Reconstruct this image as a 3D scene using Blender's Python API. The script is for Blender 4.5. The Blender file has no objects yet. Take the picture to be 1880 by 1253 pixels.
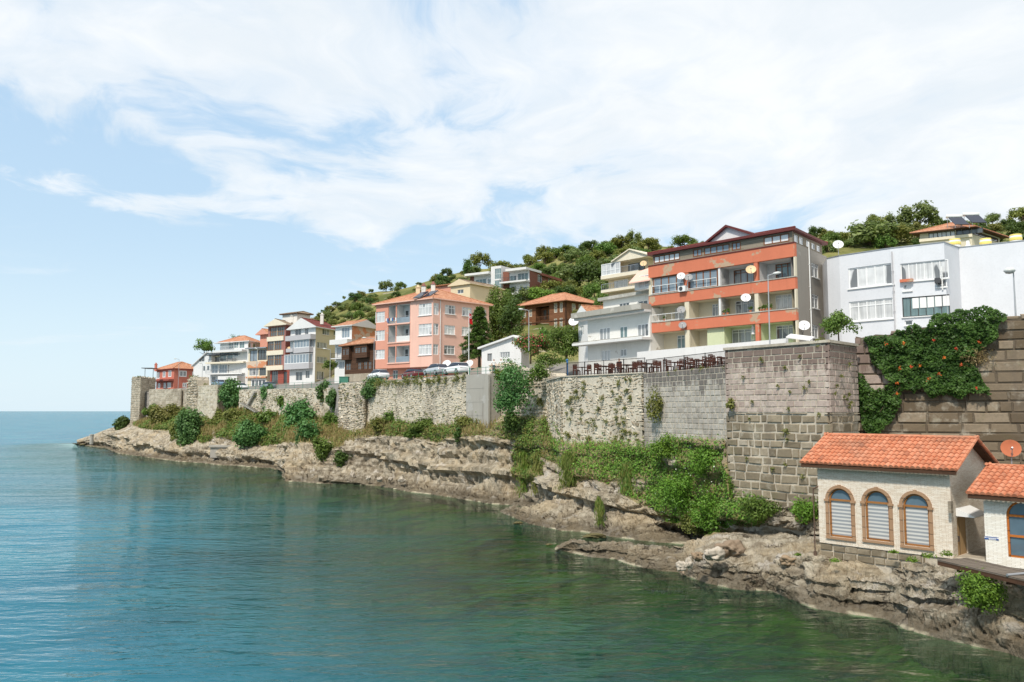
import bpy, math, random
import numpy as np
from mathutils import Vector
R = math.radians
random.seed(7)
RNG = np.random.default_rng(11)
SC = bpy.context.scene
COL = SC.collection

# ---------------------------------------------------------------- camera, sky, sun
F, CX, CY, H = 1480.0, 940.0, 626.5, 9.0
TH = math.atan(128.5 / F)
cam = bpy.data.cameras.new('camera'); camo = bpy.data.objects.new('camera', cam); COL.objects.link(camo)
cam.sensor_width = 36; cam.lens = F / 1880 * 36; cam.clip_start = 0.5; cam.clip_end = 60000
camo.location = (0, 0, H); camo.rotation_euler = (math.pi / 2 + TH, 0, 0)
SC.camera = camo
SC.view_settings.view_transform = 'Standard'; SC.view_settings.look = 'None'
SC.view_settings.exposure = 0.45; SC.view_settings.gamma = 1.0
SC.render.engine = 'CYCLES'
try:
    SC.cycles.use_denoising = True
    SC.cycles.max_bounces = 6; SC.cycles.diffuse_bounces = 3; SC.cycles.glossy_bounces = 3
    SC.cycles.transparent_max_bounces = 8; SC.cycles.transmission_bounces = 3
    SC.cycles.caustics_reflective = False; SC.cycles.caustics_refractive = False
except Exception: pass

SUN_EL, SUN_AZ = 50.0, math.atan2(-0.46, -0.85)      # direction TO the sun: x=-.46, y=-.85 (behind the camera, to its left)
sl = bpy.data.lights.new('sun', 'SUN'); sl.energy = 2.8; sl.angle = R(4.0); sl.color = (1.0, 0.93, 0.83)
so = bpy.data.objects.new('sun', sl); COL.objects.link(so)
sd = Vector((-0.46, -0.85, 0)).normalized() * math.cos(R(SUN_EL)) + Vector((0, 0, math.sin(R(SUN_EL))))
so.rotation_euler = (-sd).to_track_quat('-Z', 'Y').to_euler(); so.location = (0, -20, 60)

class NT:
    """tiny node-tree helper"""
    def __init__(s, tree): s.t = tree; s.n = tree.nodes; s.l = tree.links
    def add(s, typ, ins=None, **props):
        n = s.n.new(typ)
        for k, v in props.items(): setattr(n, k, v)
        for k, v in (ins or {}).items():
            i = n.inputs[k]
            if hasattr(v, 'is_linked') or isinstance(v, bpy.types.NodeSocket): s.l.new(v, i)
            else: i.default_value = v
        return n
    def math(s, op, a, b=None, clamp=False):
        n = s.n.new('ShaderNodeMath'); n.operation = op; n.use_clamp = clamp
        for i, v in enumerate((a, b)):
            if v is None: continue
            if isinstance(v, bpy.types.NodeSocket): s.l.new(v, n.inputs[i])
            else: n.inputs[i].default_value = v
        return n.outputs[0]
    def ramp(s, fac, stops, interp='LINEAR'):
        n = s.n.new('ShaderNodeValToRGB'); n.color_ramp.interpolation = interp
        e = n.color_ramp.elements
        while len(e) < len(stops): e.new(0.5)
        for q, (p, c) in zip(e, stops):
            q.position = p; q.color = (*c, 1) if len(c) == 3 else c
        s.l.new(fac, n.inputs[0]); return n.outputs[0]
    def sramp(s, fac, a, b):                                   # smoothstep a..b -> 0..1
        n = s.n.new('ShaderNodeMapRange'); n.interpolation_type = 'SMOOTHSTEP'
        s.l.new(fac, n.inputs[0]); n.inputs[1].default_value = a; n.inputs[2].default_value = b
        return n.outputs[0]
    def mix(s, fac, a, b, typ='MIX'):
        n = s.n.new('ShaderNodeMix'); n.data_type = 'RGBA'; n.blend_type = typ
        for i, v in ((0, fac), (6, a), (7, b)):
            if isinstance(v, bpy.types.NodeSocket): s.l.new(v, n.inputs[i])
            elif i == 0: n.inputs[0].default_value = v
            else: n.inputs[i].default_value = (*v, 1) if len(v) == 3 else v
        return n.outputs[2]
    def noise(s, vec, scale, detail=4, rough=0.55, dist=0.0):
        n = s.add('ShaderNodeTexNoise', {'Scale': scale, 'Detail': detail, 'Roughness': rough, 'Distortion': dist})
        if vec is not None: s.l.new(vec, n.inputs['Vector'])
        return n.outputs['Fac']
    def map(s, vec, scale=(1, 1, 1), rot=(0, 0, 0), loc=(0, 0, 0)):
        n = s.add('ShaderNodeMapping', {'Scale': scale, 'Rotation': rot, 'Location': loc}); s.l.new(vec, n.inputs['Vector'])
        return n.outputs[0]

w = bpy.data.worlds.new('World'); SC.world = w; w.use_nodes = True
N = NT(w.node_tree); N.n.clear()
sky = N.add('ShaderNodeTexSky', sky_type='NISHITA', sun_disc=False, sun_elevation=R(SUN_EL), altitude=0.0, air_density=1.0, dust_density=1.2, ozone_density=1.4)
sky.sun_rotation = math.atan2(-0.46, -0.85)
co = N.add('ShaderNodeTexCoord').outputs['Generated']
sx = N.add('ShaderNodeSeparateXYZ', {0: co})
dx, dy, dz = sx.outputs
zz = N.math('ADD', N.math('MAXIMUM', dz, 0.0), 0.10)
px_ = N.math('DIVIDE', dx, zz); py_ = N.math('DIVIDE', dy, zz)
pv = N.add('ShaderNodeCombineXYZ', {0: px_, 1: py_, 2: 0.0}).outputs[0]
wrp = N.add('ShaderNodeTexNoise', {'Vector': pv, 'Scale': 1.1, 'Detail': 3.0}).outputs['Color']
pvw = N.add('ShaderNodeVectorMath', {0: pv, 1: N.add('ShaderNodeVectorMath', {0: wrp, 1: (.5, .5, .5)}, operation='SUBTRACT').outputs[0]}, operation='ADD').outputs[0]
pv2 = N.map(pvw, (1.0, 0.75, 1), (0, 0, R(-28)), (3.1, 1.4, 0.0))
n1 = N.noise(pv2, 1.5, 10, 0.60, 0.2)
n2 = N.noise(N.map(pv, (1.0, 1.0, 1), (0, 0, R(20)), (7.7, 0.3, 2)), 0.55, 3, 0.5, 0.2)
# more cloud high up and to the right, a clear wedge low on the left
side = N.math('ADD', N.math('MULTIPLY', N.math('ABSOLUTE', N.math('ADD', dx, 0.10)), 0.10), N.math('MULTIPLY', dx, 0.44))
bias = N.math('ADD', N.math('MULTIPLY', N.sramp(dz, 0.10, 0.38), 0.45), side)
dens = N.math('ADD', N.math('ADD', N.math('MULTIPLY', n1, 1.5), N.math('MULTIPLY', n2, 0.45)), bias)
low = N.sramp(dz, 0.0, 0.03)
mask = N.math('MULTIPLY', N.math('ADD', N.math('MULTIPLY', N.sramp(dens, 1.09, 1.28), 0.74), N.math('MULTIPLY', N.sramp(dens, 1.22, 1.48), 0.26)), low)
wisp = N.math('MULTIPLY', N.sramp(N.noise(N.map(pvw, (0.4, 1.0, 1), (0, 0, R(8)), (1, 5, 3)), 1.3, 7, 0.62), 0.56, 0.72), 0.30)
mask = N.math('MAXIMUM', mask, N.math('MULTIPLY', wisp, low))
cshade = N.mix(N.sramp(N.noise(pv2, 2.6, 7, 0.62), 0.32, 0.68), (7.6, 8.05, 8.4), (8.9, 9.0, 9.05))
haze = N.sramp(dz, 0.22, -0.02)
skyc = N.mix(0.72, sky.outputs[0], N.mix(N.sramp(dz, .05, .5), (6.1, 8.0, 9.4), (4.9, 7.1, 9.5)))
skyc = N.mix(N.math('MULTIPLY', haze, 0.55), skyc, (7.6, 8.7, 9.1))
skyc = N.mix(N.math('MULTIPLY', mask, 0.92), skyc, cshade)
bg = N.add('ShaderNodeBackground', {'Color': skyc, 'Strength': 0.085})
N.l.new(bg.outputs[0], N.add('ShaderNodeOutputWorld').inputs[0])

# ---------------------------------------------------------------- pixel of the photograph -> point at a real distance
def ray(u, v):
    x = (u - CX) / F; y = (CY - v) / F
    Y = math.cos(TH) - y * math.sin(TH); Z = math.sin(TH) + y * math.cos(TH)
    return x / Y, Z / Y
def P(u, v, d):
    a, b = ray(u, v); return Vector((a * d, d, H + b * d))
def dz0(u, v, z=0.0):
    return (z - H) / ray(u, v)[1]
class Zm:
    def __init__(s, ox, oy, k): s.o = (ox, oy); s.k = k
    def __call__(s, x, y): return s.o[0] + x / s.k, s.o[1] + y / s.k
Z1 = Zm(130, 560, 4.1775); Z2 = Zm(440, 480, 4.1775); Z3 = Zm(780, 440, 4.1775); Z4 = Zm(1100, 390, 4.1775)
Z5 = Zm(1420, 350, 3.633); Z6 = Zm(1440, 760, 3.798); Z7 = Zm(900, 640, 3.684); Z8 = Zm(1300, 560, 2.848)
ZA = Zm(130, 640, 5.22); ZB = Zm(400, 660, 5.22); ZC = Zm(650, 660, 4.473); ZD = Zm(900, 840, 4.7); ZE = Zm(1000, 900, 3.76); ZF = Zm(1400, 980, 3.917)

# ---------------------------------------------------------------- noise
def _h(ix, iy, iz, s):
    h = (ix * 374761393 + iy * 668265263 + iz * 1274126177 + s * 974634777) & 0xFFFFFFFF
    h = ((h ^ (h >> 13)) * 1103515245) & 0xFFFFFFFF
    h = ((h ^ (h >> 15)) * 2246822519) & 0xFFFFFFFF
    return ((h ^ (h >> 16)) & 0xFFFFFF) / float(0xFFFFFF)
def vnoise(p, s=0):
    p = np.asarray(p, float); i = np.floor(p).astype(np.int64); f = p - i; f = f * f * (3 - 2 * f)
    r = 0
    for a in (0, 1):
        for b in (0, 1):
            for c in (0, 1):
                wt = (f[:, 0] if a else 1 - f[:, 0]) * (f[:, 1] if b else 1 - f[:, 1]) * (f[:, 2] if c else 1 - f[:, 2])
                r = r + wt * _h(i[:, 0] + a, i[:, 1] + b, i[:, 2] + c, s)
    return r
def fbm(p, o=4, s=0, g=0.5):
    p = np.asarray(p, float); a, t, r = 1.0, 0.0, 0
    for k in range(o):
        r = r + a * (vnoise(p, s + k * 17) - 0.5); t += a; a *= g; p = p * 2.03 + 5.7
    return r / t * 2
def worley(p, s=0):
    p = np.asarray(p, float); i = np.floor(p).astype(np.int64); d1 = np.full(len(p), 9.0); d2 = np.full(len(p), 9.0); idv = np.zeros(len(p))
    for a in (-1, 0, 1):
        for b in (-1, 0, 1):
            for c in (-1, 0, 1):
                j = i + (a, b, c)
                q = np.stack([j[:, k] + _h(j[:, 0], j[:, 1], j[:, 2], s + k + 1) for k in range(3)], 1)
                d = np.linalg.norm(q - p, axis=1); h = _h(j[:, 0], j[:, 1], j[:, 2], s + 9)
                n1 = d < d1
                d2 = np.where(n1, d1, np.minimum(d2, d)); idv = np.where(n1, h, idv); d1 = np.where(n1, d, d1)
    return d1, d2, idv

# ---------------------------------------------------------------- objects
def tag(o, label=None, cat=None, group=None, kind=None):
    if label: o['label'] = label
    if cat: o['category'] = cat
    if group: o['group'] = group
    if kind: o['kind'] = kind
    return o
ORG = {}
def thing(name, label, cat, loc=(0, 0, 0), group=None):
    o = bpy.data.objects.new(name, None); o.empty_display_size = 0.3; COL.objects.link(o); o.location = loc
    ORG[o.name] = Vector(loc)
    return tag(o, label, cat, group)
def link_mesh(me, name, parent=None, org=None):
    o = bpy.data.objects.new(name, me); COL.objects.link(o)
    if parent is not None:
        o.parent = parent; ORG[o.name] = ORG[parent.name]
    else:
        o.location = org; ORG[o.name] = Vector(org)
    return o
def copy_tree(o, parent=None):
    c = o.copy(); COL.objects.link(c)
    if parent is not None: c.parent = parent
    ORG[c.name] = ORG.get(o.name, Vector())
    for ch in list(o.children): copy_tree(ch, c)
    return c
class MB:
    """collects polygons in world coordinates; build() links them as ONE mesh object"""
    def __init__(s): s.v = []; s.f = []; s.m = []; s.c = []
    def poly(s, pts, m=0, c=None):
        b = len(s.v); s.v.extend([tuple(p) for p in pts]); s.f.append(tuple(range(b, b + len(pts)))); s.m.append(m); s.c.append(random.random() if c is None else c)
    def raw(s, verts, faces, m=0, c=None):
        b = len(s.v); s.v.extend([tuple(p) for p in verts])
        cc = random.random() if c is None else c
        for f in faces: s.f.append(tuple(i + b for i in f)); s.m.append(m); s.c.append(cc)
    def frame_box(s, o, ax, ay, az, m=0, c=None):              # box: corner o, three edge vectors
        o = Vector(o); ax = Vector(ax); ay = Vector(ay); az = Vector(az)
        p = [o, o + ax, o + ax + ay, o + ay, o + az, o + ax + az, o + ax + ay + az, o + ay + az]
        fs = [(0, 3, 2, 1), (4, 5, 6, 7), (0, 1, 5, 4), (1, 2, 6, 5), (2, 3, 7, 6), (3, 0, 4, 7)]
        if ax.cross(ay).dot(az) < 0: fs = [f[::-1] for f in fs]
        s.raw(p, fs, m, c)
    def box(s, x0, x1, y0, y1, z0, z1, m=0, c=None):
        s.frame_box((x0, y0, z0), (x1 - x0, 0, 0), (0, y1 - y0, 0), (0, 0, z1 - z0), m, c)
    def tube(s, p, q, r0, r1=None, n=8, m=0, cap=True, c=None):
        p = Vector(p); q = Vector(q); r1 = r0 if r1 is None else r1
        d = (q - p).normalized(); a = d.orthogonal().normalized(); b = d.cross(a)
        vs = []
        for k in range(n):
            t = 2 * math.pi * k / n; e = a * math.cos(t) + b * math.sin(t); vs.append(p + e * r0)
        for k in range(n):
            t = 2 * math.pi * k / n; e = a * math.cos(t) + b * math.sin(t); vs.append(q + e * r1)
        fs = [(k, (k + 1) % n, n + (k + 1) % n, n + k) for k in range(n)]
        if cap: fs += [tuple(range(n))[::-1], tuple(range(n, 2 * n))]
        s.raw(vs, fs, m, c)
    def lathe(s, prof, o=(0, 0, 0), n=12, m=0, ax=None, c=None):   # prof: list of (r, h) along axis ax
        o = Vector(o); d = Vector(ax or (0, 0, 1)).normalized(); a = d.orthogonal().normalized(); b = d.cross(a)
        vs = []; fs = []
        for r, h in prof:
            for k in range(n):
                t = 2 * math.pi * k / n; vs.append(o + d * h + (a * math.cos(t) + b * math.sin(t)) * max(r, 1e-4))
        for j in range(len(prof) - 1):
            for k in range(n): fs.append((j * n + k, j * n + (k + 1) % n, (j + 1) * n + (k + 1) % n, (j + 1) * n + k))
        s.raw(vs, fs, m, c)
    def build(s, name, mats, parent=None, org=None, smooth=False):
        if not isinstance(mats, (list, tuple)): mats = [mats]
        V = np.array(s.v, float)
        if parent is not None: og = np.array(ORG[parent.name])
        else:
            if org is None: org = ((V[:, 0].min() + V[:, 0].max()) / 2, (V[:, 1].min() + V[:, 1].max()) / 2, V[:, 2].min())
            og = np.array(org, float)
        me = bpy.data.meshes.new(name); me.from_pydata((V - og).tolist(), [], s.f)
        for m in mats: me.materials.append(m)
        me.polygons.foreach_set('material_index', s.m)
        at = me.attributes.new('var', 'FLOAT', 'FACE'); at.data.foreach_set('value', s.c)
        uvl = me.uv_layers.new(name='UVMap')
        uv = np.zeros((len(me.loops), 2)); k = 0
        for f in s.f:                                           # metric UVs: along the wall / up it
            p = V[list(f)]
            nrm = np.cross(p[1] - p[0], p[2] - p[0])
            L = np.linalg.norm(nrm)
            if L < 1e-9 and len(f) > 3: nrm = np.cross(p[2] - p[0], p[3] - p[0]); L = np.linalg.norm(nrm)
            nrm = nrm / (L + 1e-12)
            if abs(nrm[2]) < 0.95:
                t = np.cross((0, 0, 1.0), nrm); t /= np.linalg.norm(t) + 1e-12; b = np.cross(nrm, t)
                uv[k:k + len(f), 0] = p @ t; uv[k:k + len(f), 1] = p @ b
            else: uv[k:k + len(f)] = p[:, :2]
            k += len(f)
        uvl.data.foreach_set('uv', uv.ravel())
        if smooth: me.polygons.foreach_set('use_smooth', [True] * len(me.polygons))
        me.update()
        return link_mesh(me, name, parent, None if parent is not None else org)

class Face:
    """vertical wall plane; A is its left end seen from outside, B its right end"""
    def __init__(s, A, B):
        s.A = Vector((A[0], A[1])); s.B = Vector((B[0], B[1])); s.L = (s.B - s.A).length; s.t = (s.B - s.A) / s.L; s.n = Vector((s.t.y, -s.t.x))
    def hit(s, uv, off=0.0):
        a, b = ray(*uv); A = s.A + s.n * off
        t = A.dot(s.n) / (a * s.n.x + s.n.y)
        p = Vector((a * t, t)); return (p - A).dot(s.t), H + b * t
    def at(s, q, z, off=0.0):
        p = s.A + s.t * q + s.n * off; return Vector((p.x, p.y, z))
    def rect(s, uv0, uv1, off=0.0):
        a, z1 = s.hit(uv0, off); b, z0 = s.hit(uv1, off); return (min(a, b), max(a, b), min(z0, z1), max(z0, z1))
    def zat(s, uv, off=0.0): return s.hit(uv, off)[1]
def XY(u, d): a, b = ray(u, 755); return Vector((a * d, d))
def foot(A, B, C=None, L=8.0):
    A = Vector(A[:2]); B = Vector(B[:2])
    if C is None:
        t = (B - A).normalized(); C = B + Vector((-t.y, t.x)) * L
    else: C = Vector(C[:2])
    D = A + (C - B)
    return [Face(A, B), Face(B, C), Face(C, D), Face(D, A)]
def wall_face(mb, f, s0, s1, z0, z1, holes=(), m=0, reveal=0.12, off=0.0, mr=None):
    hs = [(max(a, s0), min(b, s1), max(c, z0), min(d, z1)) for a, b, c, d in holes]
    hs = [h for h in hs if h[1] - h[0] > 0.02 and h[3] - h[2] > 0.02]
    S = sorted({s0, s1, *[h[0] for h in hs], *[h[1] for h in hs]}); Zs = sorted({z0, z1, *[h[2] for h in hs], *[h[3] for h in hs]})
    for a, b in zip(S, S[1:]):
        if b - a < 1e-5: continue
        run = None
        for c, d in zip(Zs, Zs[1:]):
            ms, mz = (a + b) / 2, (c + d) / 2
            solid = not any(h[0] < ms < h[1] and h[2] < mz < h[3] for h in hs)
            if solid: run = (run[0], d) if run else (c, d)
            if (not solid or d == Zs[-1]) and run:
                mb.poly([f.at(a, run[0], off), f.at(b, run[0], off), f.at(b, run[1], off), f.at(a, run[1], off)], m); run = None
    mr = m if mr is None else mr
    for a, b, c, d in hs:
        r = off - reveal
        mb.poly([f.at(a, c, off), f.at(a, d, off), f.at(a, d, r), f.at(a, c, r)], mr); mb.poly([f.at(b, c, r), f.at(b, d, r), f.at(b, d, off), f.at(b, c, off)], mr)
        mb.poly([f.at(a, c, r), f.at(b, c, r), f.at(b, c, off), f.at(a, c, off)][::-1], mr); mb.poly([f.at(a, d, off), f.at(b, d, off), f.at(b, d, r), f.at(a, d, r)][::-1], mr)
def fbox(mb, f, a, b, c, d, o0, o1, m=0):                        # box on a face: s a..b, z c..d, offset o0..o1 (outwards)
    p = f.at(a, c, o0); q = f.n * (o1 - o0)
    mb.frame_box(p, f.at(b, c, o0) - p, Vector((q.x, q.y, 0)), (0, 0, d - c), m)
def window(par, f, r, nx=2, ny=1, fm=None, pm=None, rec=0.12, off=0.0, fw=0.07, sill=None, transom=None, name='window', proud=0.0):
    a, b, c, d = r; fm = fm or MAT['white_frame']; pm = pm or MAT['pane_dark']
    mb = MB(); o0 = off - rec; o1 = off - rec + 0.06 + proud
    e = 0.002
    fbox(mb, f, a, a + fw, c, d, o0, o1); fbox(mb, f, b - fw, b, c, d, o0, o1)
    fbox(mb, f, a + fw, b - fw, c, c + fw, o0, o1); fbox(mb, f, a + fw, b - fw, d - fw, d, o0, o1)
    xs = [a + fw / 2 + (b - a - fw) * k / nx for k in range(1, nx)]
    for x in xs: fbox(mb, f, x - fw * .45, x + fw * .45, c + fw, d - fw, o0, o1 - 0.006)
    zs = [c + (d - c) * k / ny for k in range(1, ny)]
    if transom: zs.append(c + (d - c) * transom)
    edges = [a + fw] + [q for x in xs for q in (x - fw * .45, x + fw * .45)] + [b - fw]
    for z in zs:
        for k in range(0, len(edges), 2): fbox(mb, f, edges[k], edges[k + 1], z - fw * .4, z + fw * .4, o0, o1 - 0.01)
    w_ = mb.build(name, fm, par)
    g = MB(); g.poly([f.at(a + e, c + e, o0 + 0.015), f.at(b - e, c + e, o0 + 0.015), f.at(b - e, d - e, o0 + 0.015), f.at(a + e, d - e, o0 + 0.015)])
    g.build('pane', pm, w_)
    if sill:
        q = MB(); fbox(q, f, a - 0.08, b + 0.08, c - 0.08, c - 0.003, off - 0.05, off + 0.12); q.build('sill', sill, w_)
    return w_
def hip_roof(fs, z, h, over=0.5, inset=1.0, m=0, mb=None, thick=0.14, um=1, axis=0):
    """roof over the footprint; inset 0 = gable, 1 = full hip; ridge runs along face 0 (axis 0) or face 1 (axis 1)"""
    mb = mb or MB()
    pts = [f.A for f in fs]; cen = sum(pts, Vector((0, 0))) / 4
    e = []
    for k in range(4):
        n0 = fs[k - 1].n; n1 = fs[k].n; b = (n0 + n1); b = b / max(b.dot(n1), .3); e.append(pts[k] + b * over)
    if axis == 1: e = e[1:] + e[:1]
    A, B, C, D = e
    m1 = (A + D) / 2; m2 = (B + C) / 2; ln = (m2 - m1).length; wd = (A - D).length
    t = (m2 - m1) / ln; k = min(inset * wd / 2, ln * .49)
    r1 = m1 + t * k; r2 = m2 - t * k
    V3 = lambda p, zz: Vector((p.x, p.y, zz))
    zb = z
    a, b, c, d = [V3(p, zb) for p in (A, B, C, D)]; r1 = V3(r1, z + h); r2 = V3(r2, z + h)
    mb.poly([a, b, r2, r1], m); mb.poly([c, d, r1, r2], m); mb.poly([b, c, r2], m if inset > 0.05 else um); mb.poly([d, a, r1], m if inset > 0.05 else um)
    lo = Vector((0, 0, -thick))
    for p, q in ((a, b), (b, c), (c, d), (d, a)): mb.poly([p + lo, q + lo, q, p], um)
    mb.poly([a + lo, d + lo, c + lo, b + lo], um)
    # ridge and hip cap lines
    for p, q in ((r1, r2), (a, r1), (d, r1), (b, r2), (c, r2)):
        if (p - q).length > .3 and inset > 0.05 or (p is r1 and q is r2): mb.tube(p + Vector((0, 0, .02)), q + Vector((0, 0, .02)), .09, .09, 6, m)
    return mb
# ---------------------------------------------------------------- materials
MAT = {}
def newmat(name):
    m = bpy.data.materials.new(name); m.use_nodes = True; n = NT(m.node_tree); n.n.clear(); MAT[name] = m
    return n
def finish(n, col, rough=0.8, bump=None, bs=0.3, bd=0.02, spec=0.3, metal=0.0, **kw):
    p = n.add('ShaderNodeBsdfPrincipled', {'Roughness': rough, 'Metallic': metal, 'Specular IOR Level': spec})
    if isinstance(col, bpy.types.NodeSocket): n.l.new(col, p.inputs['Base Color'])
    else: p.inputs['Base Color'].default_value = (*col, 1)
    for k, v in kw.items():
        i = p.inputs[k.replace('_', ' ')]
        if isinstance(v, bpy.types.NodeSocket): n.l.new(v, i)
        else: i.default_value = v
    if bump is not None:
        b = n.add('ShaderNodeBump', {'Height': bump, 'Strength': bs, 'Distance': bd}); n.l.new(b.outputs[0], p.inputs['Normal'])
    n.l.new(p.outputs[0], n.add('ShaderNodeOutputMaterial').inputs[0]); return p
def geo(n): return n.add('ShaderNodeNewGeometry').outputs['Position']
def uvs(n): return n.add('ShaderNodeUVMap', uv_map='UVMap').outputs[0]
def var(n): return n.add('ShaderNodeAttribute', attribute_name='var').outputs['Fac']
def obrand(n): return n.add('ShaderNodeObjectInfo').outputs['Random']

def plain(name, col, rough=0.6, metal=0.0, spec=0.3, vary=0.12):
    n = newmat(name); f = n.noise(geo(n), 1.7, 3)
    c = n.mix(f, tuple(x * (1 - vary) for x in col), tuple(min(1, x * (1 + vary)) for x in col))
    finish(n, c, rough, spec=spec, metal=metal)
def plaster(name, col, streak=0.35, dirt=(0.16, 0.14, 0.11), patch=None, pamt=0.62, rough=0.85, lines=False):
    n = newmat(name); p = geo(n); u = uvs(n)
    big = n.noise(p, 0.35, 5, 0.6); fine = n.noise(p, 6.0, 5, 0.7)
    c = n.mix(big, tuple(x * 0.86 for x in col), tuple(min(1, x * 1.1) for x in col))
    c = n.mix(n.math('MULTIPLY', n.sramp(fine, .45, .8), .22), c, tuple(x * 0.6 for x in col))
    st = n.noise(n.map(u, (2.2, 0.16, 1)), 1.0, 6, 0.65)
    c = n.mix(n.math('MULTIPLY', n.sramp(st, 0.53, 0.78), streak), c, dirt)
    bm = n.math('ADD', n.math('MULTIPLY', fine, .5), n.math('MULTIPLY', big, .5))
    if patch:
        pn = n.math('ADD', n.math('MULTIPLY', n.noise(n.map(u, (1, 1.5, 1)), 0.42, 3, .5), 0.8), n.math('MULTIPLY', n.noise(p, 3.0, 5, .7), 0.25))
        pm = n.sramp(pn, pamt, pamt + 0.03)
        c = n.mix(pm, c, n.mix(fine, tuple(x * .8 for x in patch), patch)); bm = n.math('SUBTRACT', bm, n.math('MULTIPLY', pm, .6))
    finish(n, c, rough, bm, 0.25, 0.03, 0.2)
def stone(name, stops, mort=None, scale=1.0, moss=0.0, top_stain=None, bs=0.55, lich=(0.62, 0.58, 0.48)):
    """dressed or rough stone: tone per block from the face attribute, then mottling, soot and lichen"""
    n = newmat(name); p = geo(n); v = var(n)
    c = n.ramp(v, stops)
    f1 = n.noise(p, 1.1 * scale, 6, .65); f2 = n.noise(p, 5.5 * scale, 6, .7); f3 = n.noise(p, 0.28, 4, .6)
    c = n.mix(n.math('MULTIPLY', n.sramp(f2, .40, .75), .42), c, (0.13, 0.105, 0.075))
    c = n.mix(n.math('MULTIPLY', n.sramp(f1, .52, .72), .40), c, lich)
    c = n.mix(n.math('MULTIPLY', n.sramp(f3, .50, .66), .35), c, (0.16, 0.13, 0.10))
    st = n.noise(n.map(p, (1.3, 1.3, .12)), 1.0, 5, .6)
    c = n.mix(n.math('MULTIPLY', n.sramp(st, .52, .75), .32), c, (0.12, 0.10, 0.085))
    if moss: c = n.mix(n.math('MULTIPLY', n.sramp(n.noise(p, .9, 6, .7), .56, .66), moss), c, (0.10, 0.12, 0.035))
    if top_stain:                                              # a damp band with a ragged lower edge under the coping
        z0, z1, col = top_stain
        z = n.add('ShaderNodeSeparateXYZ', {0: p}).outputs[2]
        rag = n.math('ADD', z, n.math('MULTIPLY', n.noise(n.map(p, (1.5, 1.5, .10)), 1.0, 5, .7), 5.0))
        rag = n.math('SUBTRACT', rag, 2.5)
        c = n.mix(n.math('MULTIPLY', n.sramp(rag, z0, z1), .8), c, col)
    hgt = n.math('ADD', n.math('MULTIPLY', f2, .6), n.math('MULTIPLY', f1, .6))
    finish(n, c, .92, hgt, bs, .05, .15)
def tiles(name, c0, c1, c2, pitch=.24, row=.34):
    n = newmat(name); u = uvs(n); s = n.add('ShaderNodeSeparateXYZ', {0: u})
    a = n.math('ABSOLUTE', n.math('SINE', n.math('MULTIPLY', s.outputs[0], math.pi / pitch)))
    rw = n.math('FRACT', n.math('DIVIDE', s.outputs[1], row))
    cell = n.add('ShaderNodeTexWhiteNoise', {0: n.add('ShaderNodeCombineXYZ', {0: n.math('FLOOR', n.math('DIVIDE', s.outputs[0], pitch)), 1: n.math('FLOOR', n.math('DIVIDE', s.outputs[1], row))}).outputs[0]}).outputs[0]
    c = n.ramp(cell, [(0, c0), (.5, c1), (1, c2)])
    c = n.mix(n.math('MULTIPLY', n.sramp(n.noise(geo(n), .8, 5, .65), .5, .72), .5), c, tuple(x * .5 for x in c0))
    hgt = n.math('ADD', n.math('MULTIPLY', a, 1.0), n.math('MULTIPLY', rw, -.5))
    finish(n, c, .8, hgt, .9, .06, .2)
def wood(name, c0, c1, board=.16, vertical=False):
    n = newmat(name); u = uvs(n)
    if vertical: u = n.map(u, (1, 1, 1), (0, 0, R(90)))
    s = n.add('ShaderNodeSeparateXYZ', {0: u})
    fr = n.math('FRACT', n.math('DIVIDE', s.outputs[1], board))
    idn = n.add('ShaderNodeTexWhiteNoise', {0: n.add('ShaderNodeCombineXYZ', {0: n.math('FLOOR', n.math('DIVIDE', s.outputs[1], board)), 1: n.math('FLOOR', n.math('DIVIDE', s.outputs[0], 2.7))}).outputs[0]}).outputs[0]
    g = n.noise(n.map(u, (1.2, 14, 1)), 1.5, 5, .65)
    c = n.mix(n.math('ADD', n.math('MULTIPLY', idn, .55), n.math('MULTIPLY', g, .5)), c0, c1)
    gap = n.math('LESS_THAN', fr, .08)
    c = n.mix(n.math('MULTIPLY', gap, .75), c, tuple(x * .25 for x in c0))
    finish(n, c, .8, n.math('SUBTRACT', g, gap), .5, .02, .2)
def pane(name, col, fold=0.0, rough=.06, tint=None, blind=0.0):
    """glazing with what hangs behind it: dark room, lace curtain in folds, or a striped blind"""
    n = newmat(name); u = uvs(n); p = geo(n)
    c = n.mix(n.noise(p, .9, 3), tuple(x * .6 for x in col), tuple(min(1, x * 1.35) for x in col))
    if fold:
        s = n.noise(n.map(u, (7.0, .25, 1)), 1.0, 4, .6)
        c = n.mix(n.math('MULTIPLY', n.sramp(s, .35, .7), fold), c, tuple(x * .45 for x in col))
        g = n.sramp(n.noise(n.map(u, (.55, .22, 1)), 1.0, 2, .5), .60, .63)
        c = n.mix(n.math('MULTIPLY', g, .8), c, (.05, .055, .06))
    if blind:
        s = n.add('ShaderNodeSeparateXYZ', {0: u}).outputs[1]
        fr = n.math('FRACT', n.math('DIVIDE', s, blind))
        fr = n.math('ADD', fr, n.math('MULTIPLY', n.math('SUBTRACT', n.noise(n.map(u, (.8, 6, 1)), 1.3, 2), .5), .25))
        c = n.mix(n.sramp(fr, .42, .52), (.62, .60, .56), (.30, .31, .32))
    finish(n, c, rough, spec=.6, Coat_Weight=.5, Coat_Roughness=.03)

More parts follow.
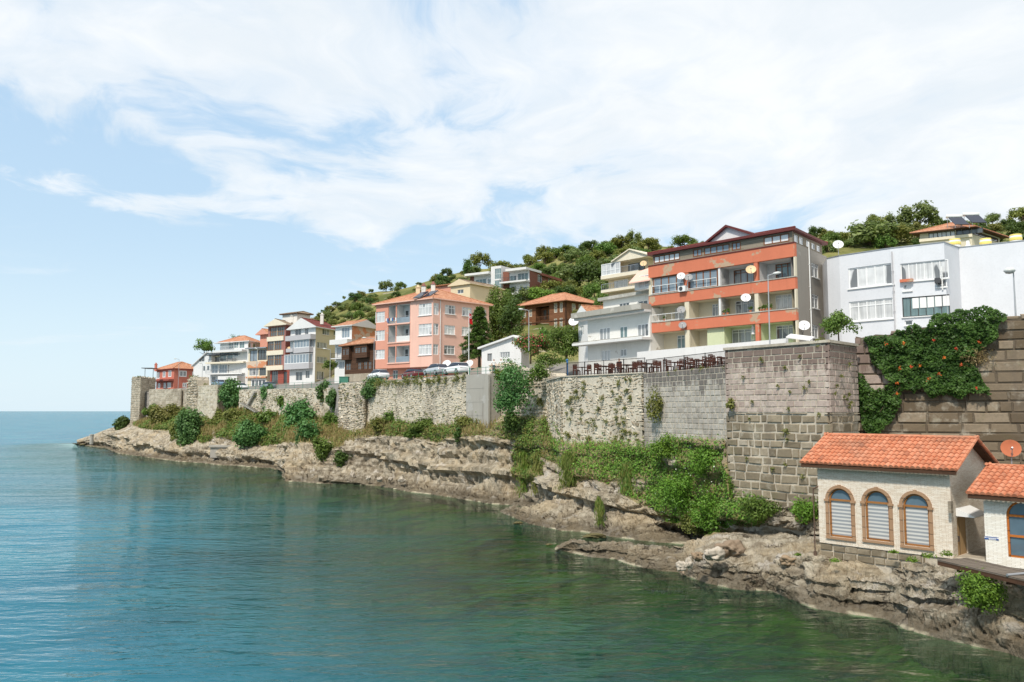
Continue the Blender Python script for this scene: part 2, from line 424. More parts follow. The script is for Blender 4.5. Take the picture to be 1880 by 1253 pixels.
plaster('white_wall', (.74, .73, .71), .28, (.42, .40, .37))
plaster('white_block', (.715, .725, .75), .16, (.5, .52, .56))
plaster('old_white', (.76, .74, .69), .42, (.30, .27, .23), (.50, .46, .40), .66)
plaster('pink_wall', (.82, .51, .41), .2, (.45, .22, .16))
plaster('salmon_wall', (.68, .32, .23), .20, (.40, .18, .12), (.62, .46, .38), .64)
plaster('orange_band', (.62, .195, .11), .3, (.34, .11, .06), (.52, .37, .25), .60)
plaster('red_wall', (.56, .19, .135), .12, (.35, .10, .06))
plaster('grey_render', (.32, .29, .25), .35, (.17, .15, .13), (.40, .37, .33), .64)
plaster('cream_wall', (.74, .61, .41), .18, (.42, .32, .2))
plaster('yellow_wall', (.61, .54, .37), .22, (.40, .32, .18))
plaster('loggia_cream', (.70, .63, .48), .22, (.42, .36, .27))
plaster('loggia_grey', (.62, .60, .58), .15, (.4, .38, .36))
plaster('loggia_green', (.62, .66, .42), .15, (.4, .4, .28))
plaster('grey_wall', (.50, .49, .50), .2, (.3, .28, .27))
plaster('maroon_wall', (.36, .165, .14), .2, (.25, .10, .09))
plaster('peel_wall', (.62, .27, .14), .3, (.35, .2, .13), (.66, .52, .40), .52)
plaster('concrete', (.40, .375, .33), .9, (.15, .13, .11), (.48, .46, .42), .6)
plaster('weathered_slab', (.40, .38, .33), .8, (.12, .11, .095), (.55, .52, .46), .58)
n = newmat('red_brick'); u = uvs(n)
b = n.add('ShaderNodeTexBrick', {'Vector': u, 'Color1': (.28, .085, .05, 1), 'Color2': (.20, .06, .04, 1), 'Mortar': (.25, .16, .12, 1), 'Scale': 1.0, 'Mortar Size': .012, 'Brick Width': .24, 'Row Height': .075})
finish(n, n.mix(n.math('MULTIPLY', n.noise(geo(n), .5, 5), .4), b.outputs[0], (.14, .05, .035)), .9, b.outputs[1], -.3, .01)
tiles('roof_tile', (.42, .18, .10), (.52, .24, .135), (.58, .31, .19))
tiles('roof_tile_old', (.34, .15, .085), (.46, .21, .11), (.54, .30, .18))
tiles('roof_red', (.15, .036, .03), (.18, .045, .037), (.21, .055, .045), .3, .9)
tiles('roof_brown', (.24, .17, .11), (.30, .22, .15), (.36, .28, .2))
stone('clay_tile', [(0, (.52, .19, .10)), (.5, (.57, .22, .12)), (.93, (.62, .27, .16)), (1, (.40, .15, .085))], bs=.15, lich=(.62, .30, .18))
for nm, c_ in (('pale', (.50, .44, .36)), ('brown', (.27, .20, .14)), ('rust', (.33, .24, .155)), ('wet', (.13, .115, .05))):
    stone('boulder_' + nm, [(0, c_), (1, c_)], bs=.8)
plain('clay_pot', (.45, .16, .08), .8)
plain('dark_red_trim', (.13, .030, .026), .55)
plain('white_frame', (.82, .82, .81), .45, vary=.05)
plain('brown_frame', (.22, .085, .035), .6)
plain('dark_frame', (.05, .045, .04), .5)
plain('white_paint', (.80, .80, .78), .5, vary=.06)
plain('cream_trim', (.76, .68, .53), .7)
plain('grey_metal', (.36, .37, .38), .45, .5)
plain('pole_metal', (.42, .43, .44), .45, .4)
plain('black_iron', (.018, .017, .016), .55, .3)
plain('dark_metal', (.07, .07, .075), .5, .3)
plain('dish_white', (.78, .78, .77), .4)
plain('dish_grey', (.30, .30, .30), .5)
plain('dish_cream', (.72, .52, .30), .6, vary=.25)
plain('dish_rust', (.42, .13, .06), .75, vary=.3)
plain('green_paint', (.06, .20, .14), .5)
plain('blue_paint', (.04, .16, .38), .5)
plain('sign_blue', (.03, .09, .30), .4)
plain('red_cloth', (.62, .02, .03), .8)
plain('white_cloth', (.80, .79, .77), .9)
plain('skin', (.50, .30, .21), .6, vary=.05)
plain('hair_dark', (.03, .02, .015), .7)
plain('dark_cloth', (.04, .045, .06), .9)
plain('rubber', (.02, .02, .02), .8)
plain('chair_wood', (.105, .034, .020), .6, vary=.25)
plain('solar_glass', (.025, .03, .05), .12, spec=.7)
plain('yellow_paint', (.72, .58, .16), .5)
plain('car_white', (.78, .79, .80), .25, spec=.6, vary=.03)
plain('car_silver', (.52, .54, .56), .25, .3, .6, .03)
plain('car_maroon', (.14, .015, .018), .25, spec=.6, vary=.05)
plain('car_grey', (.24, .27, .30), .25, .3, .6, .03)
plain('car_blue', (.20, .34, .48), .25, spec=.6, vary=.03)
plain('lamp_glass', (.62, .63, .60), .3)
plain('rust_metal', (.11, .07, .05), .8, vary=.4)
pane('pane_dark', (.10, .115, .12), .5); pane('pane_sky', (.22, .27, .31)); pane('pane_teal', (.16, .24, .24), .5)
pane('pane_lace', (.66, .66, .65), .55); pane('pane_half', (.36, .37, .37), .7); pane('pane_white', (.74, .74, .73), .22)
pane('pane_bright', (.84, .84, .82), .08)
pane('pane_blind', (.5, .5, .5), blind=.17)
pane('pane_blue', (.10, .15, .19))
wood('dark_planks', (.055, .028, .017), (.12, .062, .036), .15)
wood('konak_planks', (.14, .062, .032), (.24, .115, .06), .18)
wood('grey_planks', (.21, .17, .12), (.36, .31, .24), .14)
wood('deck_planks', (.12, .095, .075), (.20, .165, .13), .14)
wood('door_planks', (.42, .27, .13), (.50, .33, .17), .9, True)
wood('frame_wood', (.27, .115, .035), (.36, .165, .055), .5)
wood('orange_frame', (.42, .13, .025), (.50, .17, .035), .5)
wood('surround_stone', (.33, .20, .115), (.40, .25, .15), .5)
wood('rose_paint', (.36, .10, .075), (.30, .085, .065), .5)
n = newmat('stone_cladding'); u = uvs(n)
b = n.add('ShaderNodeTexBrick', {'Vector': u, 'Color1': (.86, .78, .66, 1), 'Color2': (.68, .55, .41, 1), 'Mortar': (.36, .27, .18, 1), 'Scale': 1.0, 'Mortar Size': .004, 'Brick Width': .27, 'Row Height': .043, 'Mortar Smooth': .3, 'Bias': -.35}, offset=.37)
f = n.noise(geo(n), 9, 5, .7); c = n.mix(n.math('MULTIPLY', n.sramp(f, .45, .75), .42), b.outputs[0], (.45, .33, .22))
hs = n.math('ADD', n.math('MULTIPLY', b.outputs[1], -1.0), f)
finish(n, c, .9, hs, .8, .02, .15)
n = newmat('stone_cladding_white'); u = uvs(n)
b = n.add('ShaderNodeTexBrick', {'Vector': u, 'Color1': (.88, .85, .77, 1), 'Color2': (.74, .68, .57, 1), 'Mortar': (.42, .36, .27, 1), 'Scale': 1.0, 'Mortar Size': .004, 'Brick Width': .33, 'Row Height': .055, 'Mortar Smooth': .3, 'Bias': -.4}, offset=.41)
f = n.noise(geo(n), 8, 5, .7); c = n.mix(n.math('MULTIPLY', n.sramp(f, .5, .8), .35), b.outputs[0], (.55, .46, .33))
finish(n, c, .9, n.math('ADD', n.math('MULTIPLY', b.outputs[1], -1.0), f), .8, .02, .15)

stone('ashlar_brown', [(0, (.10, .074, .046)), (.35, (.155, .118, .077)), (.7, (.215, .168, .115)), (1, (.31, .25, .18))], moss=.15)
stone('ashlar_grey', [(0, (.40, .365, .32)), (.5, (.50, .46, .405)), (1, (.57, .53, .47))], top_stain=(10.6, 11.1, (.13, .11, .10)), bs=.3)
stone('tower_stone', [(0, (.42, .33, .285)), (.5, (.50, .405, .35)), (1, (.58, .485, .42))], top_stain=(11.4, 11.9, (.17, .12, .10)), bs=.35)
stone('tower_low', [(0, (.19, .155, .105)), (.5, (.26, .215, .15)), (.92, (.33, .275, .195)), (1, (.54, .48, .39))], moss=.18)
stone('mortar', [(0, (.50, .44, .35)), (1, (.58, .52, .42))], bs=.7)
stone('dark_joint', [(0, (.10, .078, .055)), (1, (.15, .12, .085))], bs=.7)
stone('rubble', [(0, (.30, .24, .165)), (.4, (.50, .43, .32)), (.8, (.62, .55, .43)), (1, (.72, .66, .55))], bs=.8, moss=.10)
stone('rubble_mortar', [(0, (.60, .53, .42)), (1, (.66, .60, .49))], bs=.9, moss=.15)
stone('rubble_light', [(0, (.46, .395, .285)), (.5, (.60, .535, .41)), (1, (.70, .64, .52))], bs=.8)
stone('tower_far', [(0, (.36, .31, .23)), (.5, (.46, .40, .31)), (1, (.55, .49, .39))], bs=.8)

# rock of the shore: pale weathered limestone, strata and cracks; wet brown below the splash line, darkened further for undercut shade, white crust at the water's edge
n = newmat('rock'); p = geo(n); z = n.add('ShaderNodeSeparateXYZ', {0: p}).outputs[2]
A_ = lambda k: n.add('ShaderNodeAttribute', attribute_name=k).outputs['Fac']
f1 = n.noise(p, .25, 6, .6); f2 = n.noise(p, 1.3, 7, .68, .4); f3 = n.noise(p, 6, 6, .72)
stz = n.noise(n.map(p, (.12, .12, 1.9)), 1.0, 5, .6, .6)
c = n.mix(n.sramp(f2, .3, .7), (.25, .205, .145), (.58, .515, .40))
c = n.mix(n.math('MULTIPLY', n.sramp(f1, .45, .62), .6), c, (.52, .41, .26))
c = n.mix(n.math('MULTIPLY', n.sramp(stz, .50, .68), .6), c, (.13, .10, .07))
c = n.mix(n.math('MULTIPLY', n.sramp(f3, .52, .75), .45), c, (.14, .11, .075))
c = n.mix(n.math('MULTIPLY', n.sramp(n.noise(p, .7, 5, .6), .56, .68), .65), c, (.62, .57, .50))
zn = n.math('ADD', z, n.math('MULTIPLY', n.math('SUBTRACT', f2, .5), 1.0))
c = n.mix(n.math('MULTIPLY', n.sramp(zn, 1.25, .25), .72), c, (.105, .082, .052))  # wet band; shade of the undercuts is put into its colour too
c = n.mix(n.math('MULTIPLY', n.sramp(zn, -.1, -.9), .8), c, (.05, .075, .02))
crust = n.math('MULTIPLY', n.sramp(z, .14, .05), n.sramp(z, -.10, -.02)); crust = n.math('MULTIPLY', crust, n.sramp(n.noise(p, .8, 5), .48, .60))
c = n.mix(n.math('MULTIPLY', crust, .8), c, (.56, .50, .36))
wob = n.add('ShaderNodeTexNoise', {'Vector': p, 'Scale': .9, 'Detail': 4.0}).outputs['Color']
pw_ = n.add('ShaderNodeVectorMath', {0: n.map(p, (.34, .34, .85)), 1: wob}, operation='ADD').outputs[0]
crk = n.add('ShaderNodeTexVoronoi', {'Vector': pw_, 'Scale': 1.0}, feature='DISTANCE_TO_EDGE').outputs[0]
crk = n.sramp(n.math('ADD', crk, n.math('MULTIPLY', n.math('SUBTRACT', f3, .5), .09)), .024, .0)
crk = n.math('MULTIPLY', crk, n.sramp(n.noise(p, .45, 4), .50, .62))
c = n.mix(n.math('MULTIPLY', crk, .75), c, (.08, .06, .045))
soil = n.mix(f2, (.24, .18, .09), (.44, .34, .18)); soil = n.mix(n.sramp(f3, .48, .62), soil, (.16, .19, .055))
c = n.mix(n.math('MULTIPLY', n.sramp(n.math('ADD', A_('veg'), n.math('MULTIPLY', n.math('SUBTRACT', f2, .5), .9)), .40, .62), .92), c, soil)
c = n.mix(n.math('MULTIPLY', n.sramp(n.noise(p, 3.1, 8, .78, .5), .57, .66), .5), c, (.10, .078, .055))
hh = n.math('ADD', n.math('ADD', n.math('MULTIPLY', f2, .9), n.math('MULTIPLY', f3, .6)), n.math('MULTIPLY', crk, -.5))
finish(n, c, .93, hh, 1.0, .30, .12)

n = newmat('hill_ground'); p = geo(n)
f1 = n.noise(p, .06, 6, .6); f2 = n.noise(p, .45, 6, .7); f3 = n.noise(p, 2.5, 5, .7)
c = n.mix(f2, (.15, .17, .048), (.36, .31, .13))
c = n.mix(n.math('MULTIPLY', n.sramp(f1, .42, .62), .8), c, (.065, .09, .022))
c = n.mix(n.math('MULTIPLY', n.sramp(f3, .5, .7), .4), c, (.07, .075, .025))
rk = n.sramp(n.noise(n.map(p, (.10, .10, .45)), 1.0, 6, .68), .59, .64)
c = n.mix(n.math('MULTIPLY', rk, .85), c, n.mix(f3, (.30, .26, .20), (.52, .46, .37)))
z = n.add('ShaderNodeSeparateXYZ', {0: p}).outputs[2]
c = n.mix(n.sramp(z, 16.5, 14.8), c, n.mix(f2, (.20, .19, .175), (.29, .275, .255)))
finish(n, c, .95, n.math('ADD', f2, n.math('MULTIPLY', rk, .5)), .8, .5, .1)

def leafmat(name, dark, mid, light, trans=.36, gloss=.45):
    n = newmat(name); v = var(n); r = obrand(n)
    c = n.ramp(v, [(0, dark), (.5, mid), (1, light)])
    hs = n.add('ShaderNodeHueSaturation', {'Hue': n.math('ADD', .485, n.math('MULTIPLY', r, .03)), 'Saturation': 1.0, 'Value': n.math('ADD', .85, n.math('MULTIPLY', r, .3)), 'Fac': 1.0, 'Color': c}).outputs[0]
    p = n.add('ShaderNodeBsdfPrincipled', {'Base Color': hs, 'Roughness': gloss, 'Specular IOR Level': .25})
    t = n.add('ShaderNodeBsdfTranslucent', {'Color': n.mix(.5, hs, (.16, .22, .03), 'MIX')})
    mx = n.add('ShaderNodeMixShader', {0: trans, 1: p.outputs[0], 2: t.outputs[0]})
    n.l.new(mx.outputs[0], n.add('ShaderNodeOutputMaterial').inputs[0])
leafmat('leaf_dark', (.046, .082, .024), (.095, .16, .040), (.16, .24, .062))
leafmat('leaf_mid', (.065, .119, .023), (.138, .225, .043), (.232, .341, .080))
leafmat('leaf_olive', (.109, .131, .032), (.225, .239, .061), (.362, .348, .116))
leafmat('leaf_bright', (.080, .167, .020), (.152, .297, .038), (.275, .450, .072))
leafmat('leaf_fig', (.052, .128, .038), (.113, .239, .072), (.203, .362, .123))
leafmat('leaf_vine', (.032, .087, .017), (.072, .174, .035), (.145, .290, .061))
leafmat('leaf_far', (.094, .133, .046), (.181, .239, .075), (.290, .341, .116))
leafmat('leaf_yellow', (.145, .174, .041), (.203, .225, .046), (.319, .319, .080))
leafmat('grass_dry', (.24, .18, .075), (.42, .32, .14), (.58, .47, .23))
leafmat('flower_orange', (.50, .07, .02), (.70, .12, .03), (.8, .2, .05), .15)
leafmat('flower_pink', (.32, .045, .05), (.45, .08, .085), (.58, .15, .14), .15)
leafmat('flower_white', (.7, .7, .6), (.8, .8, .7), (.85, .85, .8), .15)
n = newmat('bark'); p = geo(n); f = n.noise(n.map(p, (3, 3, .6)), 2.0, 5, .7)
finish(n, n.mix(f, (.05, .035, .022), (.17, .125, .085)), .95, f, .8, .05)

# the sea: what comes back from the water body, the floor seen through it where it is shallow, and the mirror of the sky by Fresnel
n = newmat('sea'); p = geo(n)
shal = n.add('ShaderNodeAttribute', attribute_name='shallow').outputs['Fac']
w1 = n.noise(n.map(p, (.26, .85, 1), (0, 0, R(-16))), .55, 3, .5, .6)
w2 = n.noise(n.map(p, (.45, 1.0, 1), (0, 0, R(12))), 1.7, 3, .55, .4)
w3 = n.noise(n.map(p, (.045, .16, 1), (0, 0, R(-12))), .6, 2, .5, .3)
amp = n.math('ADD', .35, n.math('MULTIPLY', n.noise(p, .05, 2), 1.3))
hgt = n.math('ADD', n.math('ADD', n.math('MULTIPLY', w1, .55), n.math('MULTIPLY', w2, .26)), n.math('MULTIPLY', w3, 1.2))
hgt = n.math('MULTIPLY', hgt, amp)
bmp = n.add('ShaderNodeBump', {'Height': hgt, 'Strength': 1.0, 'Distance': .55}).outputs[0]
wn = n.noise(n.map(p, (1, 1.6, 1)), .03, 5, .6, .5)
body = n.mix(n.sramp(wn, .35, .65), (.008, .130, .205), (.014, .175, .235))
patch = n.sramp(n.noise(n.map(p, (.5, 1, 1), (0, 0, R(-15))), .22, 6, .62, .6), .50, .66)
body = n.mix(n.math('MULTIPLY', patch, .25), body, (.012, .060, .070))
body = n.mix(n.sramp(n.add('ShaderNodeAttribute', attribute_name='shore').outputs['Fac'], .10, .80), body, (.010, .088, .078))
dif = n.add('ShaderNodeBsdfDiffuse', {'Color': body})
tr = n.add('ShaderNodeBsdfTransparent', {'Color': (.62, .80, .66, 1)})
under = n.add('ShaderNodeMixShader', {0: n.math('MULTIPLY', shal, .93), 1: dif.outputs[0], 2: tr.outputs[0]})
gl = n.add('ShaderNodeBsdfGlossy', {'Color': (1, 1, 1, 1), 'Roughness': .025, 'Normal': bmp})
fr = n.add('ShaderNodeFresnel', {'IOR': 1.33, 'Normal': bmp}).outputs[0]
mx = n.add('ShaderNodeMixShader', {0: n.math('MULTIPLY', fr, .58), 1: under.outputs[0], 2: gl.outputs[0]})
n.l.new(mx.outputs[0], n.add('ShaderNodeOutputMaterial').inputs[0])
n = newmat('sea_floor'); p = geo(n)
wb = n.add('ShaderNodeTexNoise', {'Vector': n.map(p, (.8, 2.2, 1), (0, 0, R(-14))), 'Scale': 1.1, 'Detail': 4.0}).outputs['Color']
p = n.add('ShaderNodeVectorMath', {0: p, 1: n.add('ShaderNodeVectorMath', {0: wb, 1: (1.6, 1.0, 0)}, operation='MULTIPLY').outputs[0]}, operation='ADD').outputs[0]
f1 = n.noise(n.map(p, (.55, 1.25, 1), (0, 0, R(-14))), .55, 8, .72, .9); f2 = n.noise(n.map(p, (.6, 1.5, 1), (0, 0, R(-14))), 3.2, 6, .75, 1.2); f3 = n.noise(p, .12, 4, .6)
c = n.ramp(n.math('ADD', n.math('MULTIPLY', f1, .75), n.math('MULTIPLY', f2, .25)), [(.34, (.014, .014, .007)), (.44, (.030, .040, .016)), (.50, (.045, .085, .012)), (.56, (.075, .135, .018)), (.62, (.10, .10, .05)), (.72, (.26, .24, .16))])
c = n.mix(n.math('MULTIPLY', n.sramp(f3, .5, .62), .45), c, (.040, .048, .024))
finish(n, c, .9, f2, .6, .2, .1)
# ---------------------------------------------------------------- the setting: rock shore, terrace and hill, water
def interp(tab, u): a = np.array(tab, float); return np.interp(u, a[:, 0], a[:, 1])
VW = [(143, 816), (158, 818.5), (197, 823.5), (216, 832.5), (249, 837), (299, 844), (331, 848), (379, 851), (400, 854), (438, 856), (496, 860), (515, 864), (524, 884), (592, 888.6), (650, 890), (700, 893), (735, 900), (784, 907), (851, 917), (907, 926), (941, 927.5), (964, 931), (985, 945), (1030, 966), (1060, 972), (1123, 983), (1200, 993), (1240, 996), (1300, 999), (1500, 1004), (1620, 1010)]
VB = [(143, 815), (165, 808), (200, 795), (239, 782), (256, 779), (283, 766), (330, 752), (345, 757), (360, 766), (398, 778), (423, 754), (550, 760), (619, 778), (624, 796), (668, 793), (700, 772), (860, 776), (900, 787), (930, 770), (1024, 775), (1032, 815), (1110, 816), (1183, 829), (1205, 831), (1230, 813), (1330, 813), (1336, 900), (1342, 926), (1430, 932), (1500, 936), (1620, 940)]
DB = [(143, 219), (165, 212), (200, 205), (239, 196), (256, 188), (330, 180), (360, 165), (398, 158), (440, 153), (550, 139), (619, 127), (624, 118), (668, 114), (760, 106), (860, 92), (900, 88), (1022, 79), (1030, 70.5), (1110, 66.5), (1183, 62.5), (1230, 60), (1330, 53.7), (1338, 51.6), (1430, 49.2), (1500, 47.5), (1620, 49)]
VC = [(143, 815.5), (165, 812), (200, 803), (250, 795), (283, 800), (330, 806), (380, 800), (430, 818), (480, 826), (520, 822), (560, 812), (600, 818), (640, 812), (700, 802), (750, 803), (800, 817), (850, 806), (890, 800), (930, 812), (1000, 858), (1050, 872), (1100, 893), (1150, 925), (1200, 955), (1250, 978), (1300, 985), (1330, 985), (1345, 965), (1400, 952), (1500, 950), (1620, 955)]
LW = [(143, .3), (197, 1.0), (215, 4), (400, 5), (440, 2.2), (515, 2), (523, 8), (700, 6), (760, 4), (850, 3), (930, 2.2), (1000, 1.5), (1620, .8)]
def main_col(u):
    dw = dz0(u, interp(VW, u), 0.0); vb = interp(VB, u); db = interp(DB, u); vc = interp(VC, u); lw = interp(LW, u)
    if u > 1300: dw = min(dw, db - 2.2)
    lw = min(lw, (db - dw) * .5)
    pw = P(u, interp(VW, u), dw); a = ray(u, 755)[0]
    pb = P(u, vb, db - .9); dc = dw + lw + (db - dw - lw) * .20; pc = P(u, vc, dc)
    L = lambda d, z: Vector((a * d, d, z))
    zl = min(.75, max(.2, pc.z * .3))
    return [L(dw - 3.0, -3.2), L(dw - .5, -.5), L(dw, .0), L(dw + .35, zl * .8), L(dw + lw, zl + .15), L(dw + lw + .5, zl + .5 + (pc.z - zl) * .35), pc, (pc + pb) / 2 + Vector((0, 0, .25)), pb, L(db + 1.6, pb.z + .5), L(db + 4, pb.z + .8)]
SP_W = [(1018, 1009.5), (1021, 1010), (1076, 1023), (1125, 1027), (1145, 1036), (1177, 1044), (1239, 1051.6), (1292, 1073), (1346, 1083.5), (1409, 1086), (1482, 1119), (1553, 1130.6), (1604, 1137), (1642, 1156), (1694, 1170), (1819, 1195.7), (1880, 1218.7), (2000, 1262), (2150, 1300)]
SP_T = [(1018, 1008), (1030, 1003), (1050, 998), (1080, 998), (1125, 1003), (1200, 1012), (1240, 1018), (1290, 1016), (1372, 1021), (1430, 1019), (1500, 1024), (1560, 1026), (1650, 1030), (1740, 1038), (1800, 1052), (1880, 1066), (2000, 1085), (2150, 1100)]
SP_D = [(1018, .3), (1100, 1.0), (1240, 1.5), (1400, 1.8), (1500, 2.5), (1650, 2.6), (1740, 2.0), (1880, 1.7), (2150, 1.6)]
SP_B = [(1018, .5), (1100, 1.8), (1200, 2.6), (1240, 3.5)]
def spit_col(u):
    a = ray(u, 755)[0]; L = lambda d, z: Vector((a * d, d, z))
    dw = dz0(u, interp(SP_W, u), 0.0); dt = dw + interp(SP_D, u); pt = P(u, interp(SP_T, u), dt); zt = pt.z
    if u < 1245:
        db = dt + interp(SP_B, u); tail = [L(db, zt + .12), L(db + .5, -.4), L(db + .9, -3)]
    else:
        k = min(1, (u - 1245) / 60); db = dt + 3.5 + (max(48.0 if u < 1520 else 52, dt + 5) - dt - 3.5) * k
        zb = zt + .12 + k * (.15 if u < 1500 else .25); tail = [L((dt + db) / 2, (zt + zb) / 2 + .05), L(db, zb), L(db + 1, zb - (0 if k > .9 else 2))]
    lip = interp([(1018, 0), (1300, .1), (1420, .45), (1740, .6), (1880, .3)], u)
    return [L(dw - 2.6, -3.2), L(dw - .35, -.5), L(dw, 0.), L(dw + .30, zt * .40), L(dw + .55 + lip * .8, zt * .50), L(dw + .50 + lip * .35, zt * .58), L(dt - .55, zt * .86), L(dt, zt)] + tail
OC_W = [(914, 940.5), (921, 941.5), (972, 962), (1028, 975), (1070, 977.5), (1123, 987), (1198, 996.5), (1262, 1000)]
OC_T = [(914, 940), (930, 937), (960, 931), (985, 925), (1030, 915), (1060, 911), (1100, 900), (1150, 908), (1200, 938), (1262, 978)]
def out_col(u):
    a = ray(u, 755)[0]; L = lambda d, z: Vector((a * d, d, z))
    dw = dz0(u, interp(OC_W, u), 0.0); sp = interp([(914, .5), (960, 2.5), (1060, 5.5), (1150, 5.5), (1262, 3)], u)
    pt = P(u, interp(OC_T, u), dw + sp); m = lambda k, q: L(dw + sp * k, pt.z * q)
    return [L(dw - 3, -3.2), L(dw - .4, -.5), L(dw, 0), m(.10, .16), m(.38, .40), m(.62, .70), pt, L(dw + sp + 1.4, pt.z * .95), L(dw + sp + 2.6, -.5), L(dw + sp + 3.2, -3)]

VEG = []   # (u, v, ru, rv, strength) regions of growth on the slope, in photograph pixels
def veg_at(u, v, base):
    r = np.array(base, float)
    for (a, b, ru, rv, s) in VEG:
        q = ((u - a) / ru) ** 2 + ((v - b) / rv) ** 2
        r = np.maximum(r, s * np.clip(1.5 - q, 0, 1)) if s > 0 else np.minimum(r, 1 + s * np.clip(1.6 - q, 0, 1))
    return r
VEG += [(300, 775, 60, 16, .9), (370, 790, 22, 25, .9), (450, 775, 60, 24, .9), (545, 780, 70, 34, 1), (620, 800, 16, 26, .8), (740, 780, 95, 22, 1), (850, 780, 60, 22, 1), (680, 782, 25, 20, .8),
        (960, 770, 26, 60, .7), (1010, 790, 16, 60, .9), (965, 850, 30, 42, .9), (1105, 850, 85, 36, 1), (1060, 862, 35, 30, .9), (1180, 850, 50, 30, .8), (1265, 890, 80, 80, 1), (1290, 945, 55, 40, 1),
        (1370, 945, 45, 25, 1), (1480, 944, 25, 20, 1), (1215, 800, 18, 40, .9), (1170, 905, 28, 14, .6),
        (880, 830, 30, 12, -.9), (700, 840, 60, 16, -.9), (1150, 892, 35, 13, -.9), (1075, 893, 32, 12, -.8), (1235, 848, 13, 13, -.8), (1150, 950, 60, 25, -.9)]
def loft(name, colf, us, segs, mat, amp=.5, seed=0, base_veg=None, strata=1.0, fine=.2, upper=False, crisp=.12):
    cols = np.array([[tuple(p) for p in colf(u)] for u in us])           # nc, np, 3
    nc, npt, _ = cols.shape
    rows = []; tt = []
    for k in range(npt - 1):
        for j in range(segs[k]): tt.append(k + j / segs[k])
    tt.append(npt - 1 - 1e-6); tt = np.array(tt); k = tt.astype(int); f = (tt - k)[None, :, None]
    G = cols[:, k] * (1 - f) + cols[:, k + 1] * f                        # nc, nr, 3
    # soften the profile's corners a little
    for _ in range(2):
        G[:, 1:-1] = G[:, 1:-1] * .5 + (G[:, :-2] + G[:, 2:]) * .25
        G[1:-1] = G[1:-1] * .6 + (G[:-2] + G[2:]) * .2
    nr = len(tt)
    du = np.gradient(G, axis=0); dv = np.gradient(G, axis=1); nn = np.cross(du, dv); nn /= np.linalg.norm(nn, axis=2, keepdims=True) + 1e-9
    Q = G.reshape(-1, 3); nf = nn.reshape(-1, 3)
    wz = fbm(Q * .12, 3, seed + 3) * 1.6
    lay = Q[:, 2] * 1.25 + wz + Q[:, 0] * .05; li = np.floor(lay).astype(np.int64); lf = lay - li
    st = _h(li, li * 0 + 3, li * 0, seed) * 1.0 - .5; st2 = _h(li + 1, li * 0 + 3, li * 0, seed) - .5
    st = st + (st2 - st) * np.clip((lf - .86) / .14, 0, 1) - .25 * (np.abs(lf - .93) < .07)
    d1, d2, wid = worley(Q * np.array((.55, .55, .8)) + fbm(Q * .7, 2, seed + 40)[:, None] * .35, seed + 5)
    blk = (wid - .5) * .9 - .9 * np.clip(.16 - (d2 - d1), 0, .16) / .16
    e1, e2, wi2 = worley(Q * np.array((1.5, 1.5, 2.0)), seed + 8)
    blk2 = (wi2 - .5) * .5 - .5 * np.clip(.15 - (e2 - e1), 0, .15) / .15
    D = amp * (fbm(Q * .22, 4, seed + 1) * 1.1 + blk * .55 + strata * st * .9 + blk2 * .28) + fine * fbm(Q * 1.9, 4, seed + 2)
    g1, g2, wi3 = worley(Q * np.array((3.4, 3.4, 4.6)), seed + 11); D += amp * crisp * ((wi3 - .5) * .5 - .5 * np.clip(.16 - (g2 - g1), 0, .16) / .16)
    zq = Q[:, 2]
    if upper: D -= .75 * np.exp(-((zq - .55) / .38) ** 2) * (.4 + .9 * vnoise(Q * .15, 91))
    D *= np.clip((np.abs(zq) + .12) / .6, .15, 1)
    if upper: D *= np.interp(np.tile(tt, nc), [0, 5.5, 7, 9], [1, 1, .45, .35]); D += np.interp(np.tile(tt, nc), [0, 6, 8, 9], [0, 0, .15, .2])
    fadeb = np.ones((nc, nr)); fadeb[:, -segs[-1]:] = .3
    D *= fadeb.ravel()
    hor = np.stack([nf[:, 0], nf[:, 1], nf[:, 2] * .6], 1)
    sgn = np.where(nf[:, 1] > 0, -1.0, 1.0) if np.median(nf[:, 1]) > 0 else 1.0
    sg = -1.0 if np.median(nf[:, 1]) > 0 else 1.0
    V = Q + hor * sg * D[:, None]
    idx = np.arange(nc * nr).reshape(nc, nr)
    q = np.stack([idx[:-1, :-1], idx[1:, :-1], idx[1:, 1:], idx[:-1, 1:]], -1).reshape(-1, 4)
    og = np.array([V[:, 0].mean(), V[:, 1].mean(), 0])
    me = bpy.data.meshes.new(name); me.from_pydata((V - og).tolist(), [], q.tolist()); me.materials.append(mat)
    me.polygons.foreach_set('use_smooth', [False] * len(me.polygons))
    # growth attribute from where each point stands
    uu = np.repeat(np.array(us), nr)
    kk = np.tile(tt, nc)
    vv = CY - F * np.tan(np.arctan2(V[:, 2] - H, V[:, 1]) - TH)
    base = base_veg(uu, kk) if base_veg else np.zeros(len(uu))
    vg = veg_at(uu, vv, base)
    at = me.attributes.new('veg', 'FLOAT', 'POINT'); at.data.foreach_set('value', vg.astype(np.float32))
    me.update(); o = link_mesh(me, name, None, og)
    tag(o, kind='structure')
    return dict(V=V, q=q, veg=vg, G=G, us=np.array(us), n=nf * sg, obj=o, uu=uu, vv=vv, kk=kk)
us = np.concatenate([np.linspace(143, 640, 400), np.linspace(641.2, 1000, 300), np.linspace(1001, 1620, 480)])
segm = [2, 2, 5, 5, 5, 8, 22, 14, 12, 3, 2]; segm = segm[:10]
bv = lambda u, k: np.where((k > 6.2) & (k < 8.1), .54, 0.0) * np.interp(u, [230, 300, 420, 1335, 1345], [.1, .7, 1, 1, .3])
MAIN = loft('rocky_shore', main_col, us, segm, MAT['rock'], .80, 1, bv, 1.7, .24, upper=True)
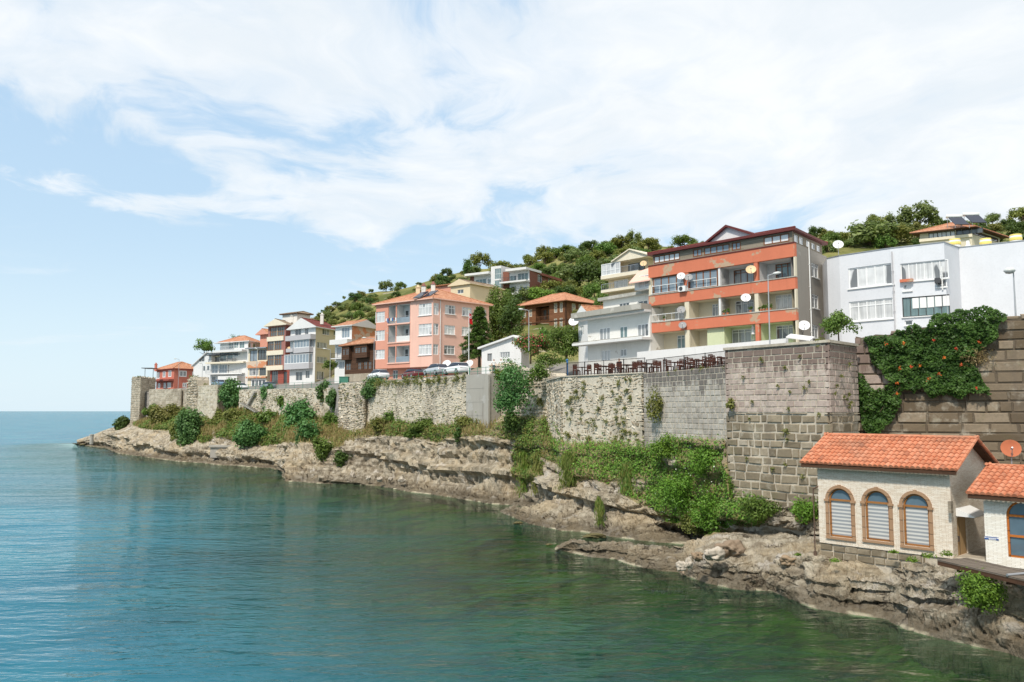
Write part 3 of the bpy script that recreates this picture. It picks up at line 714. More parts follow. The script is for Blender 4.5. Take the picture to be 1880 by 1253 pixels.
SPIT = loft('rock_ledge', spit_col, np.concatenate([np.linspace(1018, 1900, 640), np.linspace(1902, 2150, 60)]), [2, 3, 8, 8, 6, 12, 8, 6, 8, 3], MAT['rock'], .55, 21, None, 1.0, .20, crisp=.26)
OUTC = loft('rock_outcrop', out_col, np.linspace(914, 1262, 300), [2, 3, 8, 10, 10, 8, 4, 4, 2], MAT['rock'], .60, 33, None, .8, .2, crisp=.24)

# --- terrace and hill: six stations of (distance, height) along each sight line
HT = [(244, [(196, 12.6), (200, 12.8), (215, 12), (230, 9), (245, 4), (262, -3)]),
      (256, [(193, 13.4), (205, 14.0), (225, 14), (250, 12), (280, 6), (320, -3)]),
      (340, [(180, 14.2), (200, 14.5), (225, 16), (250, 17), (280, 15), (340, 0)]),
      (450, [(153.5, 13.0), (172, 14.0), (200, 15.5), (230, 20), (265, 24), (330, 5)]),
      (550, [(140, 12.9), (160, 14.1), (185, 18), (240, 30), (300, 40), (370, 25)]),
      (650, [(116, 13.1), (146, 14.3), (178, 20), (235, 36), (290, 50), (360, 40)]),
      (790, [(104, 13.3), (126, 14.4), (158, 21), (220, 40), (275, 54), (350, 45)]),
      (880, [(91.5, 13.1), (118, 14.5), (150, 22.5), (182, 33), (262, 56), (340, 50)]),
      (960, [(88.5, 12.8), (112, 14.5), (147, 22.8), (182, 33), (255, 56.5), (340, 50)]),
      (1008, [(84, 12.6), (104, 13.4), (130, 19), (165, 29), (252, 57.5), (340, 50)]),
      (1035, [(73, 11.9), (95, 12.6), (120, 17), (155, 25), (250, 58.5), (340, 50)]),
      (1183, [(62.8, 11.8), (84, 12.6), (108, 18), (150, 31), (240, 59), (330, 52)]),
      (1335, [(54.5, 12.0), (76, 14.4), (102, 21), (150, 35), (232, 59.5), (330, 52)]),
      (1525, [(48.5, 12.7), (76, 14.8), (102, 22), (150, 38), (226, 60.5), (320, 54)]),
      (1700, [(49, 13.3), (76, 15.3), (108, 25), (150, 38), (222, 61.0), (320, 55)]),
      (1880, [(47, 14.0), (76, 15.8), (108, 25), (150, 38), (222, 60.5), (320, 55)]),
      (2250, [(47, 14.0), (76, 15.8), (108, 25), (150, 38), (222, 58), (320, 55)])]
HU = np.array([h[0] for h in HT], float); HD = np.array([[p[0] for p in h[1]] for h in HT]); HZ = np.array([[p[1] for p in h[1]] for h in HT])
def hill_prof(u):
    return np.array([np.interp(u, HU, HD[:, k]) for k in range(6)]), np.array([np.interp(u, HU, HZ[:, k]) for k in range(6)])
def hill_noise(x, y, d, zb):
    q = np.stack([np.asarray(x), np.asarray(y), np.zeros_like(np.asarray(x))], 1)
    return fbm(q * .035, 4, 50) * 3.2 * np.clip((np.asarray(zb) - 17) / 12, 0, 1)
def hill_z(u, d):
    a, z = hill_prof(u); zz = float(np.interp(d, a, z)); x = ray(u, 755)[0] * d
    return zz + float(hill_noise([x], [d], d, [zz])[0])
def hill_hit(u, v):
    a, z = hill_prof(u)
    d = np.arange(a[0] + 1, a[5], .8); rx, rz = ray(u, v); zz = np.interp(d, a, z); x = ray(u, 755)[0] * d
    hit = np.nonzero(H + rz * d <= zz + hill_noise(x, d, d, zz))[0]
    return P(u, v, float(d[hit[0]])) if len(hit) else None
hu = np.concatenate([np.linspace(244, 1900, 260), np.linspace(1910, 2250, 30)]); V = []; nrow = 90
for u in hu:
    a, z = hill_prof(u); t = np.linspace(0, 5, nrow); d = np.interp(t, range(6), a); zz = np.interp(t, range(6), z); x = ray(u, 755)[0] * d
    q_ = np.stack([x, d, zz + hill_noise(x, d, d, zz)], 1); q_[0, 2] = 1.0; q_[0, 1] += .3; V.append(q_)
V = np.array(V); V[1:-1, 3:-1] = V[1:-1, 3:-1] * .5 + (V[1:-1, 2:-2] + V[1:-1, 4:]) * .25; nc = len(hu); V = V.reshape(-1, 3); idx = np.arange(nc * nrow).reshape(nc, nrow)
q = np.stack([idx[:-1, :-1], idx[1:, :-1], idx[1:, 1:], idx[:-1, 1:]], -1).reshape(-1, 4)
me = bpy.data.meshes.new('hillside'); og = np.array((0, 150, 0.)); me.from_pydata((V - og).tolist(), [], q.tolist()); me.materials.append(MAT['hill_ground'])
me.polygons.foreach_set('use_smooth', [True] * len(me.polygons)); me.update()
tag(link_mesh(me, 'hillside', None, og), kind='structure')

# --- sea and sea floor
shore = np.array([(MAIN['G'][i, 9][0], MAIN['G'][i, 9][1]) for i in range(0, len(us), 6)] + [tuple(spit_col(u)[2])[:2] for u in np.linspace(1018, 2150, 120)] + [tuple(out_col(u)[2])[:2] for u in np.linspace(914, 1262, 50)])
gx = np.concatenate([np.linspace(-190, -60, 50), np.linspace(-58, 46, 105)]); gy = np.concatenate([np.linspace(2, 110, 109), np.linspace(112, 280, 60)])
X, Y = np.meshgrid(gx, gy, indexing='ij'); pts = np.stack([X.ravel(), Y.ravel()], 1)
dist = np.min(np.concatenate([np.linalg.norm(pts[:, None, :] - s[None, :, :], axis=2).min(1, keepdims=True) for s in np.array_split(shore, 8)], 1), 1)
q3 = np.concatenate([pts, np.zeros((len(pts), 1))], 1)
wid = np.interp(pts[:, 1], [10, 30, 60, 100, 150, 250], [19, 22, 22, 15, 8, 2])
shal = np.exp(-(dist / wid) ** 2.2) * (1 + .35 * fbm(q3 * .12, 3, 60)); shal = np.clip(shal, 0, 1)
nx, ny = len(gx), len(gy); idx = np.arange(nx * ny).reshape(nx, ny)
q = np.stack([idx[:-1, :-1], idx[1:, :-1], idx[1:, 1:], idx[:-1, 1:]], -1).reshape(-1, 4)
Vw = q3.copy(); ring = []
def boundary():
    return list(idx[:, 0]) + list(idx[-1, 1:]) + list(idx[::-1, -1][1:]) + list(idx[0, ::-1][1:-1])
bd = boundary(); nb = len(bd); out = []
cxm, cym = -70.0, 140.0
for i in bd:
    dvec = Vw[i, :2] - (cxm, cym); out.append((cxm + dvec[0] * 220, cym + dvec[1] * 220, 0.0))
Vall = np.concatenate([Vw, np.array(out)]); base = nx * ny
fr_ = [(bd[k], base + k, base + (k + 1) % nb, bd[(k + 1) % nb]) for k in range(nb)]
sh_all = np.concatenate([shal, np.zeros(nb)]); nr_all = np.concatenate([np.clip(np.exp(-(dist / np.interp(pts[:, 1], [10, 40, 90, 150, 250], [18, 23, 33, 28, 12])) ** 2) * (1 + .3 * fbm(q3 * .06, 3, 61)), 0, 1), np.zeros(nb)])
me = bpy.data.meshes.new('sea'); me.from_pydata(Vall.tolist(), [], q.tolist() + fr_); me.materials.append(MAT['sea'])
me.attributes.new('shallow', 'FLOAT', 'POINT').data.foreach_set('value', sh_all.astype(np.float32)); me.attributes.new('shore', 'FLOAT', 'POINT').data.foreach_set('value', nr_all.astype(np.float32)); me.update()
tag(link_mesh(me, 'sea', None, (0, 0, 0)), kind='structure')
fz = -np.interp(dist, [0, 1.5, 5, 15, 40], [.5, 1.0, 1.9, 3.6, 7.0]) + fbm(q3 * .25, 4, 70) * .5
me = bpy.data.meshes.new('sea_floor'); me.from_pydata(np.stack([pts[:, 0], pts[:, 1], fz - .2], 1).tolist(), [], q.tolist()); me.materials.append(MAT['sea_floor'])
me.polygons.foreach_set('use_smooth', [True] * len(me.polygons)); me.update()
tag(link_mesh(me, 'sea_floor', None, (0, 0, 0)), kind='structure')
# ---------------------------------------------------------------- town walls: every stone its own raised face
def blocks(mb, f, s0, s1, zb, zt, rh, bw, rough=.05, gap=.015, jit=.0, m=0, off=0.0, mfun=None, skip=0.0, big=0.0, wav=0.0):
    """courses of stones on face f between the heights zb(s), zt(s)"""
    fb = zb if callable(zb) else (lambda s: zb); ft = zt if callable(zt) else (lambda s: zt)
    lo = min(fb(s0), fb(s1), fb((s0 + s1) / 2)); hi = max(ft(s0), ft(s1), ft((s0 + s1) / 2))
    z = lo
    while z < hi - .04:
        h = random.uniform(*rh); z1 = min(z + h, hi)
        s = s0 - random.uniform(0, bw[0] * .6)
        while s < s1:
            wd = random.uniform(*bw)
            if big and random.random() < big: wd *= 1.5
            a = max(s, s0); b = min(s + wd, s1); s += wd
            mid = (a + b) / 2
            if b - a < .06 or (z + z1) / 2 < fb(mid): continue
            top = min(z1, ft(mid) + (random.uniform(-.08, .08) if jit else 0))
            if top - z < .06 or random.random() < skip: continue
            g = gap; j = lambda q: random.uniform(-jit, jit) * q
            hh = top - z; ww = b - a
            cs = [(a + g + j(ww) , z + g + j(hh)), (b - g + j(ww), z + g + j(hh)), (b - g + j(ww), top - g + j(hh)), (a + g + j(ww), top - g + j(hh))]
            o = off + random.uniform(.25, 1) * rough; ch = min(.25 * hh, .018 + rough * .55)
            if wav: cs = [(x, y + wav * (math.sin(x * 1.7 + y * .9) + .6 * math.sin(x * 4.3 + y * 2.1)) * (1 if zt is None or y < hi - .5 else .3)) for x, y in cs]
            back = [f.at(p[0], p[1], off - .06) for p in cs]
            cx_ = sum(p[0] for p in cs) / 4; cz_ = sum(p[1] for p in cs) / 4
            fr_ = []
            for (x, y) in cs:
                fr_.append(f.at(x + (ch if x < cx_ else -ch), y + (ch if y < cz_ else -ch), o + random.uniform(-.3, .3) * rough))
            mm = m if mfun is None else mfun(mid, (z + top) / 2)
            mb.raw(back + fr_, [(4, 5, 6, 7), (0, 1, 5, 4), (1, 2, 6, 5), (2, 3, 7, 6), (3, 0, 4, 7)], mm)
        z = z1
def core(mb, f, zb, ztA, ztB, depth=1.2, off=-.012, n=24, rag=0.0, m=0, ins=.06):
    """the mortar body behind the stones"""
    pt = []
    for k in range(n + 1):
        s = ins + (f.L - 2 * ins) * k / n; z = ztA + (ztB - ztA) * k / n + (random.uniform(-rag, rag) if rag else 0); pt.append((s, z))
    for (s, z), (s2, z2) in zip(pt, pt[1:]):
        mb.poly([f.at(s, zb, off), f.at(s2, zb, off), f.at(s2, z2, off), f.at(s, z, off)], m, .5)
        mb.poly([f.at(s, z, off), f.at(s2, z2, off), f.at(s2, z2, off - depth), f.at(s, z, off - depth)], m, .4)
        mb.poly([f.at(s2, zb, off - depth), f.at(s, zb, off - depth), f.at(s, z, off - depth), f.at(s2, z2, off - depth)], m, .4)
    a, b = pt[0], pt[-1]
    mb.poly([f.at(ins, zb, off), f.at(ins, a[1], off), f.at(ins, a[1], off - depth), f.at(ins, zb, off - depth)], m, .5)
    mb.poly([f.at(b[0], zb, off - depth), f.at(b[0], b[1], off - depth), f.at(b[0], b[1], off), f.at(b[0], zb, off)], m, .5)
def stonewall(name, label, faces, mats, cm, group=None, cope=None, depth=1.2, rag=.0, cat='wall'):
    """faces: list of (Face, zb, ztA, ztB, kwargs of blocks)"""
    f0 = faces[0][0]; t = thing(name, label, cat, (f0.A.x, f0.A.y, faces[0][1]), group)
    mb = MB(); c = MB(); cp = MB()
    for f, zb, ta, tb, kw in faces:
        kw = dict(kw); parts = kw.pop('parts', None) or [dict(zb=zb, zt=(lambda s, ta=ta, tb=tb, L=f.L: ta + (tb - ta) * s / L))]
        for p_ in parts: blocks(mb, f, 0, f.L, **{**kw, **p_})
        core(c, f, zb, ta, tb, depth if len(faces) == 1 else .4, rag=rag, ins=.06 if len(faces) == 1 else .22)
        if cope: 
            h = cope
            p = f.at(-.03, ta + .005, .10); q_ = f.at(f.L + .03, tb + .005, .10); nn = Vector((f.n.x, f.n.y, 0)) * -(min(depth, .5) * .7 + .1)
            cp.frame_box(p, q_ - p, nn, (0, 0, h))
    if len(faces) > 1 and rag >= 0:                             # rubble fill behind the corner faces, up to just under their tops
        fa, fb2 = faces[0][0], faces[1][0]
        if (fb2.A - fa.B).length < .1:
            zt_ = min(x[2] for x in faces[:2]) - .10; D_ = fa.A + (fb2.B - fa.B); c.poly([(p.x, p.y, zt_) for p in (fa.A, fa.B, fb2.B, D_)], 0, .4)
    mb.build('stonework', mats, t); c.build('mortar_core', cm, t)
    if cope: cp.build('coping', MAT['mortar'], t)
    return t
def FF(u0, d0, u1, d1): return Face(XY(u0, d0), XY(u1, d1))
fG = FF(1182, 62.6, 1335, 53.3)
stonewall('ashlar_wall', 'pale grey squared stone wall with a dark damp band under the railing', [(fG, 5.6, fG.zat((1183, 686)), fG.zat((1333, 673)), dict(rh=(.34, .40), bw=(.38, .72), rough=.025, gap=.013))], MAT['ashlar_grey'], MAT['mortar'])
fT = FF(1333, 52.0, 1525, 46.0); fS = FF(1525, 46.0, 1577.5, 48.9)
zT = fT.zat((1525, 629)); Tb = fT.A + (fS.B - fT.B); fTl = Face(fT.A + (fS.B - fT.B), fT.A)
tp = lambda f: [dict(zb=2.0, zt=8.9, rh=(.42, .60), bw=(.42, 1.2), rough=.08, gap=.020, jit=.045, wav=.012, m=1), dict(zb=8.9, zt=zT, rh=(.31, .40), bw=(.34, .9), rough=.028, gap=.009, jit=.014, m=0)]
stonewall('bastion_tower', 'square stone bastion with pinkish courses above older brown blocks', [(f, 1.6, zT, zT, dict(parts=tp(f), rh=0, bw=0)) for f in (fT, fS, fTl)], [MAT['tower_stone'], MAT['tower_low']], MAT['mortar'], cope=.16, depth=3.0, cat='tower')
mb = MB(); mb.poly([(p.x, p.y, zT + .03) for p in (fT.A, fT.B, fS.B, fTl.A)]); 
tw = bpy.data.objects['bastion_tower']; mb.build('terrace_top', MAT['mortar'], tw)
fC = FF(1574, 49.6, 2080, 43.5)
zc0, zc1 = fC.zat((1578, 621)), fC.zat((1850, 582))
sC = fC.hit((1850, 600))[0]; zcE = zc0 + (zc1 - zc0) * fC.L / sC
s_split = fC.hit((1690, 640))[0]
stonewall('curtain_wall', 'high brown wall of huge rough blocks behind the tiled cottages', [(fC, 1.8, zc0, zcE, dict(rh=(.46, .64), bw=(.6, 2.0), rough=.085, gap=.016, jit=.03, big=.15, mfun=lambda s, z: 1 if (s < s_split - .35 * (12.4 - z) and z > 10.2) else 0))], [MAT['ashlar_brown'], MAT['tower_stone']], MAT['dark_joint'], depth=1.6, rag=.12)
fR = FF(1030, 70.4, 1182, 62.7); fRl = FF(1004, 78.5, 1030, 70.4)
rub = dict(rh=(.15, .36), bw=(.16, .52), rough=.08, gap=.026, jit=.13, skip=.30, wav=.10)
stonewall('rubble_wall', 'cream rubble wall tufted with plants below the terrace railing', [(fR, 4.0, fR.zat((1030, 693)), fR.zat((1182, 686)), rub), (fRl, 4.0, fR.zat((1030, 693)) - .05, fR.zat((1030, 693)) - .05, rub)], MAT['rubble'], MAT['rubble_mortar'], cope=.10)
fB = FF(898, 90.5, 1012, 80.5)
stonewall('broken_wall', 'crumbling rubble bank wall behind the big fig bush', [(fB, 6.0, fB.zat((905, 668)), fB.zat((985, 688)), dict(rh=(.25, .5), bw=(.3, .8), rough=.16, gap=.04, jit=.1, skip=.2))], MAT['rubble'], MAT['rubble_mortar'], rag=.35, depth=2.2)
fK = FF(858, 91.2, 901.5, 87.6)
t = thing('concrete_buttress', 'smooth grey streaked concrete buttress between two rubble walls', 'wall', (fK.A.x, fK.A.y, 5))
mb = MB(); fbox(mb, fK, 0, fK.L, 5.5, fK.zat((880, 688)), -1.2, .18); [fbox(mb, fK, 0, fK.L - .8, 5.5 + 1.5 * k, 5.53 + 1.5 * k, .18, .2) for k in range(1, 5)]; mb.build('concrete_face', MAT['concrete'], t)
mb = MB(); fbox(mb, fK, fK.L - .75, fK.L + .1, 4.2, fK.zat((880, 688)) - .15, .18, .42); mb.build('corner_pier', MAT['concrete'], t)
fW = FF(668, 114.0, 858, 91.4)
stonewall('lime_wall', 'long cream limewashed rubble wall with grass along its top below parked cars', [(fW, 5.5, fW.zat((700, 705)), fW.zat((858, 688)), dict(rh=(.18, .36), bw=(.2, .55), rough=.10, gap=.03, jit=.13, skip=.34, wav=.12))], MAT['rubble_light'], MAT['rubble_mortar'])
fP = FF(621, 118.3, 668, 112.3); fPs = FF(668, 112.3, 699, 117.0)
stonewall('wall_pier', 'tall rough stone pier jutting from the wall with bushes on both sides', [(f, 4.5, fP.zat((645, 703)), fP.zat((645, 703)), dict(rh=(.24, .46), bw=(.3, .75), rough=.18, gap=.045, jit=.13, skip=.12, wav=.12)) for f in (fP, fPs)], MAT['rubble'], MAT['mortar'], depth=2.0, rag=.1)
fQ = FF(438, 153.4, 622, 126.0)
stonewall('retaining_wall', 'low rubble retaining wall under the maroon and yellow houses', [(fQ, 7.5, fQ.zat((440, 716)), fQ.zat((620, 712)), dict(rh=(.25, .5), bw=(.3, .8), rough=.12, gap=.04, jit=.12, skip=.28, wav=.14))], MAT['rubble'], MAT['rubble_mortar'])
st_ = MB()
for k in range(13):
    a = fQ.hit((470 - k * 1.6, 722 + k * 2.9)); p = fQ.at(a[0], a[1], .55); st_.frame_box(p, Vector((fQ.t.x, fQ.t.y, 0)) * .5, (fQ.n.x * -.6, fQ.n.y * -.6, 0), (0, 0, .32))
for k in range(10):
    a = fQ.hit((449 + k * 2.8, 742 + k * 1.7)); p = fQ.at(a[0], a[1], .9); st_.frame_box(p, Vector((fQ.t.x, fQ.t.y, 0)) * .5, (fQ.n.x * -.8, fQ.n.y * -.8, 0), (0, 0, .26))
tag(st_.build('stone_stair', MAT['concrete']), 'narrow stone steps zigzagging down the low rubble retaining wall', 'stairs')
fM = FF(360, 165.5, 398, 157.0); fMs = FF(398, 157.0, 426, 163.5)
stonewall('plastered_bastion', 'weathered plastered bastion left of the zigzag steps', [(f, 5.0, fM.zat((380, 708)), fM.zat((380, 708)), dict(rh=(.4, .6), bw=(.6, 1.2), rough=.05, gap=.02, jit=.04, skip=.35)) for f in (fM, fMs)], MAT['rubble_light'], MAT['rubble_mortar'], depth=2.5)
fN = FF(343, 169.5, 361, 165.0)
stonewall('ruined_pillar', 'ragged ruined stone pillar rising above the wall beside the red house', [(fN, 7.0, fN.zat((350, 694)), fN.zat((350, 697)), dict(rh=(.4, .7), bw=(.4, 1.0), rough=.35, gap=.05, jit=.12))], MAT['rubble'], MAT['mortar'], depth=2.4, rag=.4)
fO = FF(272, 187.6, 331, 178.6); fO2 = FF(331, 180.5, 345, 176.5)
stonewall('seaward_wall', 'grey brown seaward wall below the red house', [(fO, 7.0, fO.zat((280, 715)), fO.zat((330, 714)), dict(rh=(.4, .6), bw=(.6, 1.2), rough=.05, gap=.02, jit=.03, skip=.2)), (fO2, 7.0, fO2.zat((335, 715)), fO2.zat((335, 715)), dict(rh=(.4, .6), bw=(.6, 1.2), rough=.05, gap=.02, jit=.03, skip=.2))], MAT['tower_far'], MAT['mortar'], depth=1.5)
fY = Face(XY(239.5, 193.5), XY(256, 190)); fX = Face(XY(256, 190), XY(284, 197))
zY = fY.zat((250, 693))
stonewall('corner_tower', 'tall square corner tower at the tip of the headland', [(f, 3.0, zY, zY - .1, dict(rh=(.4, .6), bw=(.5, 1.1), rough=.12, gap=.03, jit=.05)) for f in (fY, fX)], MAT['tower_far'], MAT['mortar'], depth=3.0, rag=.25, cat='tower')
# ---------------------------------------------------------------- houses
def house(name, label, fs, z0, group=None, cat='house'):
    c = sum([f.A for f in fs], Vector((0, 0))) / 4
    return thing(name, label, cat, (c.x, c.y, z0), group)
def hwalls(par, fs, z0, z1, holes=None, m=None, name='wall', reveal=.14, skip=(), gable=None, flat=True, gm=None):
    """four outer walls with window openings; holes {face index: [rects]}"""
    holes = holes or {}; mb = MB()
    for k, f in enumerate(fs):
        if k in skip: continue
        wall_face(mb, f, 0, f.L, z0, z1, holes.get(k, ()), 0, reveal)
    if gable:
        ks, h = gable
        for k in ks:
            f = fs[k]; mb.poly([f.at(0, z1), f.at(f.L, z1), f.at(f.L / 2, z1 + h)], 0)
    if flat: mb.poly([(f.A.x, f.A.y, z1 - .02) for f in fs])
    mb.poly([(f.A.x, f.A.y, z0 + .02) for f in fs][::-1])
    return mb.build(name, m, par)
def slab(par, f, s0, s1, z0, z1, o0, o1, m, name='slab'):
    mb = MB(); fbox(mb, f, s0, s1, z0, z1, o0, o1); return mb.build(name, m, par)
def railing(par, f, s0, s1, z, h, off, m, step=.14, name='railing', glass=None):
    mb = MB()
    fbox(mb, f, s0, s1, z + h - .05, z + h, off - .03, off + .03)
    fbox(mb, f, s0, s1, z + .05, z + .09, off - .02, off + .02)
    k = max(2, int((s1 - s0) / step))
    for i in range(k + 1):
        s = s0 + (s1 - s0) * i / k; w = .03 if i % 8 == 0 else .012
        fbox(mb, f, s - w, s + w, z, z + h - .051, off - w, off + w)
    return mb.build(name, m, par)
def dish(name, label, base, aim, r, m, mount=None, group='satellite dishes on the houses'):
    """bowl, feed arm and bracket; base = where the bracket meets wall or roof"""
    base = Vector(base); aim = Vector(aim).normalized()
    t = thing(name, label, 'satellite dish', base, group)
    c = base + Vector((mount or (0, 0, .5))); b = MB()
    prof = [(0.001, -.18 * r)] + [(r * k / 5, r * (-.18 + .24 * (k / 5) ** 2)) for k in range(1, 6)]
    b.lathe(prof + [(r * 1.02, .065 * r), (r * .99, .02 * r)] + [(r * k / 4, r * (-.22 + .24 * (k / 4) ** 2)) for k in (3, 2, 1)] + [(.001, -.22 * r)], c, 18, 0, aim)
    b.build('bowl', m, t, smooth=True)
    q = MB(); up = Vector((0, 0, 1)); low = (up - aim * up.dot(aim)).normalized() * -1
    tip = c + aim * r * .95 + low * r * .25
    q.tube(c + low * r * .98, tip, .022, .018, 6); q.tube(tip, tip - aim * .14, .04, .055, 8); q.build('feed_arm', MAT['grey_metal'], t)
    k = MB(); k.tube(base, c - aim * r * .2, .03, .03, 6); k.build('bracket', MAT['grey_metal'], t)
    return t
AIM = Vector((-.25, -.8, .45))
def ac_unit(name, label, f, s, z, off=.0):
    p = f.at(s, z, off); t = thing(name, label, 'air conditioner', p, 'outdoor air conditioning units')
    mb = MB(); fbox(mb, f, s - .4, s + .4, z, z + .55, off + .06, off + .36); mb.build('casing', MAT['white_paint'], t)
    mb = MB(); n = Vector((f.n.x, f.n.y, 0)); mb.lathe([(.001, .0), (.2, .0), (.22, .02), (.2, .03), (.17, .015), (.001, .015)], f.at(s - .1, z + .28, off + .36), 14, 0, n); mb.build('fan_grille', MAT['dark_metal'], t)
    mb = MB()
    for q in (-.3, .3): fbox(mb, f, s + q - .02, s + q + .02, z - .05, z - .002, off, off + .36)
    mb.build('bracket', MAT['grey_metal'], t)
def chimney(par, p, w, h, m, cap=None, name='chimney'):
    mb = MB(); x, y, z = p; mb.box(x - w / 2, x + w / 2, y - w / 2, y + w / 2, z, z + h)
    o = mb.build(name, m, par)
    mb = MB(); mb.box(x - w * .65, x + w * .65, y - w * .65, y + w * .65, z + h + .002, z + h + .12); mb.box(x - w * .3, x + w * .3, y - w * .3, y + w * .3, z + h + .122, z + h + .45); mb.build('chimney_cap', cap or m, o)
    return o
def downpipe(par, f, s, z0, z1, m=None, off=.0):
    mb = MB(); mb.tube(f.at(s, z0, off + .09), f.at(s, z1, off + .09), .055, .055, 8)
    for k in range(1, 5): 
        z = z0 + (z1 - z0) * k / 5; fbox(mb, f, s - .08, s + .08, z, z + .04, off + .0, off + .15)
    return mb.build('downpipe', m or MAT['white_paint'], par)
def wins(par, f, zm, rects, off=0.0, **kw):
    out = []
    for r in rects:
        rr = f.rect(zm(r[0], r[1]), zm(r[2], r[3]), off); k = dict(kw); k.update(r[4] if len(r) > 4 else {})
        window(par, f, rr, off=off, **k); out.append(rr)
    return out
def rects(f, zm, rs, off=0.0): return [f.rect(zm(*r[:2]), zm(*r[2:4]), off) for r in rs]

# --- the red-banded apartment block
A, B, C = XY(1194.6, 83.0), XY(1468, 71.0), XY(1527.5, 77.5)
fs = foot(A, B, C); f0, f1 = fs[0], fs[1]; zb = 13.6; zE = f0.zat(Z4(1537, 228))
RB = house('apartment_block', 'long apartment block with orange red balcony bands and a dark red eave', fs, zb, cat='apartment block')
zl = lambda y: f0.zat(Z4(1537, y))                            # heights read along the near corner
bands = [(zl(332), zE), (zl(582), zl(492)), (zl(826), zl(737))]
DP = 1.7
cols_ = [f0.hit(Z4(x, 700))[0] for x in (402, 655, 688, 915, 930, 1193, 1222, 1533)]
cols_[7] = min(cols_[7], f0.L - .14)
floorsZ = [(bands[1][1], bands[0][0]), (bands[2][1], bands[1][0]), (zl(1000), bands[2][0])]
mb = MB()                                                    # outer shell: front is built as piers and bands
for k in (1, 2, 3):
    hl = rects(f1, Z5, [(253, 480, 302, 590), (338, 520, 383, 628), (258, 688, 302, 793), (341, 718, 386, 815), (260, 893, 302, 990)]) if k == 1 else []
    wall_face(mb, fs[k], 0, fs[k].L, zb, zE, hl, 0, .15)
mb.poly([(f.A.x, f.A.y, zE - .02) for f in fs])
mb.build('wall', MAT['grey_render'], RB)
for i, (a, b) in enumerate(bands):
    mb = MB(); fbox(mb, f0, 0, f0.L, a, b, -.35, .04); mb.build('balcony_band', MAT['orange_band'], RB)
    mb = MB(); fbox(mb, f0, -.03, f0.L + .03, b, b + .09, -.38, .10); mb.build('band_coping', MAT['weathered_slab'] if i else MAT['dark_red_trim'], RB)
piers = [(0, cols_[0]), (cols_[1], cols_[2]), (cols_[5], cols_[6]), (cols_[7], f0.L)]
for i, (z0, z1) in enumerate(floorsZ):
    for j, (a, b) in enumerate(piers):
        mb = MB(); fbox(mb, f0, a, b, z0 + (.0 if i == 2 else .09), z1, -.34, .0); mb.build('pier', MAT['orange_band'] if (i == 2 and j == 2 or i == 0 and j in (1, 2)) else MAT['loggia_cream'], RB)
    mats = [[MAT['loggia_grey']] * 4, [MAT['loggia_cream'], MAT['loggia_cream'], MAT['loggia_cream'], MAT['loggia_cream']], [MAT['loggia_cream'], MAT['loggia_cream'], MAT['loggia_green'], MAT['loggia_green']]][i]
    doors = [[None, None, (1030, 442, 1188, 548), (1350, 388, 1495, 498)], [(580, 738, 652, 832), (865, 706, 914, 800), (1043, 684, 1188, 780), (1350, 634, 1495, 738)], [(596, 945, 660, 1045), (690, 942, 712, 1036), (1000, 905, 1168, 998), (1355, 872, 1500, 966)]][i]
    for j in range(4):
        a, b = [(cols_[0], cols_[1]), (cols_[2], cols_[3]), (cols_[4], cols_[5]), (cols_[6], cols_[7] - .42)][j]
        if i == 0 and j < 2: continue
        hl = []
        if doors[j]:
            r = f0.rect(Z4(*doors[j][:2]), Z4(*doors[j][2:]), -DP); r = (max(r[0], a + .1), min(r[1], b - .05), max(r[2], z0 + .05), min(r[3], z1 - .15)); hl = [r]
        mb = MB(); wall_face(mb, f0, a, b, z0 - .3, z1 + .2, hl, 0, .12, -DP)
        for s in (a, b):
            p, q = f0.at(s, z0 - .3, -DP), f0.at(s, z0 - .3, -.30); pp = [p, q, q + Vector((0, 0, z1 - z0 + .5)), p + Vector((0, 0, z1 - z0 + .5))]; mb.poly(pp if s == b else pp[::-1])
        mb.poly([f0.at(a, z1 - .01, -.3), f0.at(b, z1 - .01, -.3), f0.at(b, z1 - .01, -DP), f0.at(a, z1 - .01, -DP)][::-1]); mb.poly([f0.at(a, z0 - .28, -.3), f0.at(b, z0 - .28, -.3), f0.at(b, z0 - .28, -DP), f0.at(a, z0 - .28, -DP)])
        mb.build('balcony', mats[j], RB)
        if hl: window(RB, f0, hl[0], 3 if r[1] - r[0] > 1.4 else 2, 1, MAT['white_frame'] if i else MAT['brown_frame'], random.choice([MAT['pane_half'], MAT['pane_lace'], MAT['pane_teal']]), .1, -DP, .07, transom=.78)
# glazed balcony, top left
for (x0, y0, x1, y1, nx, pm) in ((412, 505, 655, 622, 4, 'pane_sky'), (685, 452, 910, 572, 4, 'pane_sky')):
    r = f0.rect(Z4(x0, y0), Z4(x1, y1), -.1); r = (r[0], r[1], floorsZ[0][0] + .10, floorsZ[0][1] - .02)
    window(RB, f0, r, nx, 1, MAT['brown_frame'], MAT[pm], .1, -.1, .12, name='glazed_balcony'); railing(RB, f0, r[0], r[1], floorsZ[0][0] + .1, .85, .10, MAT['white_paint'], .9)
for (i, j) in ((1, 0), (2, 0)): pass
railing(RB, f0, cols_[0], cols_[1], floorsZ[1][0] + .09, .75, -.1, MAT['white_paint'], .8)
mb = MB(); s_ = f0.hit(Z4(815, 960))[0]; fbox(mb, f0, s_, cols_[4] + .15, floorsZ[2][0], floorsZ[2][0] + 2.1, -1.5, -.32); mb.build('partition', MAT['loggia_green'], RB)
for q in (cols_[3],):
    for i in (0, 1):
        mb = MB(); fbox(mb, f0, cols_[3], cols_[4], floorsZ[i][0] + .09, floorsZ[i][1], -1.6, -.05); mb.build('partition', MAT['white_wall'], RB)
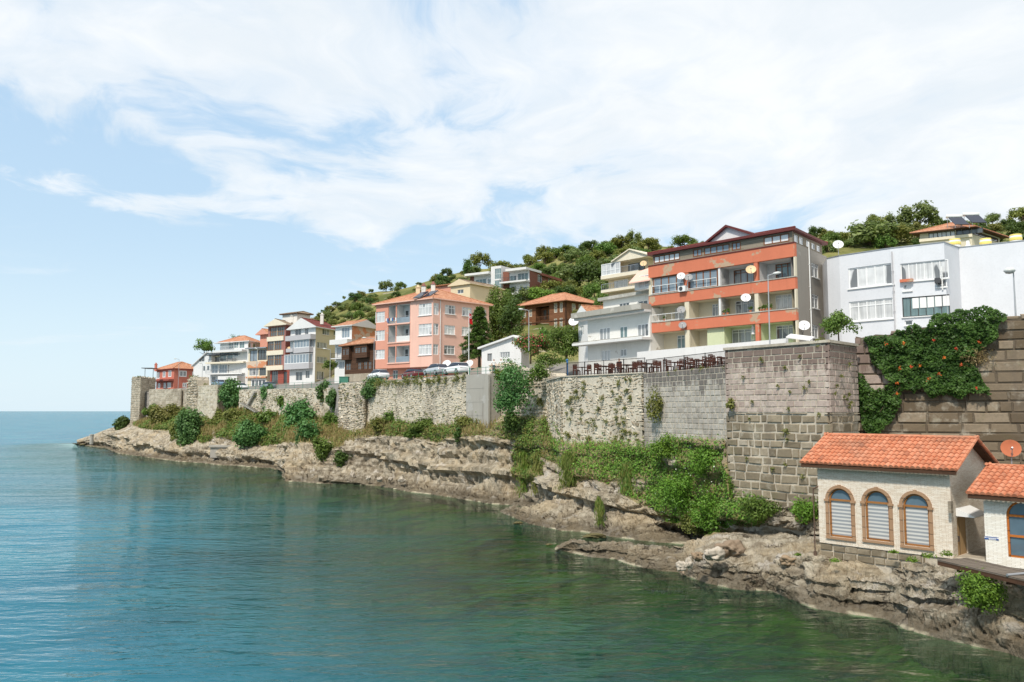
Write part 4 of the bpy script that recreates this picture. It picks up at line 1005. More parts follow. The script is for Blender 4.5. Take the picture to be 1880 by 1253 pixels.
wins(RB, f1, Z5, [(253, 480, 302, 590), (338, 520, 383, 628), (258, 688, 302, 793), (341, 718, 386, 815), (260, 893, 302, 990)], nx=2, rec=.12, pm=MAT['pane_half'], transom=.75, sill=MAT['white_paint'])
downpipe(RB, f1, f1.hit(Z5(240, 700))[0], zb + .5, zE + .6)
# attic storey
zA = f0.zat(Z4(1520, 120), -.25)
af = [Face(f.A, f.B) for f in foot(f0.A + f0.t * .35 - f0.n * .3, f0.B - f0.t * .35 - f0.n * .3, C - (fs[1].t * .3) - f0.t * .35 )]
a0, a1 = af[0], af[1]
spec = [(420, 335, 620, 402, 5, 'pane_bright', .05), (720, 285, 790, 358, 2, 'pane_sky', .1), (805, 258, 1002, 345, 4, 'pane_sky', .1), (1018, 222, 1088, 302, 2, 'pane_sky', .1), (1262, 175, 1460, 262, 3, 'pane_bright', .1)]
hl = []
for x0, y0, x1, y1, nx, pm, _ in spec:
    a, b = a0.hit(Z4(x0, y1))[0], a0.hit(Z4(x1, y1))[0]; r = (a, b, zE + .28, zA - .32); hl.append(r); window(RB, a0, r, nx, 1, MAT['brown_frame'], MAT[pm], .05, 0, .10, name='attic_window')
hr = []
for x0, x1 in ((180, 196), (201, 217)): hr.append((a1.L * (.06 if x0 < 190 else .22), a1.L * (.18 if x0 < 190 else .34), zE + .3, zA - .4))
for k in range(3): hr.append((a1.L * (.45 + k * .18), a1.L * (.56 + k * .18), zE + .35, zA - .45))
for r in hr: window(RB, a1, r, 1, 1, MAT['white_frame'], MAT['pane_white'], .08, 0, .07, name='attic_window')
mb = MB()
for k, f in enumerate(af): wall_face(mb, f, 0, f.L, zE + .1, zA, hl if k == 0 else hr if k == 1 else [], 0, .1)
mb.build('attic_wall', MAT['grey_planks'], RB)
hip_roof(af, zA + .02, 1.1, .45, 1.0, 0, None, .22).build('roof', [MAT['roof_red'], MAT['dark_red_trim']], RB)
# dormer gable behind the eave
pk = P(*Z4(1000, 97), 79.5); pl = P(*Z4(812, 232), 80.5); pr = P(*Z4(1172, 165), 75.5)
gl = Vector((pl.x, pl.y, pl.z - .3)); gr = Vector((pr.x, pr.y, pl.z - .3)); gm = (gl + gr) / 2; gp = Vector((gm.x, gm.y, pk.z - .6)); bk = Vector((-f0.n.x, -f0.n.y, 0)) * 4
mb = MB(); mb.poly([gl, gr, gp]); mb.poly([gr + bk, gl + bk, gp + bk]); gw = mb.build('dormer_gable', MAT['white_wall'], RB)
mb = MB(); up = Vector((0, 0, .22)); fo = Vector((f0.n.x, f0.n.y, 0)) * .35; ex = (gr - gl).normalized() * .5 - Vector((0, 0, .25))
for a, b in ((gl - Vector((ex.x, ex.y, .25)), gp), (gp, gr + ex)): mb.frame_box(a + fo, b - a, bk - fo, up)
mb.build('dormer_roof', MAT['dark_red_trim'], gw)
gf = Face(gl, gr); mb = MB(); s = gf.L / 2; fbox(mb, gf, s - .32, s + .32, gp.z - 2.1, gp.z - 1.3, .0, .06); mb.build('vent_shutter', MAT['brown_frame'], gw)
# dishes and equipment on the block
d_ = lambda x, y, off: f0.at(*f0.hit(Z4(x, y), off), off)
for x, y, r, m, lab, mo in ((645, 497, .52, 'dish_white', 'white satellite dish on the top balcony rail beside the air conditioner', .0), (702, 507, .50, 'dish_grey', 'dark grey satellite dish on the glazed top balcony', .0), (1181, 450, .58, 'dish_cream', 'orange and cream faded satellite dish on the top balcony pier', .0),
                           (1141, 665, .56, 'dish_white', 'white satellite dish on the middle balcony beside the glass door', .0), (646, 755, .52, 'dish_grey', 'grey mesh satellite dish at the left end of the middle balcony', .0), (656, 873, .48, 'dish_grey', 'round grey satellite dish on the lowest orange band', .0)):
    p = d_(x, y + 26, .05); dish('satellite_dish', lab, p - Vector((0, 0, .1)), AIM, r * .8, MAT[m], Vector((f0.n.x * .35, f0.n.y * .35, .5)))
pq = f1.at(1.4, f1.zat(Z5(200, 960)), .0); dish('satellite_dish', 'white satellite dish at the right foot of the orange banded block', pq, AIM, .5, MAT['dish_white'], Vector((f1.n.x * .5 - .6, f1.n.y * .5 - .6, .7)))
pq = P(*Z5(433, 395), 76.5); dish('satellite_dish', 'white satellite dish on the dark red roof above the grey side wall', pq - Vector((0, 0, .5)), AIM, .48, MAT['dish_white'], Vector((0, 0, 1.0)))
s, z = f0.hit(Z4(650, 610), .05); ac_unit('air_conditioner', 'white air conditioner box on the top orange balcony band', f0, s, z, .06)
s, z = f0.hit(Z4(1255, 915), -DP); ac_unit('air_conditioner', 'beige air conditioner box inside the lowest green balcony', f0, s, z, -DP)

# --- the long white block on the right
cor = [XY(1527.5, 73.3), XY(1550.5, 72.0), XY(1647, 68.6), XY(1747.5, 66.1), XY(1775, 68.3), XY(1985, 63.6)]
zb2 = 14.0; wf = [Face(a, b) for a, b in zip(cor, cor[1:])]; zt2 = wf[2].zat(Z5(1190, 341))
WB = thing('white_apartment_block', 'long plain white flat roofed block above the vine covered wall', 'apartment block', (cor[2].x, cor[2].y, zb2))
rowsW = {1: [(497, 522, 803, 624), (503, 745, 803, 853)], 2: [(846, 490, 1170, 583), (857, 716, 1178, 826), (865, 628, 922, 668), (1088, 597, 1157, 642), (875, 868, 930, 898)]}
mb = MB(); last = cor[-1] + Vector((2, 14)); first = cor[0] + Vector((3, 12))
for k, f in enumerate(wf): wall_face(mb, f, 0, f.L, zb2, zt2, rects(f, Z5, rowsW.get(k, [])), 0, .16)
for f in (Face(cor[-1], last), Face(last, first), Face(first, cor[0])): wall_face(mb, f, 0, f.L, zb2, zt2)
mb.poly([(p.x, p.y, zt2 - .25) for p in cor + [last, first]])
mb.build('wall', MAT['white_block'], WB)
mb = MB()
for k, f in enumerate(wf): fbox(mb, f, 0 if k != 4 else .02, f.L - (.02 if k in (3, 4) else 0), zt2, zt2 + .07, -.3, .05)
mb.build('parapet_cap', MAT['grey_metal'], WB)
wins(WB, wf[1], Z5, [(497, 522, 803, 624, dict(nx=5, pm=MAT['pane_white'])), (503, 745, 803, 853, dict(nx=5, pm=MAT['pane_lace'], transom=.74))], rec=.14, fw=.11, sill=MAT['white_paint'])
wins(WB, wf[2], Z5, [(846, 490, 1170, 583, dict(nx=6, pm=MAT['pane_lace'])), (857, 716, 1178, 826, dict(nx=6, fm=MAT['dark_frame'], pm=MAT['pane_teal'], fw=.06)), (865, 628, 922, 668, dict(nx=1, pm=MAT['pane_white'])), (1088, 597, 1157, 642, dict(nx=1, pm=MAT['pane_white'])), (875, 868, 930, 898, dict(nx=1, pm=MAT['pane_dark']))], rec=.14, fw=.07, sill=MAT['white_paint'])
r = wf[2].rect(Z5(920, 706), Z5(1178, 752)); mb = MB(); zt_ = wf[2].rect(Z5(857, 716), Z5(1178, 826))[3]
for k in range(5):
    w_ = (r[1] - r[0]) / 5; fbox(mb, wf[2], r[0] + k * w_ + .04, r[0] + (k + 1) * w_ - .04, zt_ - (.95 if k > 2 else .98), zt_ - .1, -.075, -.068)
mb.build('roller_blind', MAT['white_cloth'], WB)
downpipe(WB, wf[2], .12, zb2, zt2 - .3, MAT['grey_wall']); downpipe(WB, wf[2], wf[2].L - .25, zb2 + 5, zt2 - 2.0, MAT['white_paint'])
s, z = wf[2].hit(Z5(1100, 612)); mb = MB(); fbox(mb, wf[2], s - .2, s + .2, z - .12, z + .3, .05, .5); mb.build('vent_hood', MAT['dark_metal'], WB)
s0, z = wf[2].hit(Z5(848, 607)); s1 = wf[2].hit(Z5(935, 607))[0]; mb = MB(); fbox(mb, wf[2], s0, s1, z - .12, z + .12, .05, .35); mb.build('flower_box', MAT['orange_band'], WB)
for x, y, lab in ((1210, 338, 'nearest the corner'), (1415, 335, 'in the middle'), (1617, 308, 'at the far right')):
    p = P(*Z5(x, y + 22), 69.5 if x < 1500 else 67.5); t = thing('roof_drum', 'white and yellow striped drum on the white roof, ' + lab, 'drum', (p.x, p.y, zt2 - .25), 'striped drums on the white roof')
    hh = (P(*Z5(x, y - 28), p.y).z - (zt2 - .25)) * .86
    mb = MB(); mb.lathe([(.001, 0), (.46, 0), (.46, hh * .55)], (p.x, p.y, zt2 - .25), 16); mb.lathe([(.463, hh * .78), (.463, hh * .9)], (p.x, p.y, zt2 - .25), 16); mb.build('barrel', MAT['white_paint'], t, smooth=True)
    mb = MB(); mb.lathe([(.466, hh * .552), (.48, hh * .57), (.48, hh * .775), (.466, hh * .779)], (p.x, p.y, zt2 - .25), 16); mb.lathe([(.466, hh * .9), (.47, hh * .92), (.44, hh), (.001, hh)], (p.x, p.y, zt2 - .25), 16); mb.build('stripe', MAT['yellow_paint'], t, smooth=True)
p = P(*Z5(1298, 375), 69); mb = MB(); mb.lathe([(.001, 0), (.24, 0), (.24, .55), (.13, .75), (.13, 1.0), (.001, 1.02)], (p.x, p.y, zt2 - .25), 12)
tag(mb.build('vent_pipe', MAT['white_paint'], smooth=True), 'white bottle shaped vent pipe on the corner of the white roof', 'vent')

# --- terraces in front: white parapet of the restaurant
fw_ = Face(XY(1171, 72.5), XY(1447, 62.0))
WP = thing('white_parapet', 'low white parapet wall between the railing and the orange banded block', 'wall', (fw_.A.x, fw_.A.y, 12))
za, zb_ = fw_.zat(Z4(300, 1072)), fw_.zat(Z4(1448, 967)); mb = MB()
p = fw_.at(0, 11.4); q = fw_.at(fw_.L, 11.4); bk = Vector((-fw_.n.x, -fw_.n.y, 0)) * .35
mb.raw([p, q, q + bk, p + bk, Vector((p.x, p.y, za)), Vector((q.x, q.y, zb_)), Vector((q.x, q.y, zb_)) + bk, Vector((p.x, p.y, za)) + bk], [(0, 1, 5, 4), (1, 2, 6, 5), (2, 3, 7, 6), (3, 0, 4, 7), (4, 5, 6, 7)]); mb.build('wall', MAT['white_wall'], WP)
a, b = P(*Z4(1432, 955), 63), P(*Z4(1618, 985), 62.5); mb = MB(); a0_ = Vector((a.x, a.y, a.z - .1)); mb.frame_box(a0_, (b.x - a.x, b.y - a.y, (b.z - a.z) * .8), (.8, 1.2, .35), (0, 0, .10)); mb.build('coping', MAT['white_wall'], WP)

# --- old white house with the worn concrete terraces
A, B = XY(1080, 90.5), XY(1196, 82.6); fs = foot(A, B, L=9); f0 = fs[0]; zb3 = 12.3
zs = [f0.zat(Z4(200, y)) for y in (1138, 1018, 978, 792, 758)]   # ground, under balcony, on balcony, under terrace, terrace top
OW = house('terraced_house', 'old white house with worn concrete terraces below the cream tower house', fs, zb3)
up = [(0, 890, 84, 982, dict(nx=3, pm=MAT['pane_half'], fw=.1)), (155, 878, 218, 967, dict(nx=2, pm=MAT['pane_teal'], fw=.1)), (290, 860, 380, 952, dict(nx=3, pm=MAT['pane_half'], fw=.1))]
lo = [(15, 1062, 86, 1138, dict(nx=3, pm=MAT['pane_lace'])), (160, 1050, 211, 1105, dict(nx=2, pm=MAT['pane_half'], fw=.09))]
hl = rects(f0, Z4, up + lo); hwalls(OW, fs, zb3, zs[4], {0: hl}, MAT['old_white'])
for r, h in zip(up + lo, hl): window(OW, f0, h, rec=.1, **r[4])
slab(OW, f0, -1.2, f0.L + .1, zs[1] + .3, zs[2], -.1, 1.3, MAT['white_wall'], 'balcony_slab'); railing(OW, f0, -1.1, f0.L, zs[2], .0 + .12, 1.2, MAT['weathered_slab'], 3)
slab(OW, f0, -1.3, f0.L + .1, zs[3] + .25, zs[4] + .35, -.1, 1.35, MAT['weathered_slab'], 'terrace_slab'); slab(OW, f0, -1.3, f0.L + .1, zs[3] + .02, zs[3] + .248, -.1, .9, MAT['white_wall'], 'terrace_bracket')
ff = [Face(f.A, f.B) for f in foot(f0.at(.9, 0, -1.6).xy, f0.at(f0.L, 0, -1.6).xy, L=6.5)]
zt3 = ff[0].zat(Z4(200, 655)); us_ = [(152, 700, 232, 765, dict(nx=3)), (300, 682, 372, 742, dict(nx=2, pm=MAT['pane_dark']))]
hl = rects(ff[0], Z4, us_); hwalls(OW, ff, zs[4], zt3, {0: hl}, MAT['old_white'], 'upper_wall')
for r, h in zip(us_, hl): window(OW, ff[0], h, rec=.1, **r[4])
slab(OW, ff[0], -.4, ff[0].L + .1, zt3, zt3 + .35, -6.5, .5, MAT['weathered_slab'], 'roof')
pq = Vector((*ff[0].at(ff[0].L - 2.2, 0, -1.2).xy, zt3 + .4))
mb = MB(); e_ = [P(*Z4(x, y), d) for x, y, d in ((228, 540, 84), (300, 455, 86.5), (388, 425, 85), (388, 515, 82.5))]; mb.poly(e_); mb.poly([p - Vector((0, 0, .12)) for p in e_][::-1])
for a, b in zip(e_, e_[1:] + e_[:1]): mb.poly([a - Vector((0, 0, .12)), b - Vector((0, 0, .12)), b, a])
mb.build('awning', MAT['pink_wall'], OW)
pf = Face(P(*Z4(272, 540), 84.6).xy, P(*Z4(392, 520), 83).xy); hl = [(.6, 2.6, zt3 + .5, zt3 + 1.8)]
pw_ = foot(pf.A, pf.B, L=3.4); hwalls(OW, pw_, zt3 + .3, pf.zat(Z4(330, 520)), {0: hl}, MAT['white_wall'], 'rooftop_room'); window(OW, pf, hl[0], 3, pm=MAT['pane_lace'])
mb = MB(); q0 = P(*Z3(1130, 600), 96); q1 = P(*Z3(1290, 560), 94); q2 = P(*Z3(1445, 532), 97); 
lf = [Face(x.A, x.B) for x in foot(XY(1063, 95.5), XY(1088, 92.5), L=7)]; zl_ = lf[0].zat(Z3(1200, 606))
hwalls(OW, lf, zb3, zl_, {0: [(.3, 1.3, zl_ - 2.0, zl_ - .9)]}, MAT['white_wall'], 'side_wing'); window(OW, lf[0], (.3, 1.3, zl_ - 2.0, zl_ - .9), 2, pm=MAT['pane_lace'])
hip_roof(lf, zl_ + .02, 1.4, .5, .0, 0, None, .12, axis=1).build('wing_roof', [MAT['roof_tile_old'], MAT['white_wall']], OW)
dish('satellite_dish', 'white satellite dish on the pole left of the old white house', P(*Z3(1142, 690), 94), AIM, .60, MAT['dish_white'], Vector((0, 0, .95)))

# --- cream tower house with the pediment
A, B = XY(1119.6, 107), XY(1194.5, 102); fs = foot(A, B, L=8); f0 = fs[0]; zg = 17.0
z_ = [f0.zat(Z4(160, y)) for y in (660, 612, 592, 508, 482, 392)]
TH_ = house('tower_house', 'cream tower house with a plain pediment and glazed balconies', fs, zg)
b1, b2 = f0.hit(Z4(205, 500))[0], f0.L
hl = [(.55 * b1 * .35, b1 * .98, z_[3 - 1] + .05 + .9, z_[3] - .25)]
hwalls(TH_, fs, zg, z_[5], {0: [(f0.hit(Z4(112, 550))[0], f0.hit(Z4(220, 550))[0], z_[2] + .15, z_[3] - .2)]}, MAT['cream_wall'])
window(TH_, f0, (f0.hit(Z4(112, 550))[0], f0.hit(Z4(220, 550))[0], z_[2] + .15, z_[3] - .2), 3, pm=MAT['pane_lace'])
slab(TH_, f0, -.3, f0.L * .9, z_[1], z_[2], -.1, 1.2, MAT['cream_trim'], 'balcony_slab'); slab(TH_, f0, -.3, f0.L * .9, z_[3], z_[4], -.1, 1.2, MAT['cream_trim'], 'balcony_slab')
railing(TH_, f0, -.25, f0.L * .85, z_[2], .8, 1.1, MAT['grey_metal'], .3); railing(TH_, f0, b1 + .1, f0.L * .88, z_[4], .85, 1.1, MAT['grey_metal'], .2)
window(TH_, f0, (-.25, b1, z_[4] + .02, z_[5] - .02), 4, off=1.15, rec=.08, pm=MAT['pane_lace'], fw=.08, transom=.4, name='glazed_balcony')
window(TH_, f0, (b1 + .5, f0.L - .6, z_[4] + .1, z_[5] - .35), 3, off=.02, rec=.0, pm=MAT['pane_dark'], fm=MAT['dark_frame'])
zp = f0.zat(Z4(238, 290), 1.2); sp = f0.hit(Z4(238, 290), 1.2)[0]; sl_, sr_ = f0.hit(Z4(100, 400), 1.2)[0], f0.hit(Z4(392, 362), 1.2)[0]
mb = MB(); tri = [f0.at(sl_, z_[5], 1.2), f0.at(sr_, z_[5], 1.2), f0.at(sp, zp, 1.2)]; bk = Vector((-f0.n.x, -f0.n.y, 0)) * 7; mb.poly(tri); mb.poly([p + bk for p in tri][::-1])
mb.poly([tri[0], tri[0] + bk, tri[1] + bk, tri[1]]); mb.build('pediment', MAT['cream_trim'], TH_)
mb = MB(); fo = Vector((f0.n.x, f0.n.y, 0)) * .25
for a, b in ((tri[0], tri[2]), (tri[2], tri[1])): mb.frame_box(a + fo + Vector((0, 0, .02)), b - a, bk - fo, (0, 0, .14))
mb.build('roof', MAT['cream_trim'], TH_)
dish('satellite_dish', 'small cream satellite dish on the balcony of the cream tower house', f0.at(*f0.hit(Z4(338, 425), 1.1), 1.1), AIM, .42, MAT['dish_cream'], Vector((0, -.2, .5)))

# --- brown timber mansion
A, B, C = XY(953.5, 153.5), XY(1039.7, 145.0), XY(1100, 150.5); fs = foot(A, B, C); f0, f1 = fs[0], fs[1]; zg = 20.0
zt = f0.zat(Z3(1085, 470)); KN = house('timber_mansion', 'large brown timber mansion with an orange hipped roof', fs, zg)
w0 = [(750, 545, 776, 600), (800, 538, 822, 592), (990, 488, 1015, 560), (1034, 482, 1057, 556), (752, 640, 776, 697), (800, 636, 820, 692), (990, 608, 1014, 674), (1033, 602, 1056, 670)]
rec_ = [(850, 522, 954, 622), (850, 632, 954, 712)]
h0 = rects(f0, Z3, w0); hr = rects(f0, Z3, rec_); w1 = [(1128, 490, 1157, 560), (1180, 496, 1207, 562), (1238, 505, 1258, 560), (1280, 506, 1300, 560)]; h1 = rects(f1, Z3, w1)
mb = MB()
for k, f in enumerate(fs): wall_face(mb, f, 0, f.L, zg, zt, (h0 + hr) if k == 0 else h1 if k == 1 else [], 0, .15)
for r in hr:
    wall_face(mb, f0, r[0] - .01, r[1] + .01, r[2] - .01, r[3] + .01, [], 0, .1, -1.4)
    for s in (r[0], r[1]):
        p = [f0.at(s, r[2], -1.4), f0.at(s, r[2], 0), f0.at(s, r[3], 0), f0.at(s, r[3], -1.4)]; mb.poly(p if s == r[1] else p[::-1])
mb.build('wall', MAT['konak_planks'], KN)
for r in h0: window(KN, f0, r, 1, 2, MAT['cream_trim'], MAT['pane_half'], .1, 0, .09)
for r in h1: window(KN, f1, r, 1, 2, MAT['cream_trim'], MAT['pane_half'], .1, 0, .09)
for r in hr:
    railing(KN, f0, r[0], r[1], r[2], .95, -.08, MAT['konak_planks'], .25)
    for q in (.2, .55): window(KN, f0, (r[0] + (r[1] - r[0]) * q, r[0] + (r[1] - r[0]) * (q + .25), r[2] + .4, r[3] - .4), 1, 2, MAT['konak_planks'], MAT['pane_dark'], 0, -1.38, .08)
mb = MB()
for f in fs[:2]:
    for s in (0, f.L - .22): fbox(mb, f, s, s + .22, zg, zt - .01, .0, .06)
    fbox(mb, f, .22, f.L - .22, hr[0][2] - .25, hr[0][2] - .05, .0, .06)
mb.build('timber_posts', MAT['dark_planks'], KN)
hip_roof(fs, zt + .02, 2.3, .9, 1.0).build('roof', [MAT['roof_tile'], MAT['konak_planks']], KN)

# --- modern brick and white apartments on the hill
A, B, C = XY(862, 187), XY(972.5, 178), XY(1033, 192); fs = foot(A, B, C); f0, f1 = fs[0], fs[1]; zg = 31.0
MB_ = house('brick_apartments', 'modern brick and white apartment house with pale balconies among the hill trees', fs, zg, cat='apartment block')
S = lambda x, y=350, off=0: f0.hit(Z3(x, y), off)[0]; ZZ = lambda y, off=0, x=700: f0.zat(Z3(x, y), off)
zt = f0.zat(Z3(805, 226)); zl2 = f0.zat(Z3(430, 278))
sw = S(600)
mb = MB(); h1 = rects(f1, Z3, [(865, 266, 897, 332), (944, 286, 972, 332), (950, 386, 980, 430)]); wall_face(mb, f1, 0, f1.L, zg, zt, h1, 0, .15)
for f in fs[2:]: wall_face(mb, f, 0, f.L, zg, zt - 1)
wall_face(mb, f0, 0, S(378), zg, zl2); wall_face(mb, f0, sw, S(650), zg, zt); mb.poly([(f.A.x, f.A.y, zt - 1.02) for f in fs]); mb.build('brick_wall', MAT['red_brick'], MB_)
for r in h1: window(MB_, f1, r, 2, 1, pm=MAT['pane_half'])
mb = MB(); h0 = rects(f0, Z3, [(388, 308, 470, 372), (484, 302, 514, 345), (628, 282, 700, 334), (712, 262, 792, 320), (728, 366, 792, 420)]); wall_face(mb, f0, S(378), S(520), zg, zl2, h0[:2]); wall_face(mb, f0, S(650), f0.L, zg, zt - .3, h0[2:]); mb.build('white_wall', MAT['white_wall'], MB_)
for r in h0: window(MB_, f0, r, 3, 1, pm=MAT['pane_teal'], fm=MAT['white_frame'])
tf = foot(f0.at(S(522), 0, .8).xy, f0.at(sw, 0, .8).xy, L=4); ht = rects(tf[0], Z3, [(535, 226, 585, 302), (535, 316, 585, 390)]); zt_ = tf[0].zat(Z3(560, 203))
hwalls(MB_, tf, zg, zt_, {0: ht}, MAT['white_wall'], 'stair_tower')
for r in ht: window(MB_, tf[0], r, 3, 2, pm=MAT['pane_teal'])
slab(MB_, f0, S(335), S(520), zl2, zl2 + .5, -6, 1.6, MAT['white_wall'], 'roof_slab'); slab(MB_, f0, S(648), f0.L + .1, zt - .28, zt + .25, -5, 1.6, MAT['white_wall'], 'roof_slab')
for x0, x1, y in ((378, 520, 362), (603, 804, 336), (690, 804, 430)):
    z = ZZ(y); slab(MB_, f0, S(x0), S(x1), z, z + .35, -.1, 1.6, MAT['white_wall'], 'balcony_slab'); railing(MB_, f0, S(x0) + .05, S(x1) - .05, z + .35, .95, 1.5, MAT['dark_metal'], .25)
rf = foot(f1.at(f1.L * .35, 0, .2).xy, f1.at(f1.L, 0, .2).xy, L=6); hip_roof(rf, zt - .6, 1.2, .3, 0).build('shed_roof', [MAT['roof_tile'], MAT['red_brick']], MB_)

# --- house at the top right with solar heaters
A, B, C = XY(1703, 131), XY(1800, 127), XY(1852, 134); fs = foot(A, B, C); f0 = fs[0]; zg = 27.0
zt = f0.zat(Z5(1200, 262)); HH = house('hilltop_house', 'hilltop house with a low orange roof behind the white block', fs, zg)
sA, sB = f0.hit(Z5(1035, 300))[0], f0.hit(Z5(1218, 300))[0]
r0 = (sA, sB - .1, f0.zat(Z5(1130, 318)), zt - .15); rv = (sB, f0.hit(Z5(1398, 260))[0], f0.zat(Z5(1300, 292)), zt - .1); rw_ = (rv[1] + .4, f0.L - .2, rv[2], zt - .2)
rb1 = (.6, fs[1].L - .6, rv[2], zt - .3)
hwalls(HH, fs, zg, zt, {0: [r0, rv], 1: [rb1]}, MAT['loggia_cream'])
window(HH, f0, r0, 6, 1, MAT['dark_frame'], MAT['pane_white'], .1, 0, .1, name='glazed_porch'); window(HH, f0, rv, 4, 1, MAT['dark_frame'], MAT['pane_dark'], .13, 0, .1, name='veranda'); window(HH, fs[1], rb1, 4, 1, MAT['dark_planks'], MAT['pane_dark'], .13, 0, .14, name='veranda')
hip_roof(fs, zt + .02, 2.4, 1.0, 1.0).build('roof', [MAT['roof_tile'], MAT['dark_planks']], HH)
slab(HH, f0, -.1, f0.L + .1, rv[2] - .5, rv[2] - .02, .0, .25, MAT['cream_trim'], 'balcony_slab')
for x0, x1, y0, y1, lab in ((1212, 1306, 178, 230, 'left'), (1326, 1422, 165, 217, 'right')):
    a, b = P(*Z5(x0, y1), 126.5), P(*Z5(x1, y1), 125.5); t = thing('solar_heater', f'solar water heater with a white tank on the orange hilltop roof, {lab} of the pair', 'solar heater', a, 'solar water heaters on the roofs')
    hh = P(*Z5(x0, y0), 128).z - a.z; mb = MB(); mb.frame_box(a, b - a, (0, 2.0, hh), (0, -.1, .08)); mb.build('collector', MAT['solar_glass'], t)
    mb = MB(); mb.tube(a + Vector((-.2, 2.2, hh + .3)), b + Vector((.2, 2.2, hh + .3)), .33, .33, 12); mb.build('tank', MAT['white_paint'], t, smooth=True)
    mb = MB()
    for p in (a, b): mb.tube(p + Vector((0, 2.2, hh)), p + Vector((0, 2.2, -.4)), .04); mb.tube(p, p + Vector((0, 0, -.5)), .04)
    mb.build('stand', MAT['grey_metal'], t)

# --- the pink apartment house
A, B, C = XY(687.8, 124.3), XY(793.2, 117.0), XY(897.3, 124.8); fs = foot(A, B, C); f0, f1 = fs[0], fs[1]; zg = 13.6
zb4 = f0.zat(Z2(1475, 806)); zt = f0.zat(Z2(1475, 284)); PK = house('pink_apartments', 'pink apartment house with white windows and open balconies', fs, zg, cat='apartment block')
sA = f0.hit(Z2(1135, 600))[0]; sB = f0.hit(Z2(1308, 600))[0]
wA = [(1040, 392, 1112, 467), (1038, 535, 1112, 607), (1036, 682, 1112, 750)]; wB = [(1372, 330, 1472, 410), (1372, 485, 1472, 564), (1372, 642, 1472, 716)]
wC = [(155, 500, 235, 578), (150, 655, 232, 732), (148, 810, 230, 885), (285, 516, 360, 592), (284, 668, 356, 742), (284, 818, 356, 890), (425, 535, 470, 606), (425, 680, 470, 745), (425, 826, 470, 890)]
wcor = [(57, 488, 107, 572), (55, 648, 106, 722), (55, 808, 104, 880)]
hA, hB, hC, hK = rects(f0, Z2, wA), rects(f0, Z2, wB), rects(f1, Z3, wC), rects(f1, Z3, wcor)
hK = [(.12, a[1], b[2], b[3]) for a, b in zip(hK, hB)]
lg = []
for y0, y1 in ((332, 475), (490, 618), (650, 775)):
    za_, zb_ = f0.zat(Z2(1220, y1)), f0.zat(Z2(1220, y0)); sm = f0.hit(Z2(1198, 600))[0]; lg += [(sA + .1, sm - .1, za_, zb_), (sm + .1, sB - .1, za_, zb_)]
mb = MB(); wall_face(mb, f0, 0, sA, zb4, zt, hA, 0, .12); wall_face(mb, f0, sA, sB, zb4, zt, lg, 0, .12); mb.build('salmon_wall', MAT['salmon_wall'], PK)
mb = MB(); wall_face(mb, f0, sB, f0.L, zb4, zt, hB, 1, .12)
for k in (1, 2, 3): wall_face(mb, fs[k], 0, fs[k].L, zb4, zt, hC + hK if k == 1 else [], 1, .12)
mb.poly([(f.A.x, f.A.y, zb4) for f in fs][::-1], 1); mb.poly([(f.A.x, f.A.y, zt - .05) for f in fs], 1); mb.build('wall', [MAT['pink_wall'], MAT['pink_wall']], PK)
for r in hA: window(PK, f0, r, 3, 1, pm=MAT['pane_lace'], transom=.62, fw=.08)
for r in hB: window(PK, f0, r, 4, 1, pm=MAT['pane_lace'], transom=.68, fw=.08, sill=MAT['white_paint'])
for r in hK: window(PK, f1, r, 2, 1, pm=MAT['pane_lace'], transom=.68, fw=.08)
for k, r in enumerate(hC): window(PK, f1, r, 3, 1, pm=MAT[('pane_lace', 'pane_white', 'pane_half')[k % 3]], transom=.68, fw=.08, sill=MAT['white_paint'])
for k, r in enumerate(lg):
    mb = MB(); wall_face(mb, f0, r[0], r[1], r[2], r[3], [(r[0] + .3, r[0] + 1.1, r[2] + .05, r[2] + 2.1)] if r[1] - r[0] > 1.3 else [], 0, .1, -1.5)
    for s in (r[0], r[1]):
        p = [f0.at(s, r[2], -1.5), f0.at(s, r[2], -.1), f0.at(s, r[3], -.1), f0.at(s, r[3], -1.5)]; mb.poly(p if s == r[1] else p[::-1])
    mb.poly([f0.at(r[0], r[3] - .005, -.1), f0.at(r[1], r[3] - .005, -.1), f0.at(r[1], r[3] - .005, -1.5), f0.at(r[0], r[3] - .005, -1.5)][::-1]); mb.poly([f0.at(r[0], r[2] + .005, -.1), f0.at(r[1], r[2] + .005, -.1), f0.at(r[1], r[2] + .005, -1.5), f0.at(r[0], r[2] + .005, -1.5)])
    mb.build('balcony', MAT['white_wall'], PK)
    if r[1] - r[0] > 1.3: window(PK, f0, (r[0] + .3, r[0] + 1.1, r[2] + .05, r[2] + 2.1), 1, 1, MAT['white_frame'], MAT['pane_dark'], .08, -1.5, .08, name='balcony_door', transom=.6)
    if k % 2: slab(PK, f0, r[0], r[1], r[2], r[2] + .85, -.06, .0, MAT['pane_sky'] if k in (1, 5) else MAT['white_wall'], 'balcony_front')
    else: railing(PK, f0, r[0], r[1], r[2], .9, -.04, MAT['grey_metal'], .16)
    slab(PK, f0, r[0] - .08, r[1] + .08, r[2] - .2, r[2] - .005, -.1, .12, MAT['pink_wall'], 'balcony_slab')
gf = [Face(x.A, x.B) for x in foot(f0.at(.8, 0, -1.1).xy, f0.at(f0.L - .9, 0, -1.1).xy, C - f1.t * .8 - f0.t * .9)]
hs = [(f0.L * .40, f0.L * .56, zg + 1.3, zb4 - .2), (f0.L * .62, f0.L * .84, zg + 1.3, zb4 - .2), (f0.L * .16, f0.L * .25, zg + .3, zb4 - .25)]
hwalls(PK, gf, zg, zb4, {0: hs}, MAT['salmon_wall'], 'ground_floor')
for r in hs: window(PK, gf[0], r, 5 if r[1] - r[0] > 1.2 else 2, 1, pm=MAT['pane_dark'], transom=.55)
